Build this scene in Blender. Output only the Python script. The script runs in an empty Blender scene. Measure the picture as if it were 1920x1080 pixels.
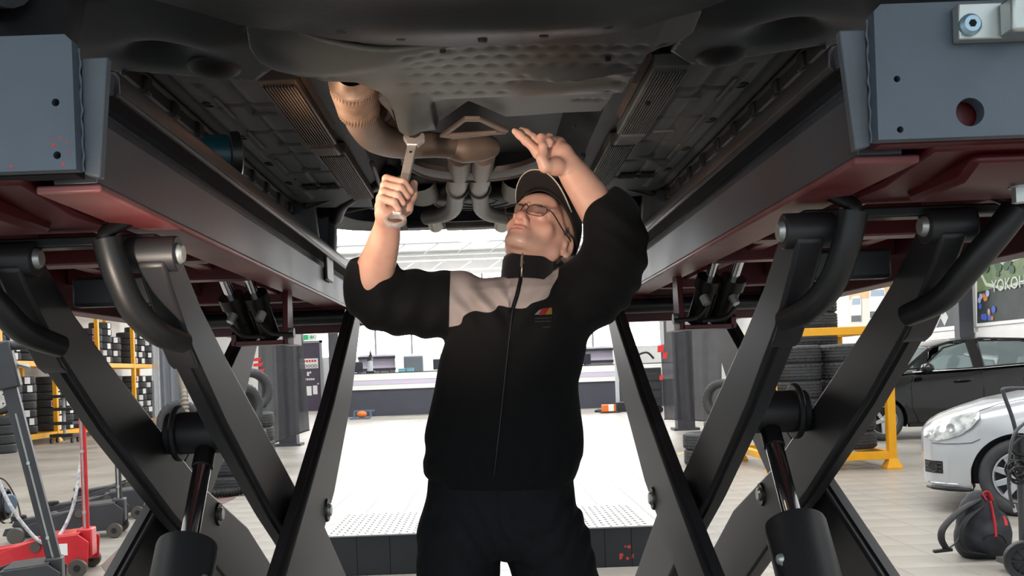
import bpy, bmesh, math, random
import numpy as np
from mathutils import Vector, Matrix
from mathutils.geometry import tessellate_polygon, delaunay_2d_cdt

random.seed(7)
SC = bpy.context.scene
COL = SC.collection
PI = math.pi

# ------------------------------------------------------------------ camera
F = 1800.0            # focal length in pixels of the 1920 wide frame
CZ = 1.26             # camera height
ROLL = math.atan(0.0365)
cr, sr = math.cos(ROLL), math.sin(ROLL)
PU, PV = -50.0, -160.0          # vanishing point of the lift, from the frame centre
up0, vp0 = PU * cr + PV * sr, -PU * sr + PV * cr
cam_data = bpy.data.cameras.new('camera')
cam = bpy.data.objects.new('camera', cam_data)
COL.objects.link(cam)
cam_data.sensor_width = 36.0
cam_data.lens = F / 1920.0 * 36.0
cam_data.shift_x = -PU / 1920.0
cam_data.shift_y = -PV / 1920.0
cam_data.clip_start = 0.02
cam.matrix_world = Matrix.Translation((0, 0, CZ)) @ Matrix.Rotation(PI / 2, 4, 'X') @ Matrix.Rotation(-ROLL, 4, 'Z')
SC.camera = cam

# ------------------------------------------------------------------ world, lights, exposure
SC.view_settings.view_transform = 'Standard'
SC.view_settings.look = 'None'
SC.view_settings.gamma = 1.0
SC.view_settings.exposure = 0.0
SC.view_settings.use_curve_mapping = False
world = bpy.data.worlds.new('world')
SC.world = world
world.use_nodes = True
bg = world.node_tree.nodes['Background']
bg.inputs[0].default_value = (0.80, 0.91, 1.0, 1)
bg.inputs[1].default_value = 1.75

def area(name, loc, rot, sx, sy, power, color=(1, 1, 1), spread=180):
    l = bpy.data.lights.new(name, 'AREA')
    l.shape = 'RECTANGLE'; l.size = sx; l.size_y = sy; l.energy = power; l.color = color
    l.spread = math.radians(spread)
    o = bpy.data.objects.new(name, l); COL.objects.link(o)
    o.location = loc; o.rotation_euler = rot
    return o
# fill lamps below added, unseen roof panels; daylight through the glazed back wall
ROOF_FILL_Y = (-2.0, 5.0, 12.0, 19.0, 26.0, 33.0)
for yy in ROOF_FILL_Y:
    area('roof_fill', (0, yy, 6.05), (0, 0, 0), 13.0, 3.0, 330 if yy > 8 else 80, (0.96, 0.98, 1.0))
area('back_window_daylight', (0, 38.6, 3.8), (-PI / 2, 0, 0), 14.0, 3.6, 380, (0.97, 0.99, 1.0))

# the warm lamp that lights the mechanic and the exhaust from the front left
fl = bpy.data.lights.new('warm_lamp', 'SPOT'); fl.energy = 150; fl.color = (1.0, 0.83, 0.69); fl.spot_size = math.radians(30); fl.spot_blend = 0.8; fl.shadow_soft_size = 0.05
fo = bpy.data.objects.new('warm_lamp', fl); COL.objects.link(fo); fo.location = (-0.62, 0.42, 1.02)
fo.rotation_euler = (Vector((-0.02, 2.40, 1.76)) - fo.location).to_track_quat('-Z', 'Y').to_euler()

# ------------------------------------------------------------------ pixel helpers (1920 x 1080)
def duv(x, y):
    u, v = x - 960.0, 540.0 - y
    return u * cr + v * sr - up0, -u * sr + v * cr - vp0
def PY(x, y, Y):
    a, b = duv(x, y); return Vector((a * Y / F, Y, CZ + b * Y / F))
def PZ(x, y, Z):
    a, b = duv(x, y); Y = (Z - CZ) * F / b; return Vector((a * Y / F, Y, Z))
def PX(x, y, X):
    a, b = duv(x, y); Y = X * F / a; return Vector((X, Y, CZ + b * Y / F))
def px_of(p):
    a, b = p[0] * F / p[1] + up0, (p[2] - CZ) * F / p[1] + vp0
    return 960 + a * cr - b * sr, 540 - (a * sr + b * cr)

# ------------------------------------------------------------------ materials
def lin(c):
    return tuple((x / 255 / 12.92 if x / 255 <= 0.04045 else ((x / 255 + 0.055) / 1.055) ** 2.4) for x in c)
MATS = {}
def mat(name, col, rough=0.5, metal=0.0, var=0.0, vscale=8.0, bump=0.0, bscale=60.0, spec=0.5, coat=0.0,
        emit=0.0, trans=0.0, alpha=1.0, ior=1.45, col2=None, detail=4.0, sheen=0.0, rvar=0.0, sss=0.0):
    if name in MATS: return MATS[name]
    m = bpy.data.materials.new(name); m.use_nodes = True
    nt = m.node_tree; b = nt.nodes['Principled BSDF']
    c = lin(col)
    b.inputs['Base Color'].default_value = (*c, 1)
    b.inputs['Roughness'].default_value = rough
    b.inputs['Metallic'].default_value = metal
    b.inputs['Specular IOR Level'].default_value = spec
    b.inputs['IOR'].default_value = ior
    b.inputs['Coat Weight'].default_value = coat
    b.inputs['Transmission Weight'].default_value = trans
    b.inputs['Alpha'].default_value = alpha
    b.inputs['Sheen Weight'].default_value = sheen
    if sss:
        b.inputs['Subsurface Weight'].default_value = sss
        b.inputs['Subsurface Radius'].default_value = (0.012, 0.005, 0.003)
    if emit:
        b.inputs['Emission Color'].default_value = (*c, 1); b.inputs['Emission Strength'].default_value = emit
    if var or bump or rvar:
        tc = nt.nodes.new('ShaderNodeTexCoord')
    if var or rvar:
        n = nt.nodes.new('ShaderNodeTexNoise'); n.inputs['Scale'].default_value = vscale; n.inputs['Detail'].default_value = detail
        nt.links.new(tc.outputs['Object'], n.inputs['Vector'])
        ramp = nt.nodes.new('ShaderNodeMapRange'); ramp.inputs[1].default_value = 0.3; ramp.inputs[2].default_value = 0.7
        nt.links.new(n.outputs['Fac'], ramp.inputs[0])
        if var:
            mx = nt.nodes.new('ShaderNodeMix'); mx.data_type = 'RGBA'
            c2 = lin(col2) if col2 else tuple(min(1, x * (1 + var)) for x in c)
            c1 = c if col2 else tuple(x * (1 - var) for x in c)
            mx.inputs[6].default_value = (*c1, 1); mx.inputs[7].default_value = (*c2, 1)
            if col2:
                mm = nt.nodes.new('ShaderNodeMath'); mm.operation = 'MULTIPLY'; mm.inputs[1].default_value = var
                nt.links.new(ramp.outputs[0], mm.inputs[0]); nt.links.new(mm.outputs[0], mx.inputs[0])
            else:
                nt.links.new(ramp.outputs[0], mx.inputs[0])
            nt.links.new(mx.outputs[2], b.inputs['Base Color'])
        if rvar:
            mr = nt.nodes.new('ShaderNodeMapRange'); mr.inputs[3].default_value = max(0, rough - rvar); mr.inputs[4].default_value = rough + rvar
            nt.links.new(n.outputs['Fac'], mr.inputs[0]); nt.links.new(mr.outputs[0], b.inputs['Roughness'])
    if bump:
        n2 = nt.nodes.new('ShaderNodeTexNoise'); n2.inputs['Scale'].default_value = bscale; n2.inputs['Detail'].default_value = 3
        nt.links.new(tc.outputs['Object'], n2.inputs['Vector'])
        bp = nt.nodes.new('ShaderNodeBump'); bp.inputs['Strength'].default_value = bump; bp.inputs['Distance'].default_value = 0.01
        nt.links.new(n2.outputs['Fac'], bp.inputs['Height']); nt.links.new(bp.outputs['Normal'], b.inputs['Normal'])
    MATS[name] = m
    return m

# ------------------------------------------------------------------ mesh builder
def frame_from(d):
    d = Vector(d).normalized()
    a = Vector((0, 0, 1)) if abs(d.z) < 0.9 else Vector((1, 0, 0))
    x = d.cross(a).normalized(); y = d.cross(x).normalized()
    return x, y, d
class MB:
    def __init__(s): s.v = []; s.f = []
    def add(s, vs, fs):
        o = len(s.v); s.v += [tuple(p) for p in vs]; s.f += [tuple(i + o for i in f) for f in fs]; return s
    def box(s, x0, x1, y0, y1, z0, z1):
        return s.add([(x0,y0,z0),(x1,y0,z0),(x1,y1,z0),(x0,y1,z0),(x0,y0,z1),(x1,y0,z1),(x1,y1,z1),(x0,y1,z1)],
                     [(0,3,2,1),(4,5,6,7),(0,1,5,4),(1,2,6,5),(2,3,7,6),(3,0,4,7)])
    def bar(s, a, b, w, h, upv=(0, 0, 1)):          # box beam from a to b
        a, b = Vector(a), Vector(b); d = (b - a).normalized()
        x = d.cross(Vector(upv))
        x = x.normalized() if x.length > 1e-6 else Vector((1, 0, 0)); y = x.cross(d).normalized()
        vs = [p + x * (i * w / 2) + y * (j * h / 2) for p in (a, b) for i, j in ((-1,-1),(1,-1),(1,1),(-1,1))]
        return s.add(vs, [(0,3,2,1),(4,5,6,7),(0,1,5,4),(1,2,6,5),(2,3,7,6),(3,0,4,7)])
    def prism(s, pts, ext):
        pts = [Vector(p) for p in pts]; e = Vector(ext); n = len(pts)
        vs = pts + [p + e for p in pts]
        fs = [tuple(range(n))[::-1], tuple(range(n, 2 * n))] + [(i, (i+1) % n, n + (i+1) % n, n + i) for i in range(n)]
        return s.add(vs, fs)
    def tube(s, pts, r, n=12, cap=True, sub=0, flat=1.0):
        pts = [Vector(p) for p in pts]
        if sub: pts, r = spline(pts, r, sub)
        if not isinstance(r, (list, tuple)): r = [r] * len(pts)
        vs = []; X = None
        for i, p in enumerate(pts):
            d = (pts[min(i+1, len(pts)-1)] - pts[max(i-1, 0)]).normalized()
            if X is None: X, Yv, _ = frame_from(d)
            else:
                X = (X - d * X.dot(d)).normalized(); Yv = d.cross(X)
            for k in range(n):
                a = 2 * PI * k / n
                vs.append(p + (X * math.cos(a) + Yv * math.sin(a) * flat) * r[i])
        fs = []
        for i in range(len(pts) - 1):
            for k in range(n):
                fs.append((i*n + k, i*n + (k+1) % n, (i+1)*n + (k+1) % n, (i+1)*n + k))
        if cap:
            fs.append(tuple(range(n))[::-1]); fs.append(tuple((len(pts)-1)*n + k for k in range(n)))
        return s.add(vs, fs)
    def cyl(s, a, b, r, n=20, r2=None): return s.tube([a, b], [r, r if r2 is None else r2], n)
    def lathe(s, prof, o, axis, n=24, closed=False, a0=0.0, a1=2 * PI):    # prof: (radius, height)
        X, Yv, D = frame_from(axis); o = Vector(o); m = len(prof); vs = []
        full = abs(a1 - a0 - 2 * PI) < 1e-6
        nn = n if full else n + 1
        for k in range(nn):
            a = a0 + (a1 - a0) * k / n
            for r, h in prof: vs.append(o + D * h + (X * math.cos(a) + Yv * math.sin(a)) * r)
        fs = []
        for k in range(n):
            k2 = (k + 1) % nn
            for i in range(m if closed else m - 1):
                j = (i + 1) % m
                fs.append((k*m + i, k2*m + i, k2*m + j, k*m + j))
        return s.add(vs, fs)
    def sphere(s, c, r, n=16, m=10, M=None):
        c = Vector(c); r = r if isinstance(r, (tuple, list)) else (r, r, r); vs = []; fs = []
        for i in range(m + 1):
            t = PI * i / m
            for k in range(n):
                a = 2 * PI * k / n
                q = Vector((r[0]*math.sin(t)*math.cos(a), r[1]*math.sin(t)*math.sin(a), r[2]*math.cos(t)))
                vs.append(c + (M @ q if M else q))
        for i in range(m):
            for k in range(n): fs.append((i*n+k, (i+1)*n+k, (i+1)*n+(k+1) % n, i*n+(k+1) % n))
        return s.add(vs, fs)
    def holed(s, outer, holes, ext):                 # flat plate with holes: outer and holes are 3d loops in one plane
        loops = [[Vector(p) for p in outer]] + [[Vector(p) for p in h] for h in holes]
        pts = [p for l in loops for p in l]; n = len(pts); e = Vector(ext)
        ax = max(range(3), key=lambda k: abs(e[k])); ij = [k for k in range(3) if k != ax]
        idx = []; o = 0
        for l in loops: idx.append(list(range(o, o + len(l)))); o += len(l)
        vo, _, tris, ov, _, _ = delaunay_2d_cdt([Vector((p[ij[0]], p[ij[1]])) for p in pts], [], idx, 2, 1e-7)
        back = [o_[0] for o_ in ov]; tris = [tuple(back[i] for i in t) for t in tris]
        fs = [tuple(t) for t in tris] + [tuple(i + n for i in t)[::-1] for t in tris]; o = 0
        for l in loops:
            m = len(l); fs += [(o+i, o+(i+1) % m, n+o+(i+1) % m, n+o+i) for i in range(m)]; o += m
        return s.add(pts + [p + e for p in pts], fs)
    def grid(s, P, closeu=False):                    # P[i][j] points
        n, m = len(P), len(P[0]); vs = [p for row in P for p in row]
        fs = [(i*m+j, i*m+(j+1), ((i+1) % n)*m+(j+1), ((i+1) % n)*m+j) for i in range(n if closeu else n-1) for j in range(m-1)]
        return s.add(vs, fs)
    def sheet(s, poly, step, zf, thick=0.01):        # triangulated sheet over an (x, y) outline, height zf(x, y)
        poly = [Vector((p[0], p[1])) for p in poly]
        out = []
        for i, p in enumerate(poly):
            q = poly[(i + 1) % len(poly)]; k = max(1, int((q - p).length / step))
            for j in range(k): out.append(p.lerp(q, j / k))
        n = len(out); pts = list(out)
        x0, x1 = min(p.x for p in out), max(p.x for p in out); y0, y1 = min(p.y for p in out), max(p.y for p in out)
        row = 0; y = y0 + step / 2
        while y < y1:
            x = x0 + (step / 2 if row % 2 else step)
            while x < x1: pts.append(Vector((x, y))); x += step
            y += step * 0.87; row += 1
        vo, ed, fa, _, _, _ = delaunay_2d_cdt(pts, [], [list(range(n))], 1, 1e-5)
        vs = [(p.x, p.y, zf(p.x, p.y)) for p in vo]; fs = [tuple(f) for f in fa]
        m = len(vs); vs += [(p[0], p[1], p[2] + thick) for p in vs]
        # outline edges
        cnt = {}
        for f in fs:
            for a, b in zip(f, f[1:] + f[:1]):
                if (b, a) in cnt: del cnt[(b, a)]
                else: cnt[(a, b)] = 1
        # down-facing side first
        fs2 = [tuple(reversed(f)) for f in fs] + [tuple(i + m for i in f) for f in fs] + [(a, b, b + m, a + m) for a, b in cnt]
        return s.add(vs, fs2)
    def build(s, name, m, parent=None, bevel=0.0, smooth=35, loc=None, seg=2, kind=None, fixn=True):
        me = bpy.data.meshes.new(name)
        L = Vector((0, 0, 0))
        if parent is not None:
            q = parent
            while q is not None: L += q.location; q = q.parent
        if loc is not None: L = Vector(loc)
        me.from_pydata([tuple(Vector(p) - L) for p in s.v], [], s.f)
        me.validate()
        if fixn:
            bm = bmesh.new(); bm.from_mesh(me); bmesh.ops.recalc_face_normals(bm, faces=bm.faces); bm.to_mesh(me); bm.free()
        if smooth:
            me.polygons.foreach_set('use_smooth', [True] * len(me.polygons))
            if smooth < 180: me.set_sharp_from_angle(angle=math.radians(smooth))
        me.materials.append(m)
        o = bpy.data.objects.new(name, me); COL.objects.link(o)
        if parent is not None: o.parent = parent
        if loc is not None: o.location = loc
        if bevel:
            bv = o.modifiers.new('bevel', 'BEVEL'); bv.width = bevel; bv.segments = seg; bv.limit_method = 'ANGLE'; bv.angle_limit = math.radians(40)
            bv.harden_normals = False
        if kind: o['kind'] = kind
        return o
def spline(pts, r, sub):
    n = len(pts); out = []; rr = []
    rl = r if isinstance(r, (list, tuple)) else [r] * n
    for i in range(n - 1):
        p0, p1, p2, p3 = pts[max(i-1, 0)], pts[i], pts[i+1], pts[min(i+2, n-1)]
        for k in range(sub):
            t = k / sub
            out.append(0.5 * ((2*p1) + (p2-p0)*t + (2*p0-5*p1+4*p2-p3)*t*t + (3*p1-p0-3*p2+p3)*t**3))
            rr.append(rl[i] + (rl[i+1] - rl[i]) * t)
    out.append(pts[-1]); rr.append(rl[-1])
    return out, rr
def thing(name, label, cat, loc=(0, 0, 0), group=None, rotz=0.0):
    o = bpy.data.objects.new(name, None); COL.objects.link(o)
    o.empty_display_size = 0.1
    o.location = loc; o.rotation_euler = (0, 0, rotz); o['label'] = label; o['category'] = cat
    if group: o['group'] = group
    return o
def tag(o, label, cat, group=None):
    o['label'] = label; o['category'] = cat
    if group: o['group'] = group
    return o
def struct(o, label=None, cat=None):
    o['kind'] = 'structure'
    if label: o['label'] = label
    if cat: o['category'] = cat
    return o
def dup(root, loc, rot=None, label=None, group=None):
    def cp(o, par):
        c = o.copy(); COL.objects.link(c); c.parent = par
        for ch in o.children: cp(ch, c)
        return c
    r = cp(root, None); r.location = loc
    if rot is not None: r.rotation_euler = rot
    if label: r['label'] = label
    if group: r['group'] = group
    return r
def circ(c, r, n, ux, uy, ph=0.0):
    c, ux, uy = Vector(c), Vector(ux), Vector(uy)
    return [c + ux * (r * math.cos(ph + 2*PI*k/n)) + uy * (r * math.sin(ph + 2*PI*k/n)) for k in range(n)]
def text_mesh(name, s, size, m, parent, matrix, extrude=0.001, bold=0.0):
    cu = bpy.data.curves.new(name, 'FONT'); cu.body = s; cu.size = size; cu.extrude = extrude; cu.align_x = 'CENTER'; cu.align_y = 'CENTER'
    cu.offset = bold; cu.resolution_u = 3
    t = bpy.data.objects.new(name + '_tmp', cu); COL.objects.link(t)
    bpy.context.view_layer.update()
    me = bpy.data.meshes.new_from_object(t.evaluated_get(bpy.context.evaluated_depsgraph_get()))
    bpy.data.objects.remove(t); bpy.data.curves.remove(cu)
    me.transform(matrix)
    me.materials.clear(); me.materials.append(m)
    o = bpy.data.objects.new(name, me); COL.objects.link(o)
    if parent is not None: o.parent = parent
    return o
# ------------------------------------------------------------------ hall
HX0, HX1, HY0, HY1, HZ = -11.7, 10.4, -7.0, 39.2, 6.3
m_white = mat('white_wall', (232, 232, 230), 0.7, var=0.04, vscale=1.5)
m_tile = mat('floor_tile', (152, 147, 139), 0.36, var=0.22, vscale=0.9, rvar=0.10, detail=8, spec=0.38)
m_grout = mat('floor_grout', (112, 104, 95), 0.6)
m_darkwall = mat('charcoal_paint', (66, 67, 74), 0.5, var=0.1)
m_frame = mat('window_frame_grey', (150, 154, 156), 0.4)
m_steel_l = mat('pale_steel', (186, 192, 194), 0.4)
m_pane = mat('glowing_pane', (255, 255, 255), 0.3, emit=4.2)
m_column = mat('column_grey', (72, 73, 78), 0.55, var=0.06)

floor = struct(MB().box(HX0, HX1, HY0, HY1, -0.2, -0.002).build('floor', m_grout))
T = 0.36
tile_mb = MB()
g = 0.0025; h = T / 2 - g; b = 0.0015
tile_mb.add([(-h,-h,-0.006),(h,-h,-0.006),(h,h,-0.006),(-h,h,-0.006),(-h,-h,-0.0008),(h,-h,-0.0008),(h,h,-0.0008),(-h,h,-0.0008),
             (-h+b,-h+b,0),(h-b,-h+b,0),(h-b,h-b,0),(-h+b,h-b,0)],
            [(0,1,5,4),(1,2,6,5),(2,3,7,6),(3,0,4,7),(4,5,9,8),(5,6,10,9),(6,7,11,10),(7,4,8,11),(8,9,10,11)])
cells = []
for i in range(int(HX0 / T), int(HX1 / T) + 1):
    for j in range(int(HY0 / T), int(HY1 / T)):
        x, y = i * T + 0.1, (j + 0.5) * T
        if HX0 < x - T / 2 and x + T / 2 < HX1: cells.append((x, y))
def tile_rank(c):
    if c[1] < 4.5: return 1e9
    p = px_of((c[0], c[1], 0))
    if not (-20 < p[0] < 1940 and p[1] < 1100): return 1e9
    if 560 < p[0] < 1290 and p[1] > 975: return 1e9          # behind the ramp boxes
    return c[1]
cells.sort(key=tile_rank)
tile0 = tile_mb.build('tile', m_tile, floor, smooth=0)
tile0.location = (cells[0][0], cells[0][1], 0)
for c in cells[1:300]:
    t = tile0.copy(); COL.objects.link(t); t.parent = floor; t.location = (c[0], c[1], 0)
rest = MB()
for x, y in cells[300:]:
    rest.add([(vx + x, vy + y, vz) for vx, vy, vz in tile_mb.v[4:]], [tuple(k - 4 for k in f) for f in tile_mb.f[4:]])
rest.build('tile_field', m_tile, floor, kind='stuff', fixn=False, smooth=0)

# walls: the back wall with a band of glazing
W0, W1, WZ0, WZ1 = -7.4, 7.4, 2.15, 5.35
wb = MB(); wb.box(HX0, HX1, HY1, HY1 + 0.2, 0, WZ0); wb.box(HX0, HX1, HY1, HY1 + 0.2, WZ1, HZ)
wb.box(HX0, W0, HY1, HY1 + 0.2, WZ0, WZ1); wb.box(W1, HX1, HY1, HY1 + 0.2, WZ0, WZ1)
wall_back = struct(wb.build('wall_back', m_white))
struct(MB().box(HX0 - 0.2, HX0, HY0, HY1 + 0.2, 0, HZ).build('wall_left', m_white))
struct(MB().box(HX1, HX1 + 0.2, HY0, HY1 + 0.2, 0, HZ).build('wall_right', m_white))
# ceiling with openings for added glowing panels that brighten the hall
cb = MB(); edges = [HY0]
for yy in ROOF_FILL_Y: edges += [yy - 1.5, yy + 1.5]
edges.append(HY1)
for i in range(0, len(edges), 2): cb.box(HX0, HX1, edges[i], edges[i+1], HZ, HZ + 0.2)
for yy in ROOF_FILL_Y: cb.box(HX0, -6.5, yy - 1.5, yy + 1.5, HZ, HZ + 0.2); cb.box(6.5, HX1, yy - 1.5, yy + 1.5, HZ, HZ + 0.2)
struct(cb.build('ceiling', m_white))
for i, yy in enumerate(ROOF_FILL_Y):
    w = struct(MB().box(-6.5, 6.5, yy - 1.5, yy + 1.5, HZ + 0.1, HZ + 0.15).build('window_%d' % (i + 2), m_pane))  # added glowing roof panel, there to brighten the floor and underbody
    for k in range(1, 6):
        MB().box(-6.5 + k * 13 / 6 - 0.04, -6.5 + k * 13 / 6 + 0.04, yy - 1.5, yy + 1.5, HZ - 0.02, HZ + 0.1).build('glazing_bar', m_frame, w)
# back glazing: panes and bars
win = struct(MB().box(W0, W1, HY1 + 0.02, HY1 + 0.12, WZ0 - 0.06, WZ0).build('window_1', m_frame))
NP = 10
for k in range(NP):
    xa, xb = W0 + (W1 - W0) * k / NP + 0.04, W0 + (W1 - W0) * (k + 1) / NP - 0.04
    for za, zb in ((WZ0, 3.7), (3.78, WZ1)):
        MB().box(xa, xb, HY1 + 0.1, HY1 + 0.13, za, zb).build('pane', m_pane, win)
for k in range(NP + 1):
    x = W0 + (W1 - W0) * k / NP
    MB().box(x - 0.04, x + 0.04, HY1 + 0.02, HY1 + 0.14, WZ0, WZ1).build('glazing_bar', m_frame, win)
MB().box(W0, W1, HY1 + 0.02, HY1 + 0.14, 3.7, 3.78).build('glazing_bar', m_frame, win)
# roof beams and rails below the ceiling
for i, (y, z) in enumerate(((30.0, 5.0), (34.5, 5.0), (24.0, 5.6))):
    tr = struct(MB().box(HX0, HX1, y - 0.06, y + 0.06, z, z + 0.04).build('trim_%d' % (i + 1), m_steel_l))
    MB().box(HX0, HX1, y - 0.06, y + 0.06, z + 0.36, z + 0.40).build('top_chord', m_steel_l, tr)
    for k in range(20):
        x = HX0 + 0.5 + k * 1.04
        MB().bar((x, y, z + 0.03), (x + 0.52, y, z + 0.37), 0.03, 0.03, (0, 1, 0)).build('web_bar', m_steel_l, tr)
# steel columns
for i, (x, y) in enumerate(((PY(628, 700, 38.4).x, 38.4), (PY(1172, 700, 38.4).x, 38.4))):
    c = MB().box(x - 0.2, x + 0.2, y - 0.16, y + 0.16, 0, HZ).build('column', m_column)
    tag(struct(c), 'dark grey steel column %s' % ('beside the poster-covered door' if i == 0 else 'at the right end of the glazed back wall'), 'column')
    MB().box(x - 0.3, x + 0.3, y - 0.26, y + 0.26, 0, 0.03).build('base_plate', m_column, c)
# ------------------------------------------------------------------ the two scissor lift platforms
m_blue = mat('blue_grey_paint', (72, 82, 92), 0.42, var=0.08, vscale=12, bump=0.05, bscale=220, detail=6)
m_blue_scuff = mat('blue_grey_paint_scuffed', (80, 86, 92), 0.45, var=0.12, vscale=9, bump=0.05, bscale=200)
m_steel = mat('worn_dark_steel', (70, 73, 79), 0.42, metal=0.35, var=0.3, vscale=5, bump=0.03, bscale=90, rvar=0.12, detail=8)
m_lip = mat('dark_steel_lip', (64, 60, 60), 0.34, metal=0.6, var=0.3, vscale=6)
m_red = mat('oxide_red_paint', (76, 15, 21), 0.4, var=0.18, vscale=6, bump=0.03, bscale=120)
m_redpale = mat('worn_red_flange', (104, 40, 44), 0.4, var=0.8, vscale=7, col2=(138, 92, 90), detail=8)
m_leg = mat('black_leg_paint', (35, 35, 37), 0.46, var=0.07, vscale=4, bump=0.012, bscale=500)
m_blk = mat('black_rubber', (19, 20, 21), 0.42, bump=0.02, bscale=60)
m_blkmetal = mat('black_metal', (26, 27, 28), 0.4, var=0.1)
m_chrome = mat('chrome_rod', (222, 222, 226), 0.16, metal=1.0)
m_zinc = mat('zinc_plate', (178, 182, 178), 0.36, metal=0.7, var=0.12, vscale=20)
m_bluezinc = mat('blue_zinc_bolt', (150, 176, 190), 0.35, metal=0.6)
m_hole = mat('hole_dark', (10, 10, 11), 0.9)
m_bracket = mat('cylinder_barrel', (44, 42, 40), 0.3, metal=0.7)
m_white_s = mat('white_sticker', (236, 236, 234), 0.4)
m_redspot = mat('red_paint_chip', (176, 52, 50), 0.5)

A_UP = [(1.455, 1.482), (1.50, 1.468), (1.61, 1.386), (1.75, 1.307), (2.33, 1.004), (2.71, 0.851), (3.18, 0.575), (4.05, 0.14)]
A_LO = [(3.97, 0.06), (3.02, 0.46), (2.60, 0.68), (2.228, 0.895), (2.08, 0.975), (1.733, 1.185), (1.55, 1.313), (1.456, 1.404), (1.425, 1.44)]
B_UP = [(3.12, 1.475), (2.59, 1.19), (2.20, 1.005), (1.6, 0.735), (0.45, 0.20)]
B_LO = [(0.40, 0.08), (1.55, 0.56), (2.20, 0.815), (2.55, 0.955), (2.93, 1.185), (3.215, 1.44)]

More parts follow.
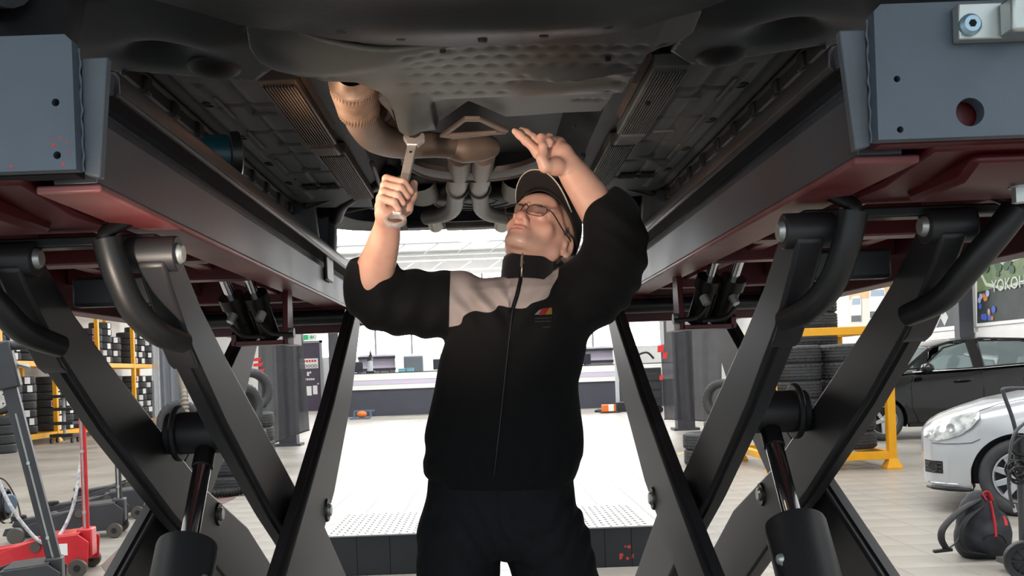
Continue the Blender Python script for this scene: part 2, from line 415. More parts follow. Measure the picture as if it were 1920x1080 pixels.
def lift(s, root):
    def V(x, y, z): return Vector((s * x, y, z))
    def part(mb, name, m, bevel=0.0, parent=None, smooth=35): return mb.build(name, m, parent or root, bevel, smooth)
    Y0, Y1 = 1.175, 5.05
    # runway: inner side beam with rolled lip, deck, red flange, outer beam
    prof = [(0.465, 1.509), (0.463, 1.588), (0.486, 1.592), (0.486, 1.618), (0.450, 1.622), (0.447, 1.640), (0.449, 1.649), (0.458, 1.653),
            (0.52, 1.653), (0.52, 1.509)]
    part(MB().prism([V(x, Y0, z) for x, z in prof], (0, Y1 - Y0, 0)), 'side_beam', m_steel, 0.002)
    part(MB().prism([V(x, Y0 + 0.02, z) for x, z in ((0.446, 1.6195), (0.4405, 1.625), (0.4405, 1.645), (0.4445, 1.6525), (0.458, 1.6555), (0.485, 1.6555), (0.485, 1.6195))], (0, Y1 - Y0 - 0.02, 0)), 'lip', m_lip, 0.002)
    part(MB().box(*sorted((s*0.460, s*0.540)), Y0 - 0.004, Y1 - 0.02, 1.498, 1.5085), 'bottom_flange', m_redpale, 0.003)
    part(MB().box(*sorted((s*0.50, s*1.02)), Y0, Y1, 1.60, 1.625), 'deck', m_steel, 0.002)
    part(MB().box(*sorted((s*0.96, s*1.02)), Y0, Y1, 1.44, 1.60), 'outer_beam', m_red, 0.003)
    part(MB().box(*sorted((s*0.52, s*0.96)), Y0, Y1, 1.575, 1.598), 'deck_underside', m_red)
    # underside stiffeners
    for y in (1.9, 2.25, 2.95, 3.7, 4.4):
        part(MB().box(*sorted((s*0.545, s*0.96)), y - 0.03, y + 0.03, 1.50, 1.574), 'cross_stiffener', m_red, 0.004)
    for x in (0.62, 0.86):
        part(MB().box(*sorted((s*x, s*(x + 0.035))), 1.6, 4.9, 1.522, 1.574), 'long_stiffener', m_redpale, 0.003)
    # red transverse box behind the end plate with chamfered underside
    part(MB().prism([V(0.545, 1.15, 1.507), V(0.545, 1.15, 1.56), V(0.545, 1.47, 1.56), V(0.545, 1.47, 1.497), V(0.545, 1.30, 1.492)], (s*0.42, 0, 0)), 'front_crossmember', m_red, 0.006)
    part(MB().prism([V(0.60, 1.155, 1.496), V(0.60, 1.17, 1.508), V(0.60, 1.36, 1.498), V(0.60, 1.34, 1.476), V(0.60, 1.2, 1.476)], (s*0.30, 0, 0)), 'crossmember_pan', m_red, 0.008)
    part(MB().box(*sorted((s*0.49, s*1.02)), 1.452, 1.49, 1.474, 1.490), 'cross_bar', m_blkmetal, 0.003)
    for x in (0.70,):
        bolt = part(MB().lathe([(0, -0.02), (0.011, -0.02), (0.011, 0)], V(x, 1.24, 1.475), (0, 0, 1), 6), 'hex_bolt', m_zinc, smooth=20)
        part(MB().lathe([(0, 0.0), (0.015, 0.0), (0.015, 0.004)], V(x, 1.24, 1.474), (0, 0, 1), 16), 'washer', m_zinc, parent=bolt)
    # end plates
    e = V(0, 1.105, 0)
    ux, uz = (1, 0, 0), (0, 0, 1)
    yp = 1.105
    holes = []
    if s > 0: hp = [(PY(1682, 148, yp), 0.0038), (PY(1688, 243, yp), 0.0038), (PY(1819, 210, yp), 0.0165)]
    else: hp = [(PY(104, 192, yp), 0.0045), (PY(107, 291, yp), 0.0045)]
    holes = [circ((c.x, yp, c.z), r, 20, ux, uz) for c, r in hp]
    outer = [V(0.462, yp, 1.512), V(1.02, yp, 1.512), V(1.02, yp, 1.668), V(0.470, yp, 1.668), V(0.462, yp, 1.660)]
    if s < 0: outer = outer[::-1]
    part(MB().holed(outer, holes, (0, 0.018, 0)), 'end_plate', m_blue, 0.0, smooth=20)
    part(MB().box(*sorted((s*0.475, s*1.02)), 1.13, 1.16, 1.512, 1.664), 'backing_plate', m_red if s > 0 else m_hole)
    part(MB().prism([V(0.430, 1.128, 1.648), V(0.462, 1.128, 1.648), V(0.4625, 1.128, 1.511), V(0.444, 1.128, 1.506)], (0, 0.014, 0)), 'corner_plate', m_blue_scuff, 0.002)
    for q in range(2):      # weld beads along the joint
        part(MB().tube([V(0.4615 + 0.001 * math.sin(k * 2.1) + q * 0.004, 1.124 - q * 0.015, 1.513 + k * 0.009) for k in range(17)], [0.0018 + 0.0007 * math.sin(k * 3.3) for k in range(17)], 6), 'weld_bead', m_blue)
    if s > 0:
        c = PY(1850, 45, 1.10)
        part(MB().box(PY(1788, 45, 1.1).x, 0.72, 1.088, 1.104, PY(1820, 80, 1.1).z, PY(1820, 12, 1.1).z), 'clamp_plate', m_zinc, 0.002)
        bc = PY(1820, 46, 1.085)
        bo = part(MB().lathe([(0, 0.008), (0.009, 0.008), (0.0125, 0.004), (0.0125, -0.003)], (bc.x, 1.088, bc.z), (0, -1, 0), 20), 'button_bolt', m_bluezinc)
        part(MB().lathe([(0, 0.0085), (0.0045, 0.0085), (0.0045, 0.006)], (bc.x, 1.088, bc.z), (0, -1, 0), 6), 'hex_socket', m_hole, parent=bo)
        xa = PY(1880, 40, 1.08).x
        part(MB().box(xa, xa + 0.028, 1.06, 1.088, PY(1880, 70, 1.08).z, PY(1880, 2, 1.08).z), 'clamp_jaw', m_zinc, 0.004)
        part(MB().tube([(xa + 0.02, 1.06, 1.64), (xa + 0.03, 1.055, 1.67), (xa + 0.026, 1.05, 1.72)], 0.006, 8, sub=4), 'clamp_lever', m_zinc)
    else:
        for x, y in ((112, 258), (126, 268), (100, 272), (130, 285), (118, 308), (20, 312), (96, 262)):
            p = PY(x, y, 1.1045)
            w = random.uniform(0.0012, 0.003)
            part(MB().lathe([(0, 0.0006), (w, 0.0002), (w, 0)], (p.x, 1.105, p.z), (0, -1, 0), 7), 'paint_chip', m_redspot)
        # small white pad clipped on the rail
        p = PX(614, 505, -0.462)
        pad = part(MB().box(-0.463, -0.455, p.y - 0.06, p.y + 0.06, p.z - 0.037, p.z + 0.037), 'reflector_pad', m_blkmetal, 0.01)
        part(MB().box(-0.4555, -0.4525, p.y - 0.055, p.y + 0.055, p.z - 0.034, p.z + 0.034), 'pad_face', m_white_s, 0.004, pad)
    # legs
    def leg(up, lo, x0, x1, name, groove_side):
        poly = up + lo
        body = MB().prism([V(x0, y, z) for y, z in poly], (s * (x1 - x0), 0, 0))
        o = part(body, name, m_leg, 0.006)
        return o
    def rib(line, x0, x1, off, w, parent, name='edge_channel'):       # raised channel along the face turned to the camera
        pts = [Vector((0, y, z)) for y, z in line]
        mb = MB(); P = []
        for i, p in enumerate(pts):
            d = (pts[min(i+1, len(pts)-1)] - pts[max(i-1, 0)]).normalized()
            n = Vector((0, d.z, -d.y))
            if n.y > 0: n = -n
            q = p + n * off
            P.append([V(x0, q.y, q.z), V(x0 + 0.3 * (x1 - x0) * 0.2, q.y + n.y * w, q.z + n.z * w), V(x1 - 0.3 * (x1 - x0) * 0.2, q.y + n.y * w, q.z + n.z * w), V(x1, q.y, q.z)])
        mb.grid(P)
        return part(mb, name, m_leg, parent=parent, smooth=20)
    a_in = leg(A_UP, A_LO, 0.470, 0.513, 'leg', 1)
    a_out = leg(A_UP, A_LO, 0.685, 0.725, 'leg', 1)
    for a, x0, x1 in ((a_in, 0.470, 0.513), (a_out, 0.685, 0.725)):
        rib(list(reversed(A_LO[3:7])), x0 + 0.012, x1 - 0.006, -0.002, 0.009, a)
        part(MB().prism([V(x0 - 0.001, 1.53, 1.325), V(x0 - 0.001, 1.50, 1.345), V(x0 - 0.001, 1.555, 1.295), V(x0 - 0.001, 1.58, 1.285)], (s * (x1 - x0 + 0.002), 0, 0)), 'gusset', m_leg, 0.003, a)
        part(MB().cyl(V(x0 - 0.013, 1.452, 1.458), V(x1 + 0.018, 1.452, 1.458), 0.027, 24), 'hinge_boss', m_leg, 0.002, a)
        part(MB().lathe([(0, 0.006), (0.012, 0.006), (0.016, 0.0), (0.016, -0.01)], V(x0 - 0.015, 1.452, 1.458), V(-1, 0, 0), 18), 'hinge_pin', m_zinc, parent=a)
    b_in = leg(B_UP, B_LO, 0.412, 0.452, 'leg', 0)
    b_out = leg(B_UP, B_LO, 0.742, 0.782, 'leg', 0)
    for bq, x0, x1 in ((b_in, 0.412, 0.452), (b_out, 0.742, 0.782)):
        rib(B_UP, x0 + 0.014, x1 - 0.004, -0.002, 0.008, bq)
    # pivot bolts at the crossing
    PVY, PVZ = 2.42, 0.93
    for x, d in ((0.412, -1), (0.685, -1)):
        pv = part(MB().lathe([(0, 0.012), (0.014, 0.012), (0.017, 0.008), (0.017, 0.0)], V(x, PVY, PVZ), V(d, 0, 0), 20), 'pivot_bolt', m_zinc)
        part(MB().lathe([(0.0, 0.005), (0.028, 0.005), (0.03, 0.0), (0.03, -0.02)], V(x, PVY, PVZ), V(d, 0, 0), 24), 'pivot_washer', m_blkmetal, parent=pv)
    part(MB().cyl(V(0.452, PVY, PVZ), V(0.47, PVY, PVZ), 0.045, 24), 'pivot_spacer', m_leg)
    part(MB().cyl(V(0.725, PVY, PVZ), V(0.742, PVY, PVZ), 0.045, 24), 'pivot_spacer', m_leg)
    # beam between the two upper legs below the platform
    part(MB().box(*sorted((s*0.513, s*0.685)), 1.60, 1.635, 1.395, 1.445), 'leg_tie_plate', m_leg, 0.006)
    # main ram: tube boss, chrome rod, barrel
    rt, rb = V(0.60, 2.04, 1.12), V(0.60, 1.90, 0.945)
    d = (rb - rt).normalized()
    part(MB().cyl(V(0.513, 2.06, 1.155), V(0.685, 2.06, 1.155), 0.045, 28), 'ram_cross_tube', m_leg, 0.003)
    part(MB().cyl(V(0.655, 2.06, 1.155), V(0.668, 2.06, 1.155), 0.06, 28), 'ram_lug', m_leg, 0.004)
    rod = part(MB().cyl(rt + d * 0.035, rb + d * 0.06, 0.0185, 28), 'ram_rod', m_chrome)
    part(MB().lathe([(0.012, 0.0), (0.021, 0.003), (0.022, 0.06), (0.019, 0.062)], rt - d * 0.015, d, 24), 'rod_eye', m_blkmetal, parent=rod)
    bar0 = rb + d * 0.0
    barrel = part(MB().lathe([(0.019, -0.001), (0.050, 0.0), (0.058, 0.004), (0.060, 0.012), (0.060, 0.16), (0.0605, 0.162), (0.0605, 0.168), (0.060, 0.17), (0.060, 0.95), (0.0, 0.95)], bar0, d, 40), 'ram_barrel', m_leg)
    q = bar0 + d * 0.075 + V(-0.05, -0.03, 0)
    part(MB().sphere(q, 0.012, 12, 8), 'hose_elbow', m_zinc, parent=barrel)
    part(MB().cyl(q + V(0.03, 0.01, 0), q, 0.008, 10), 'hose_elbow', m_zinc, parent=barrel)
    part(MB().cyl(q, q + d * 0.05 + V(0.01, 0, 0), 0.0075, 12), 'hose_fitting', m_zinc, parent=barrel)
    part(MB().tube([q + d * 0.05 + V(0.01, 0, 0), q + d * 0.12 + V(0.02, 0, 0), q + d * 0.5 + V(0.02, 0, 0)], 0.007, 10, sub=4), 'hydraulic_hose', m_blk, parent=barrel)
    # far hinge tubes and the red cross member
    part(MB().cyl(V(0.452, 3.16, 1.463), V(0.96, 3.16, 1.463), 0.024, 20), 'far_hinge_tube', m_blkmetal)
    part(MB().box(*sorted((s*0.452, s*0.98)), 3.22, 3.26, 1.415, 1.50), 'far_crossmember', m_red, 0.003)
    part(MB().box(*sorted((s*0.545, s*0.96)), 3.30, 3.36, 1.47, 1.574), 'far_crossmember', m_redpale, 0.003)
    # twin jack rams with their red bracket
    for k, (xt, xb) in enumerate(((1345, 1306), (1392, 1346))):
        t = PX(xt, 472, 0.60 + 0.06 * k); t.y = 2.46; bt = PX(xb, 612, 0.57 + 0.055 * k); bt.y = 2.50
        t = PY(xt, 472, 2.44); bt = PY(xb, 608, 2.56)
        t.x *= s; bt.x *= s; md = t.lerp(bt, 0.40)
        rm = part(MB().cyl(t, md, 0.0135, 18), 'jack_rod', m_chrome)
        part(MB().lathe([(0.0, 0.0), (0.033, 0.0), (0.034, 0.008), (0.034, 0.03), (0.028, 0.031), (0.028, 0.62 * (bt - t).length), (0.0, 0.62 * (bt - t).length)], md - (bt - t).normalized() * 0.012, bt - t, 24), 'jack_barrel', m_bracket, parent=rm)
        fq = PY(1372 if k else 1318, 555, 2.48); fq.x *= s
        part(MB().cyl(fq, fq + V(0.008, -0.01, -0.022), 0.011, 6), 'hose_nut', m_zinc, parent=rm)
        part(MB().tube([fq + V(0.006, -0.01, -0.03), fq + V(-0.02, 0, -0.055), fq + V(-0.075, 0.01, -0.06)], 0.006, 8, sub=5), 'hydraulic_hose', m_blk, parent=rm)
    a0, a1 = PY(1340, 462, 2.44), PY(1470, 452, 2.44)
    part(MB().cyl(V(a0.x, 2.44, a0.z), V(a1.x + 0.05, 2.44, a0.z + 0.002), 0.017, 18), 'jack_cross_tube', m_blkmetal)
    c0, c1 = PY(1268, 600, 2.60), PY(1362, 617, 2.60)
    part(MB().box(*sorted((s*c0.x, s*c1.x)), 2.52, 2.60, c1.z, c1.z + 0.012), 'jack_bracket_base', m_red, 0.002)
    for xx in (c0.x, c1.x):
        part(MB().prism([V(xx - 0.007, 2.52, c1.z), V(xx - 0.007, 2.60, c1.z), V(xx - 0.007, 2.60, c1.z + (0.19 if xx == c0.x else 0.045)), V(xx - 0.007, 2.55, c1.z + (0.19 if xx == c0.x else 0.045)), V(xx - 0.007, 2.52, c1.z + 0.03)], (s*0.014, 0, 0)), 'jack_bracket_cheek', m_red, 0.002)
    part(MB().lathe([(0, 0.012), (0.014, 0.012), (0.014, 0)], V(c0.x - 0.007, 2.55, c1.z + 0.03), V(-1, 0, 0), 16), 'bracket_pin', m_zinc)
    # bent hose guard pipes in front of the upper legs
    for pts in ([(1600, 395), (1586, 460), (1560, 530), (1515, 580), (1472, 600)], [(1905, 392), (1868, 440), (1818, 500), (1765, 560), (1700, 592)]):
        ys = (1.395, 1.405, 1.43, 1.47, 1.53)
        path = []
        for (x, y), yy in zip(pts, ys):
            p = PY(x, y, yy); p.x *= s; path.append(p)
        pp = part(MB().tube(path, [0.021, 0.021, 0.021, 0.0205, 0.018], 18, sub=8, cap=False), 'hose_guard_pipe', m_blk)
        part(MB().lathe([(0.0, 0.0), (0.019, 0.0)], path[0] + (path[1] - path[0]) * 0.15, path[1] - path[0], 18), 'pipe_mouth', m_hole, parent=pp)
        hs = [path[0] + (path[1] - path[0]) * 0.3, path[0] - (path[1] - path[0]) * 0.12, path[0] + V(-0.025, 0.03, 0.032), path[0] + V(-0.045, 0.07, 0.05)]
        part(MB().tube(hs, 0.011, 10, sub=5), 'hydraulic_hose', m_blk, parent=pp, smooth=180)
    # base frame on the floor
    part(MB().box(*sorted((s*0.40, s*0.80)), 0.2, 4.3, 0.0, 0.06), 'base_frame', m_leg, 0.004)
    part(MB().cyl(V(0.41, 0.43, 0.14), V(0.78, 0.43, 0.14), 0.04, 20), 'base_axle', m_leg)
    part(MB().cyl(V(0.41, 4.0, 0.10), V(0.78, 4.0, 0.10), 0.04, 20), 'base_axle', m_leg)

lr = thing('scissor_lift', 'right scissor lift platform with silver clamp on its blue-grey end plate', 'car lift', (0.6, 2.3, 0), 'scissor lift platforms')
lift(1, lr)
ll = thing('scissor_lift', 'left scissor lift platform with chipped end plate and white pad on its rail', 'car lift', (-0.6, 2.3, 0), 'scissor lift platforms')
lift(-1, ll)
# low tread plate boxes at the far end of the lift
m_tread = mat('tread_plate', (150, 150, 148), 0.32, metal=0.55, var=0.15, vscale=10)
m_rampbox = mat('black_steel_box', (26, 27, 31), 0.45, var=0.15, vscale=3)
def ramp(x0, x1, lab):
    a, b2 = PZ(x0, 1004 if x0 < 900 else 988, 0.26), PZ(x1, 1000 if x0 < 900 else 985, 0.26)
    y0 = (a.y + b2.y) / 2; y1 = y0 + 0.95
    r = thing('tread_box', lab, 'ramp box', ((a.x + b2.x) / 2, y0 + 0.5, 0), 'tread plate boxes')
    MB().box(a.x, b2.x, y0, y1, 0, 0.25).build('box_body', m_rampbox, r, 0.004)
    for fx in (0.33, 0.68): MB().box(a.x + (b2.x - a.x) * fx - 0.002, a.x + (b2.x - a.x) * fx + 0.002, y0 - 0.002, y0, 0.0, 0.245).build('panel_seam', m_hole, r)
    MB().box(a.x - 0.01, b2.x + 0.01, y0 - 0.012, y1 + 0.01, 0.25, 0.26).build('tread_plate', m_tread, r, 0.002)
    tb = MB(); n = 0
    for i in range(int((b2.x - a.x) / 0.045)):
        for j in range(int(0.95 / 0.045)):
            cx, cy = a.x + 0.025 + i * 0.045, y0 + 0.02 + j * 0.045
            sg = 1 if (i + j) % 2 else -1
            tb.add([(cx - 0.014, cy - sg*0.014, 0.26), (cx + 0.004, cy - sg*0.004 + 0.006, 0.263), (cx + 0.014, cy + sg*0.014, 0.26), (cx - 0.004, cy + sg*0.004 - 0.006, 0.263)], [(0, 1, 2, 3)])
    tb.build('raised_treads', m_tread, r, kind='stuff')
    if x0 > 900:
        for k in range(7):
            cx, cz, w_ = a.x + 0.30 + random.uniform(-0.05, 0.05), 0.09 + random.uniform(-0.04, 0.04), random.uniform(0.006, 0.016)
            MB().lathe([(0, 0.002), (w_, 0.001), (w_, 0)], (cx, y0, cz), (0, -1, 0), 7).build('paint_chip', m_redspot, r)
    return r
ramp(611, 786, 'low black box with tread plate top to the left of the mechanic')
ramp(1085, 1230, 'low black box with tread plate top to the right of the mechanic')
# ------------------------------------------------------------------ the raised car, seen from below
ZT, ZS = 1.86, 1.93
m_tray = mat('undertray_plastic', (66, 68, 67), 0.5, var=0.4, vscale=5, col2=(86, 85, 81), bump=0.05, bscale=160, detail=9)
m_trayd = mat('undertray_dark', (54, 56, 57), 0.5, var=0.3, vscale=4, bump=0.05, bscale=120)
m_panel = mat('floor_panel_plastic', (80, 81, 79), 0.55, var=0.4, vscale=7, col2=(98, 96, 92), bump=0.05, bscale=140, detail=8)
m_sill = mat('sill_dark', (34, 34, 35), 0.5, var=0.2)
m_rust = mat('dusty_exhaust_steel', (122, 104, 92), 0.52, metal=0.25, var=0.5, vscale=9, col2=(104, 84, 74), bump=0.06, bscale=90, detail=8)
m_exh = mat('grey_exhaust_steel', (118, 112, 106), 0.55, metal=0.3, var=0.4, vscale=10, col2=(96, 86, 78), bump=0.04, bscale=80)
m_shield = mat('dusty_heat_shield', (104, 88, 78), 0.5, metal=0.3, var=0.4, vscale=8, col2=(88, 78, 70), bump=0.08, bscale=70)
m_braid = mat('braided_flex', (138, 112, 94), 0.5, metal=0.35, var=0.3, vscale=30)
m_cross = mat('crossmember_brown', (64, 54, 50), 0.5, metal=0.2, var=0.4, vscale=7)
m_bracketb = mat('dusty_bracket', (118, 98, 86), 0.55, metal=0.2, var=0.4, vscale=14, col2=(112, 84, 72))
m_under = mat('underbody_black', (24, 24, 25), 0.6, var=0.3, vscale=5)
m_tip = mat('exhaust_tip_steel', (176, 172, 164), 0.28, metal=0.8, var=0.15, vscale=12)
m_tyre = mat('tyre_rubber', (54, 55, 57), 0.62, var=0.15, vscale=20, bump=0.03, bscale=120)
m_rim = mat('alloy_silver', (184, 186, 190), 0.3, metal=0.7)
m_rimdark = mat('rim_dark', (40, 41, 43), 0.5)

car = thing('raised_car', 'car on the lift above the mechanic, its dark underbody and exhaust facing down', 'car', (0, 2.9, 1.655))
def cp(mb, name, m, bevel=0.0, parent=None, smooth=35, kind=None): return mb.build(name, m, parent or car, bevel, smooth, kind=kind)
def Z2(pts, z): return [PZ(x, y, z).xy for x, y in pts]
def gs(x, y, cx, cy, rx, ry): return math.exp(-((x - cx) / rx) ** 2 - ((y - cy) / ry) ** 2)

# bumper apron in front of the engine tray (towards the camera)
apron = Z2([(1310, 8), (1200, 46), (1060, 64), (960, 79), (840, 81), (730, 76), (600, 62), (440, 34)], ZT)
apron = [Vector((0.50, 1.0)), Vector((0.52, 1.45))] + apron + [Vector((-0.52, 1.45)), Vector((-0.50, 1.0))]
def z_apron(x, y): return ZT - 0.006 + 0.10 * max(0, 1.35 - y) ** 1.2 - 0.018 * gs(x, y, 0.05, 1.62, 0.4, 0.06) + 0.012 * gs(x, y, -0.28, 1.62, 0.06, 0.05) + 0.012 * gs(x, y, 0.3, 1.62, 0.07, 0.05)
cp(MB().sheet(apron, 0.022, z_apron, 0.012), 'bumper_apron', m_trayd, smooth=60)
# engine undertray with its dimples, the dark bulge and the oval dent
tray = Z2([(440, 46), (600, 72), (730, 86), (840, 91), (960, 89), (1060, 74), (1200, 56), (1312, 18), (1316, 50), (1300, 88), (1262, 104), (1215, 112), (1180, 168), (1142, 226), (1128, 240),
           (1050, 243), (985, 248), (950, 250), (880, 222), (826, 257), (776, 252), (752, 240), (738, 205), (712, 182), (668, 165), (610, 162), (560, 150), (520, 128), (486, 112), (468, 92), (462, 60)], ZT)
bul = PZ(620, 125, ZT); dent = PZ(1062, 165, ZT); sw = PZ(760, 205, ZT); ed = PZ(900, 215, ZT)
dims = []
for r_, yy in enumerate((100, 116, 133, 150, 167, 184)):
    for k in range(14):
        xx = 762 + k * 40 + (20 if r_ % 2 else 0)
        if xx < 1265 - (yy - 90) * 0.9 and not (980 < xx < 1120 and 150 < yy < 185): dims.append(PZ(xx, yy, ZT))
for yy, xs in ((205, (1090, 1115, 1140)), (220, (1085, 1105, 1125)), (140, (1180, 1210)), (110, (1240, 1270)), (155, (560, 590, 620))):
    for xx in xs: dims.append(PZ(xx, yy, ZT))
def z_tray(x, y):
    z = ZT + 0.012
    z -= 0.042 * gs(x, y, bul.x + 0.02, bul.y - 0.06, 0.17, 0.10)            # hanging bulge on the left
    z += 0.035 * gs(x, y, dent.x, dent.y, 0.075, 0.03)
    z -= 0.02 * gs(x, y, dent.x, dent.y - 0.06, 0.09, 0.03)
    z -= 0.05 * gs(x, y, sw.x, sw.y + 0.1, 0.05, 0.12)                 # swell over the pipe
    z += 0.03 / (1 + math.exp(-(y - 2.18) / 0.02)) * (0.25 if x < -0.1 else 1)  # step up at the rear
    z += 0.02 * max(0, abs(x + 0.02) - 0.36) / 0.1
    for d in dims:
        if abs(x - d.x) < 0.04 and abs(y - d.y) < 0.04: z += 0.0042 * gs(x, y, d.x, d.y, 0.0115, 0.0105)
    return z
cp(MB().sheet(tray, 0.006, z_tray, 0.012), 'engine_tray', m_tray, smooth=180)
for x, y in ((752, 72), (1020, 66), (1140, 50), (640, 60), (905, 76)):
    p = PZ(x, y, ZT - 0.012); cp(MB().lathe([(0, -0.004), (0.008, -0.003), (0.009, 0.003)], p, (0, 0, 1), 10), 'fastener', m_rimdark)
for x, y in ((1140, 112), (1076, 238), (830, 96), (1215, 195)):
    p = PZ(x, y, ZT + 0.0); cp(MB().lathe([(0, -0.003), (0.006, -0.002), (0.006, 0.006)], p, (0, 0, 1), 10), 'plug', m_hole)
# side floor panels
def side_panel(s):
    X0, X1 = 0.475, 0.70
    Y0, Y1 = 2.0, 3.78
    poly = [(s*0.50, 1.93), (s*0.66, 1.90), (s*X1, 1.96), (s*X1, 3.5), (s*0.66, 3.74), (s*0.42, Y1), (s*0.40, 3.52), (s*X0, 3.50), (s*X0, 2.1)]
    def zf(x, y):
        x *= s
        z = ZS
        for cx, ya, yb, dep in ((0.55, 2.1, 3.3, 0.008), (0.622, 2.15, 3.55, -0.008), (0.672, 2.0, 3.5, 0.010)):
            if ya < y < yb: z += dep * math.exp(-((x - cx) / 0.0075) ** 2)
        for yy in (2.32, 2.58, 2.84, 3.1, 3.36):
            if 0.47 < x < 0.62: z += 0.006 * math.exp(-((y - yy) / 0.010) ** 2)
        z += 0.03 * gs(x, y, 0.585, 2.02, 0.05, 0.05)
        return z
    o = cp(MB().sheet(poly, 0.011, zf, 0.012), 'floor_panel', m_panel, smooth=180)
    for yy in (2.3, 2.62, 2.95, 3.25):       # recessed clips
        cp(MB().lathe([(0.0, 0.003), (0.012, 0.002), (0.016, -0.004), (0.02, 0.002)], (s*0.637, yy, ZS - 0.001), (0, 0, 1), 14), 'clip', m_under, parent=o)
        cp(MB().box(*sorted((s*0.50, s*0.56)), yy + 0.1, yy + 0.108, ZS - 0.006, ZS + 0.002), 'rib', m_panel, 0.002, o)
        cp(MB().box(*sorted((s*0.605, s*0.613)), yy - 0.06, yy + 0.12, ZS - 0.006, ZS + 0.002), 'rib', m_panel, 0.002, o)
    for xx in (0.49, 0.56):                   # small grilles at the rear end
        for k in range(7):
            cp(MB().box(*sorted((s*(xx + k*0.008), s*(xx + k*0.008 + 0.004))), 3.28, 3.36, ZS - 0.008, ZS + 0.002), 'grille_bar', m_hole, parent=o)
    # ribbed cooling strips
    for (ya, yb, xa, xb) in ((2.08, 2.66, 0.388, 0.470), (2.76, 3.48, 0.380, 0.455)):
        st = cp(MB().box(*sorted((s*xa, s*xb)), ya, yb, ZS - 0.022, ZS + 0.01), 'cooling_strip', m_shield if s < 0 else m_panel, 0.004)
        for k in range(11):
            x = xa + 0.005 + k * (xb - xa - 0.01) / 10.5
            cp(MB().box(*sorted((s*x, s*(x + 0.0035))), ya + 0.02, yb - 0.02, ZS - 0.029, ZS - 0.02), 'strip_rib', m_shield if s < 0 else m_panel, parent=st)
    cp(MB().prism([(s*0.395, 2.66, ZS - 0.03), (s*0.47, 2.66, ZS - 0.03), (s*0.46, 2.76, ZS - 0.03), (s*0.39, 2.76, ZS - 0.03)], (0, 0, 0.03)), 'strip_joint', m_shield if s < 0 else m_panel, 0.006)
    # sill, pinch weld with notches
    cp(MB().prism([(s*0.70, 1.95, 1.945), (s*0.715, 1.95, 1.915), (s*0.80, 1.95, 1.93), (s*0.86, 1.95, 2.02), (s*0.86, 1.95, 2.2), (s*0.70, 1.95, 2.2)], (0, 1.75, 0)), 'sill', m_sill, 0.006)
    pw = cp(MB().box(*sorted((s*0.708, s*0.716)), 1.95, 3.7, 1.893, 1.92), 'pinch_weld', m_sill)
    for k in range(9):
        cp(MB().box(*sorted((s*0.700, s*0.725)), 2.05 + k * 0.19, 2.09 + k * 0.19, 1.886, 1.925), 'jack_notch', m_under, 0.006, pw)
    # wheel arch liner in front with its lobes
    def zl(x, y): return 1.90 + 0.05 * gs(x, y, s*0.60, 1.86, 0.06, 0.045) - 0.01 * gs(x, y, s*0.5, 1.8, 0.08, 0.1) + 0.28 * max(0, 1.80 - y) ** 1.3
    cp(MB().sheet([(s*0.40, 1.95), (s*0.47, 2.05), (s*0.70, 1.95), (s*0.86, 1.99), (s*0.86, 1.72), (s*0.56, 1.62), (s*0.50, 1.35), (s*0.45, 1.35), (s*0.41, 1.75)], 0.015, zl, 0.012), 'arch_liner', m_trayd, smooth=180)
    rc = PZ(402 if s < 0 else 1352, 124 if s < 0 else 100, 1.905)
    cp(MB().sphere(rc, (0.055, 0.06, 0.022), 18, 10), 'liner_recess_shade', m_under, smooth=180)  # dark ellipsoid, its colour stands in for shade inside a recess
    cp(MB().grid([[Vector((s*(0.56 + 0.30 * j / 6), 1.30 - 0.42 * math.cos(a), 1.96 + 0.42 * math.sin(a))) for j in range(7)] for a in [PI * (0.06 + 0.86 * t / 12) for t in range(13)]]), 'wheel_arch', m_trayd, smooth=180)
    cp(MB().box(*sorted((s*0.545, s*0.565)), 1.25, 1.66, 1.97, 2.35), 'arch_wall', m_under)
for s in (-1, 1): side_panel(s)
# tunnel with ribbed heat shield
tun = cp(MB().grid([[Vector((x, y, z)) for x, z in ((-0.40, 1.94), (-0.34, 1.95), (-0.27, 2.06), (0.27, 2.06), (0.34, 1.95), (0.40, 1.94))] for y in (2.05, 2.5, 3.0, 3.55)]), 'tunnel', m_under)
for s in (-1, 1):
    sh = cp(MB().grid([[Vector((s*(0.385 - 0.05 * j / 5 - 0.02 * (j > 3)), 2.06 + i * 0.012, 1.925 + 0.02 * j + 0.003 * (i % 2))) for j in range(6)] for i in range(44)]), 'heat_shield', m_shield, smooth=20)
# exhaust: flex joints, downpipe, collector, twin pipes, tips
fl0, fl1 = PZ(664, 160, 1.90), PZ(672, 203, 1.875)
P0, P1, P2, P3, P4, P5 = PZ(672, 200, 1.875), PZ(682, 228, 1.865), PZ(706, 256, 1.865), PZ(752, 270, 1.872), PZ(820, 272, 1.885), PZ(880, 277, 1.89)
R = 0.042
ex = cp(MB().tube([P0, P1, P2, P3, P4, P5], [R*0.98, R, R, R*0.9, R*0.8, R*0.82], 24, sub=7), 'downpipe', m_rust, smooth=180)
ax = (fl1 - fl0).normalized()
fx = cp(MB().lathe([(0.034, -0.02), (0.044, 0.0), (0.052, 0.006), (0.055, 0.04), (0.050, 0.10), (0.046, 0.13), (0.042, 0.14)], fl0 - ax * 0.03, ax, 28), 'flex_joint', m_braid, parent=ex)
for k in range(44):
    a = 2 * PI * k / 44; X_, Y_, D_ = frame_from(ax)
    pts = [fl0 - ax * 0.03 + D_ * (0.01 + 0.12 * t / 5) + (X_ * math.cos(a + 0.35 * t / 5) + Y_ * math.sin(a + 0.35 * t / 5)) * (0.053 - 0.006 * t / 5) for t in range(6)]
    cp(MB().tube(pts, 0.0021, 5), 'braid_strand', m_braid, parent=ex)
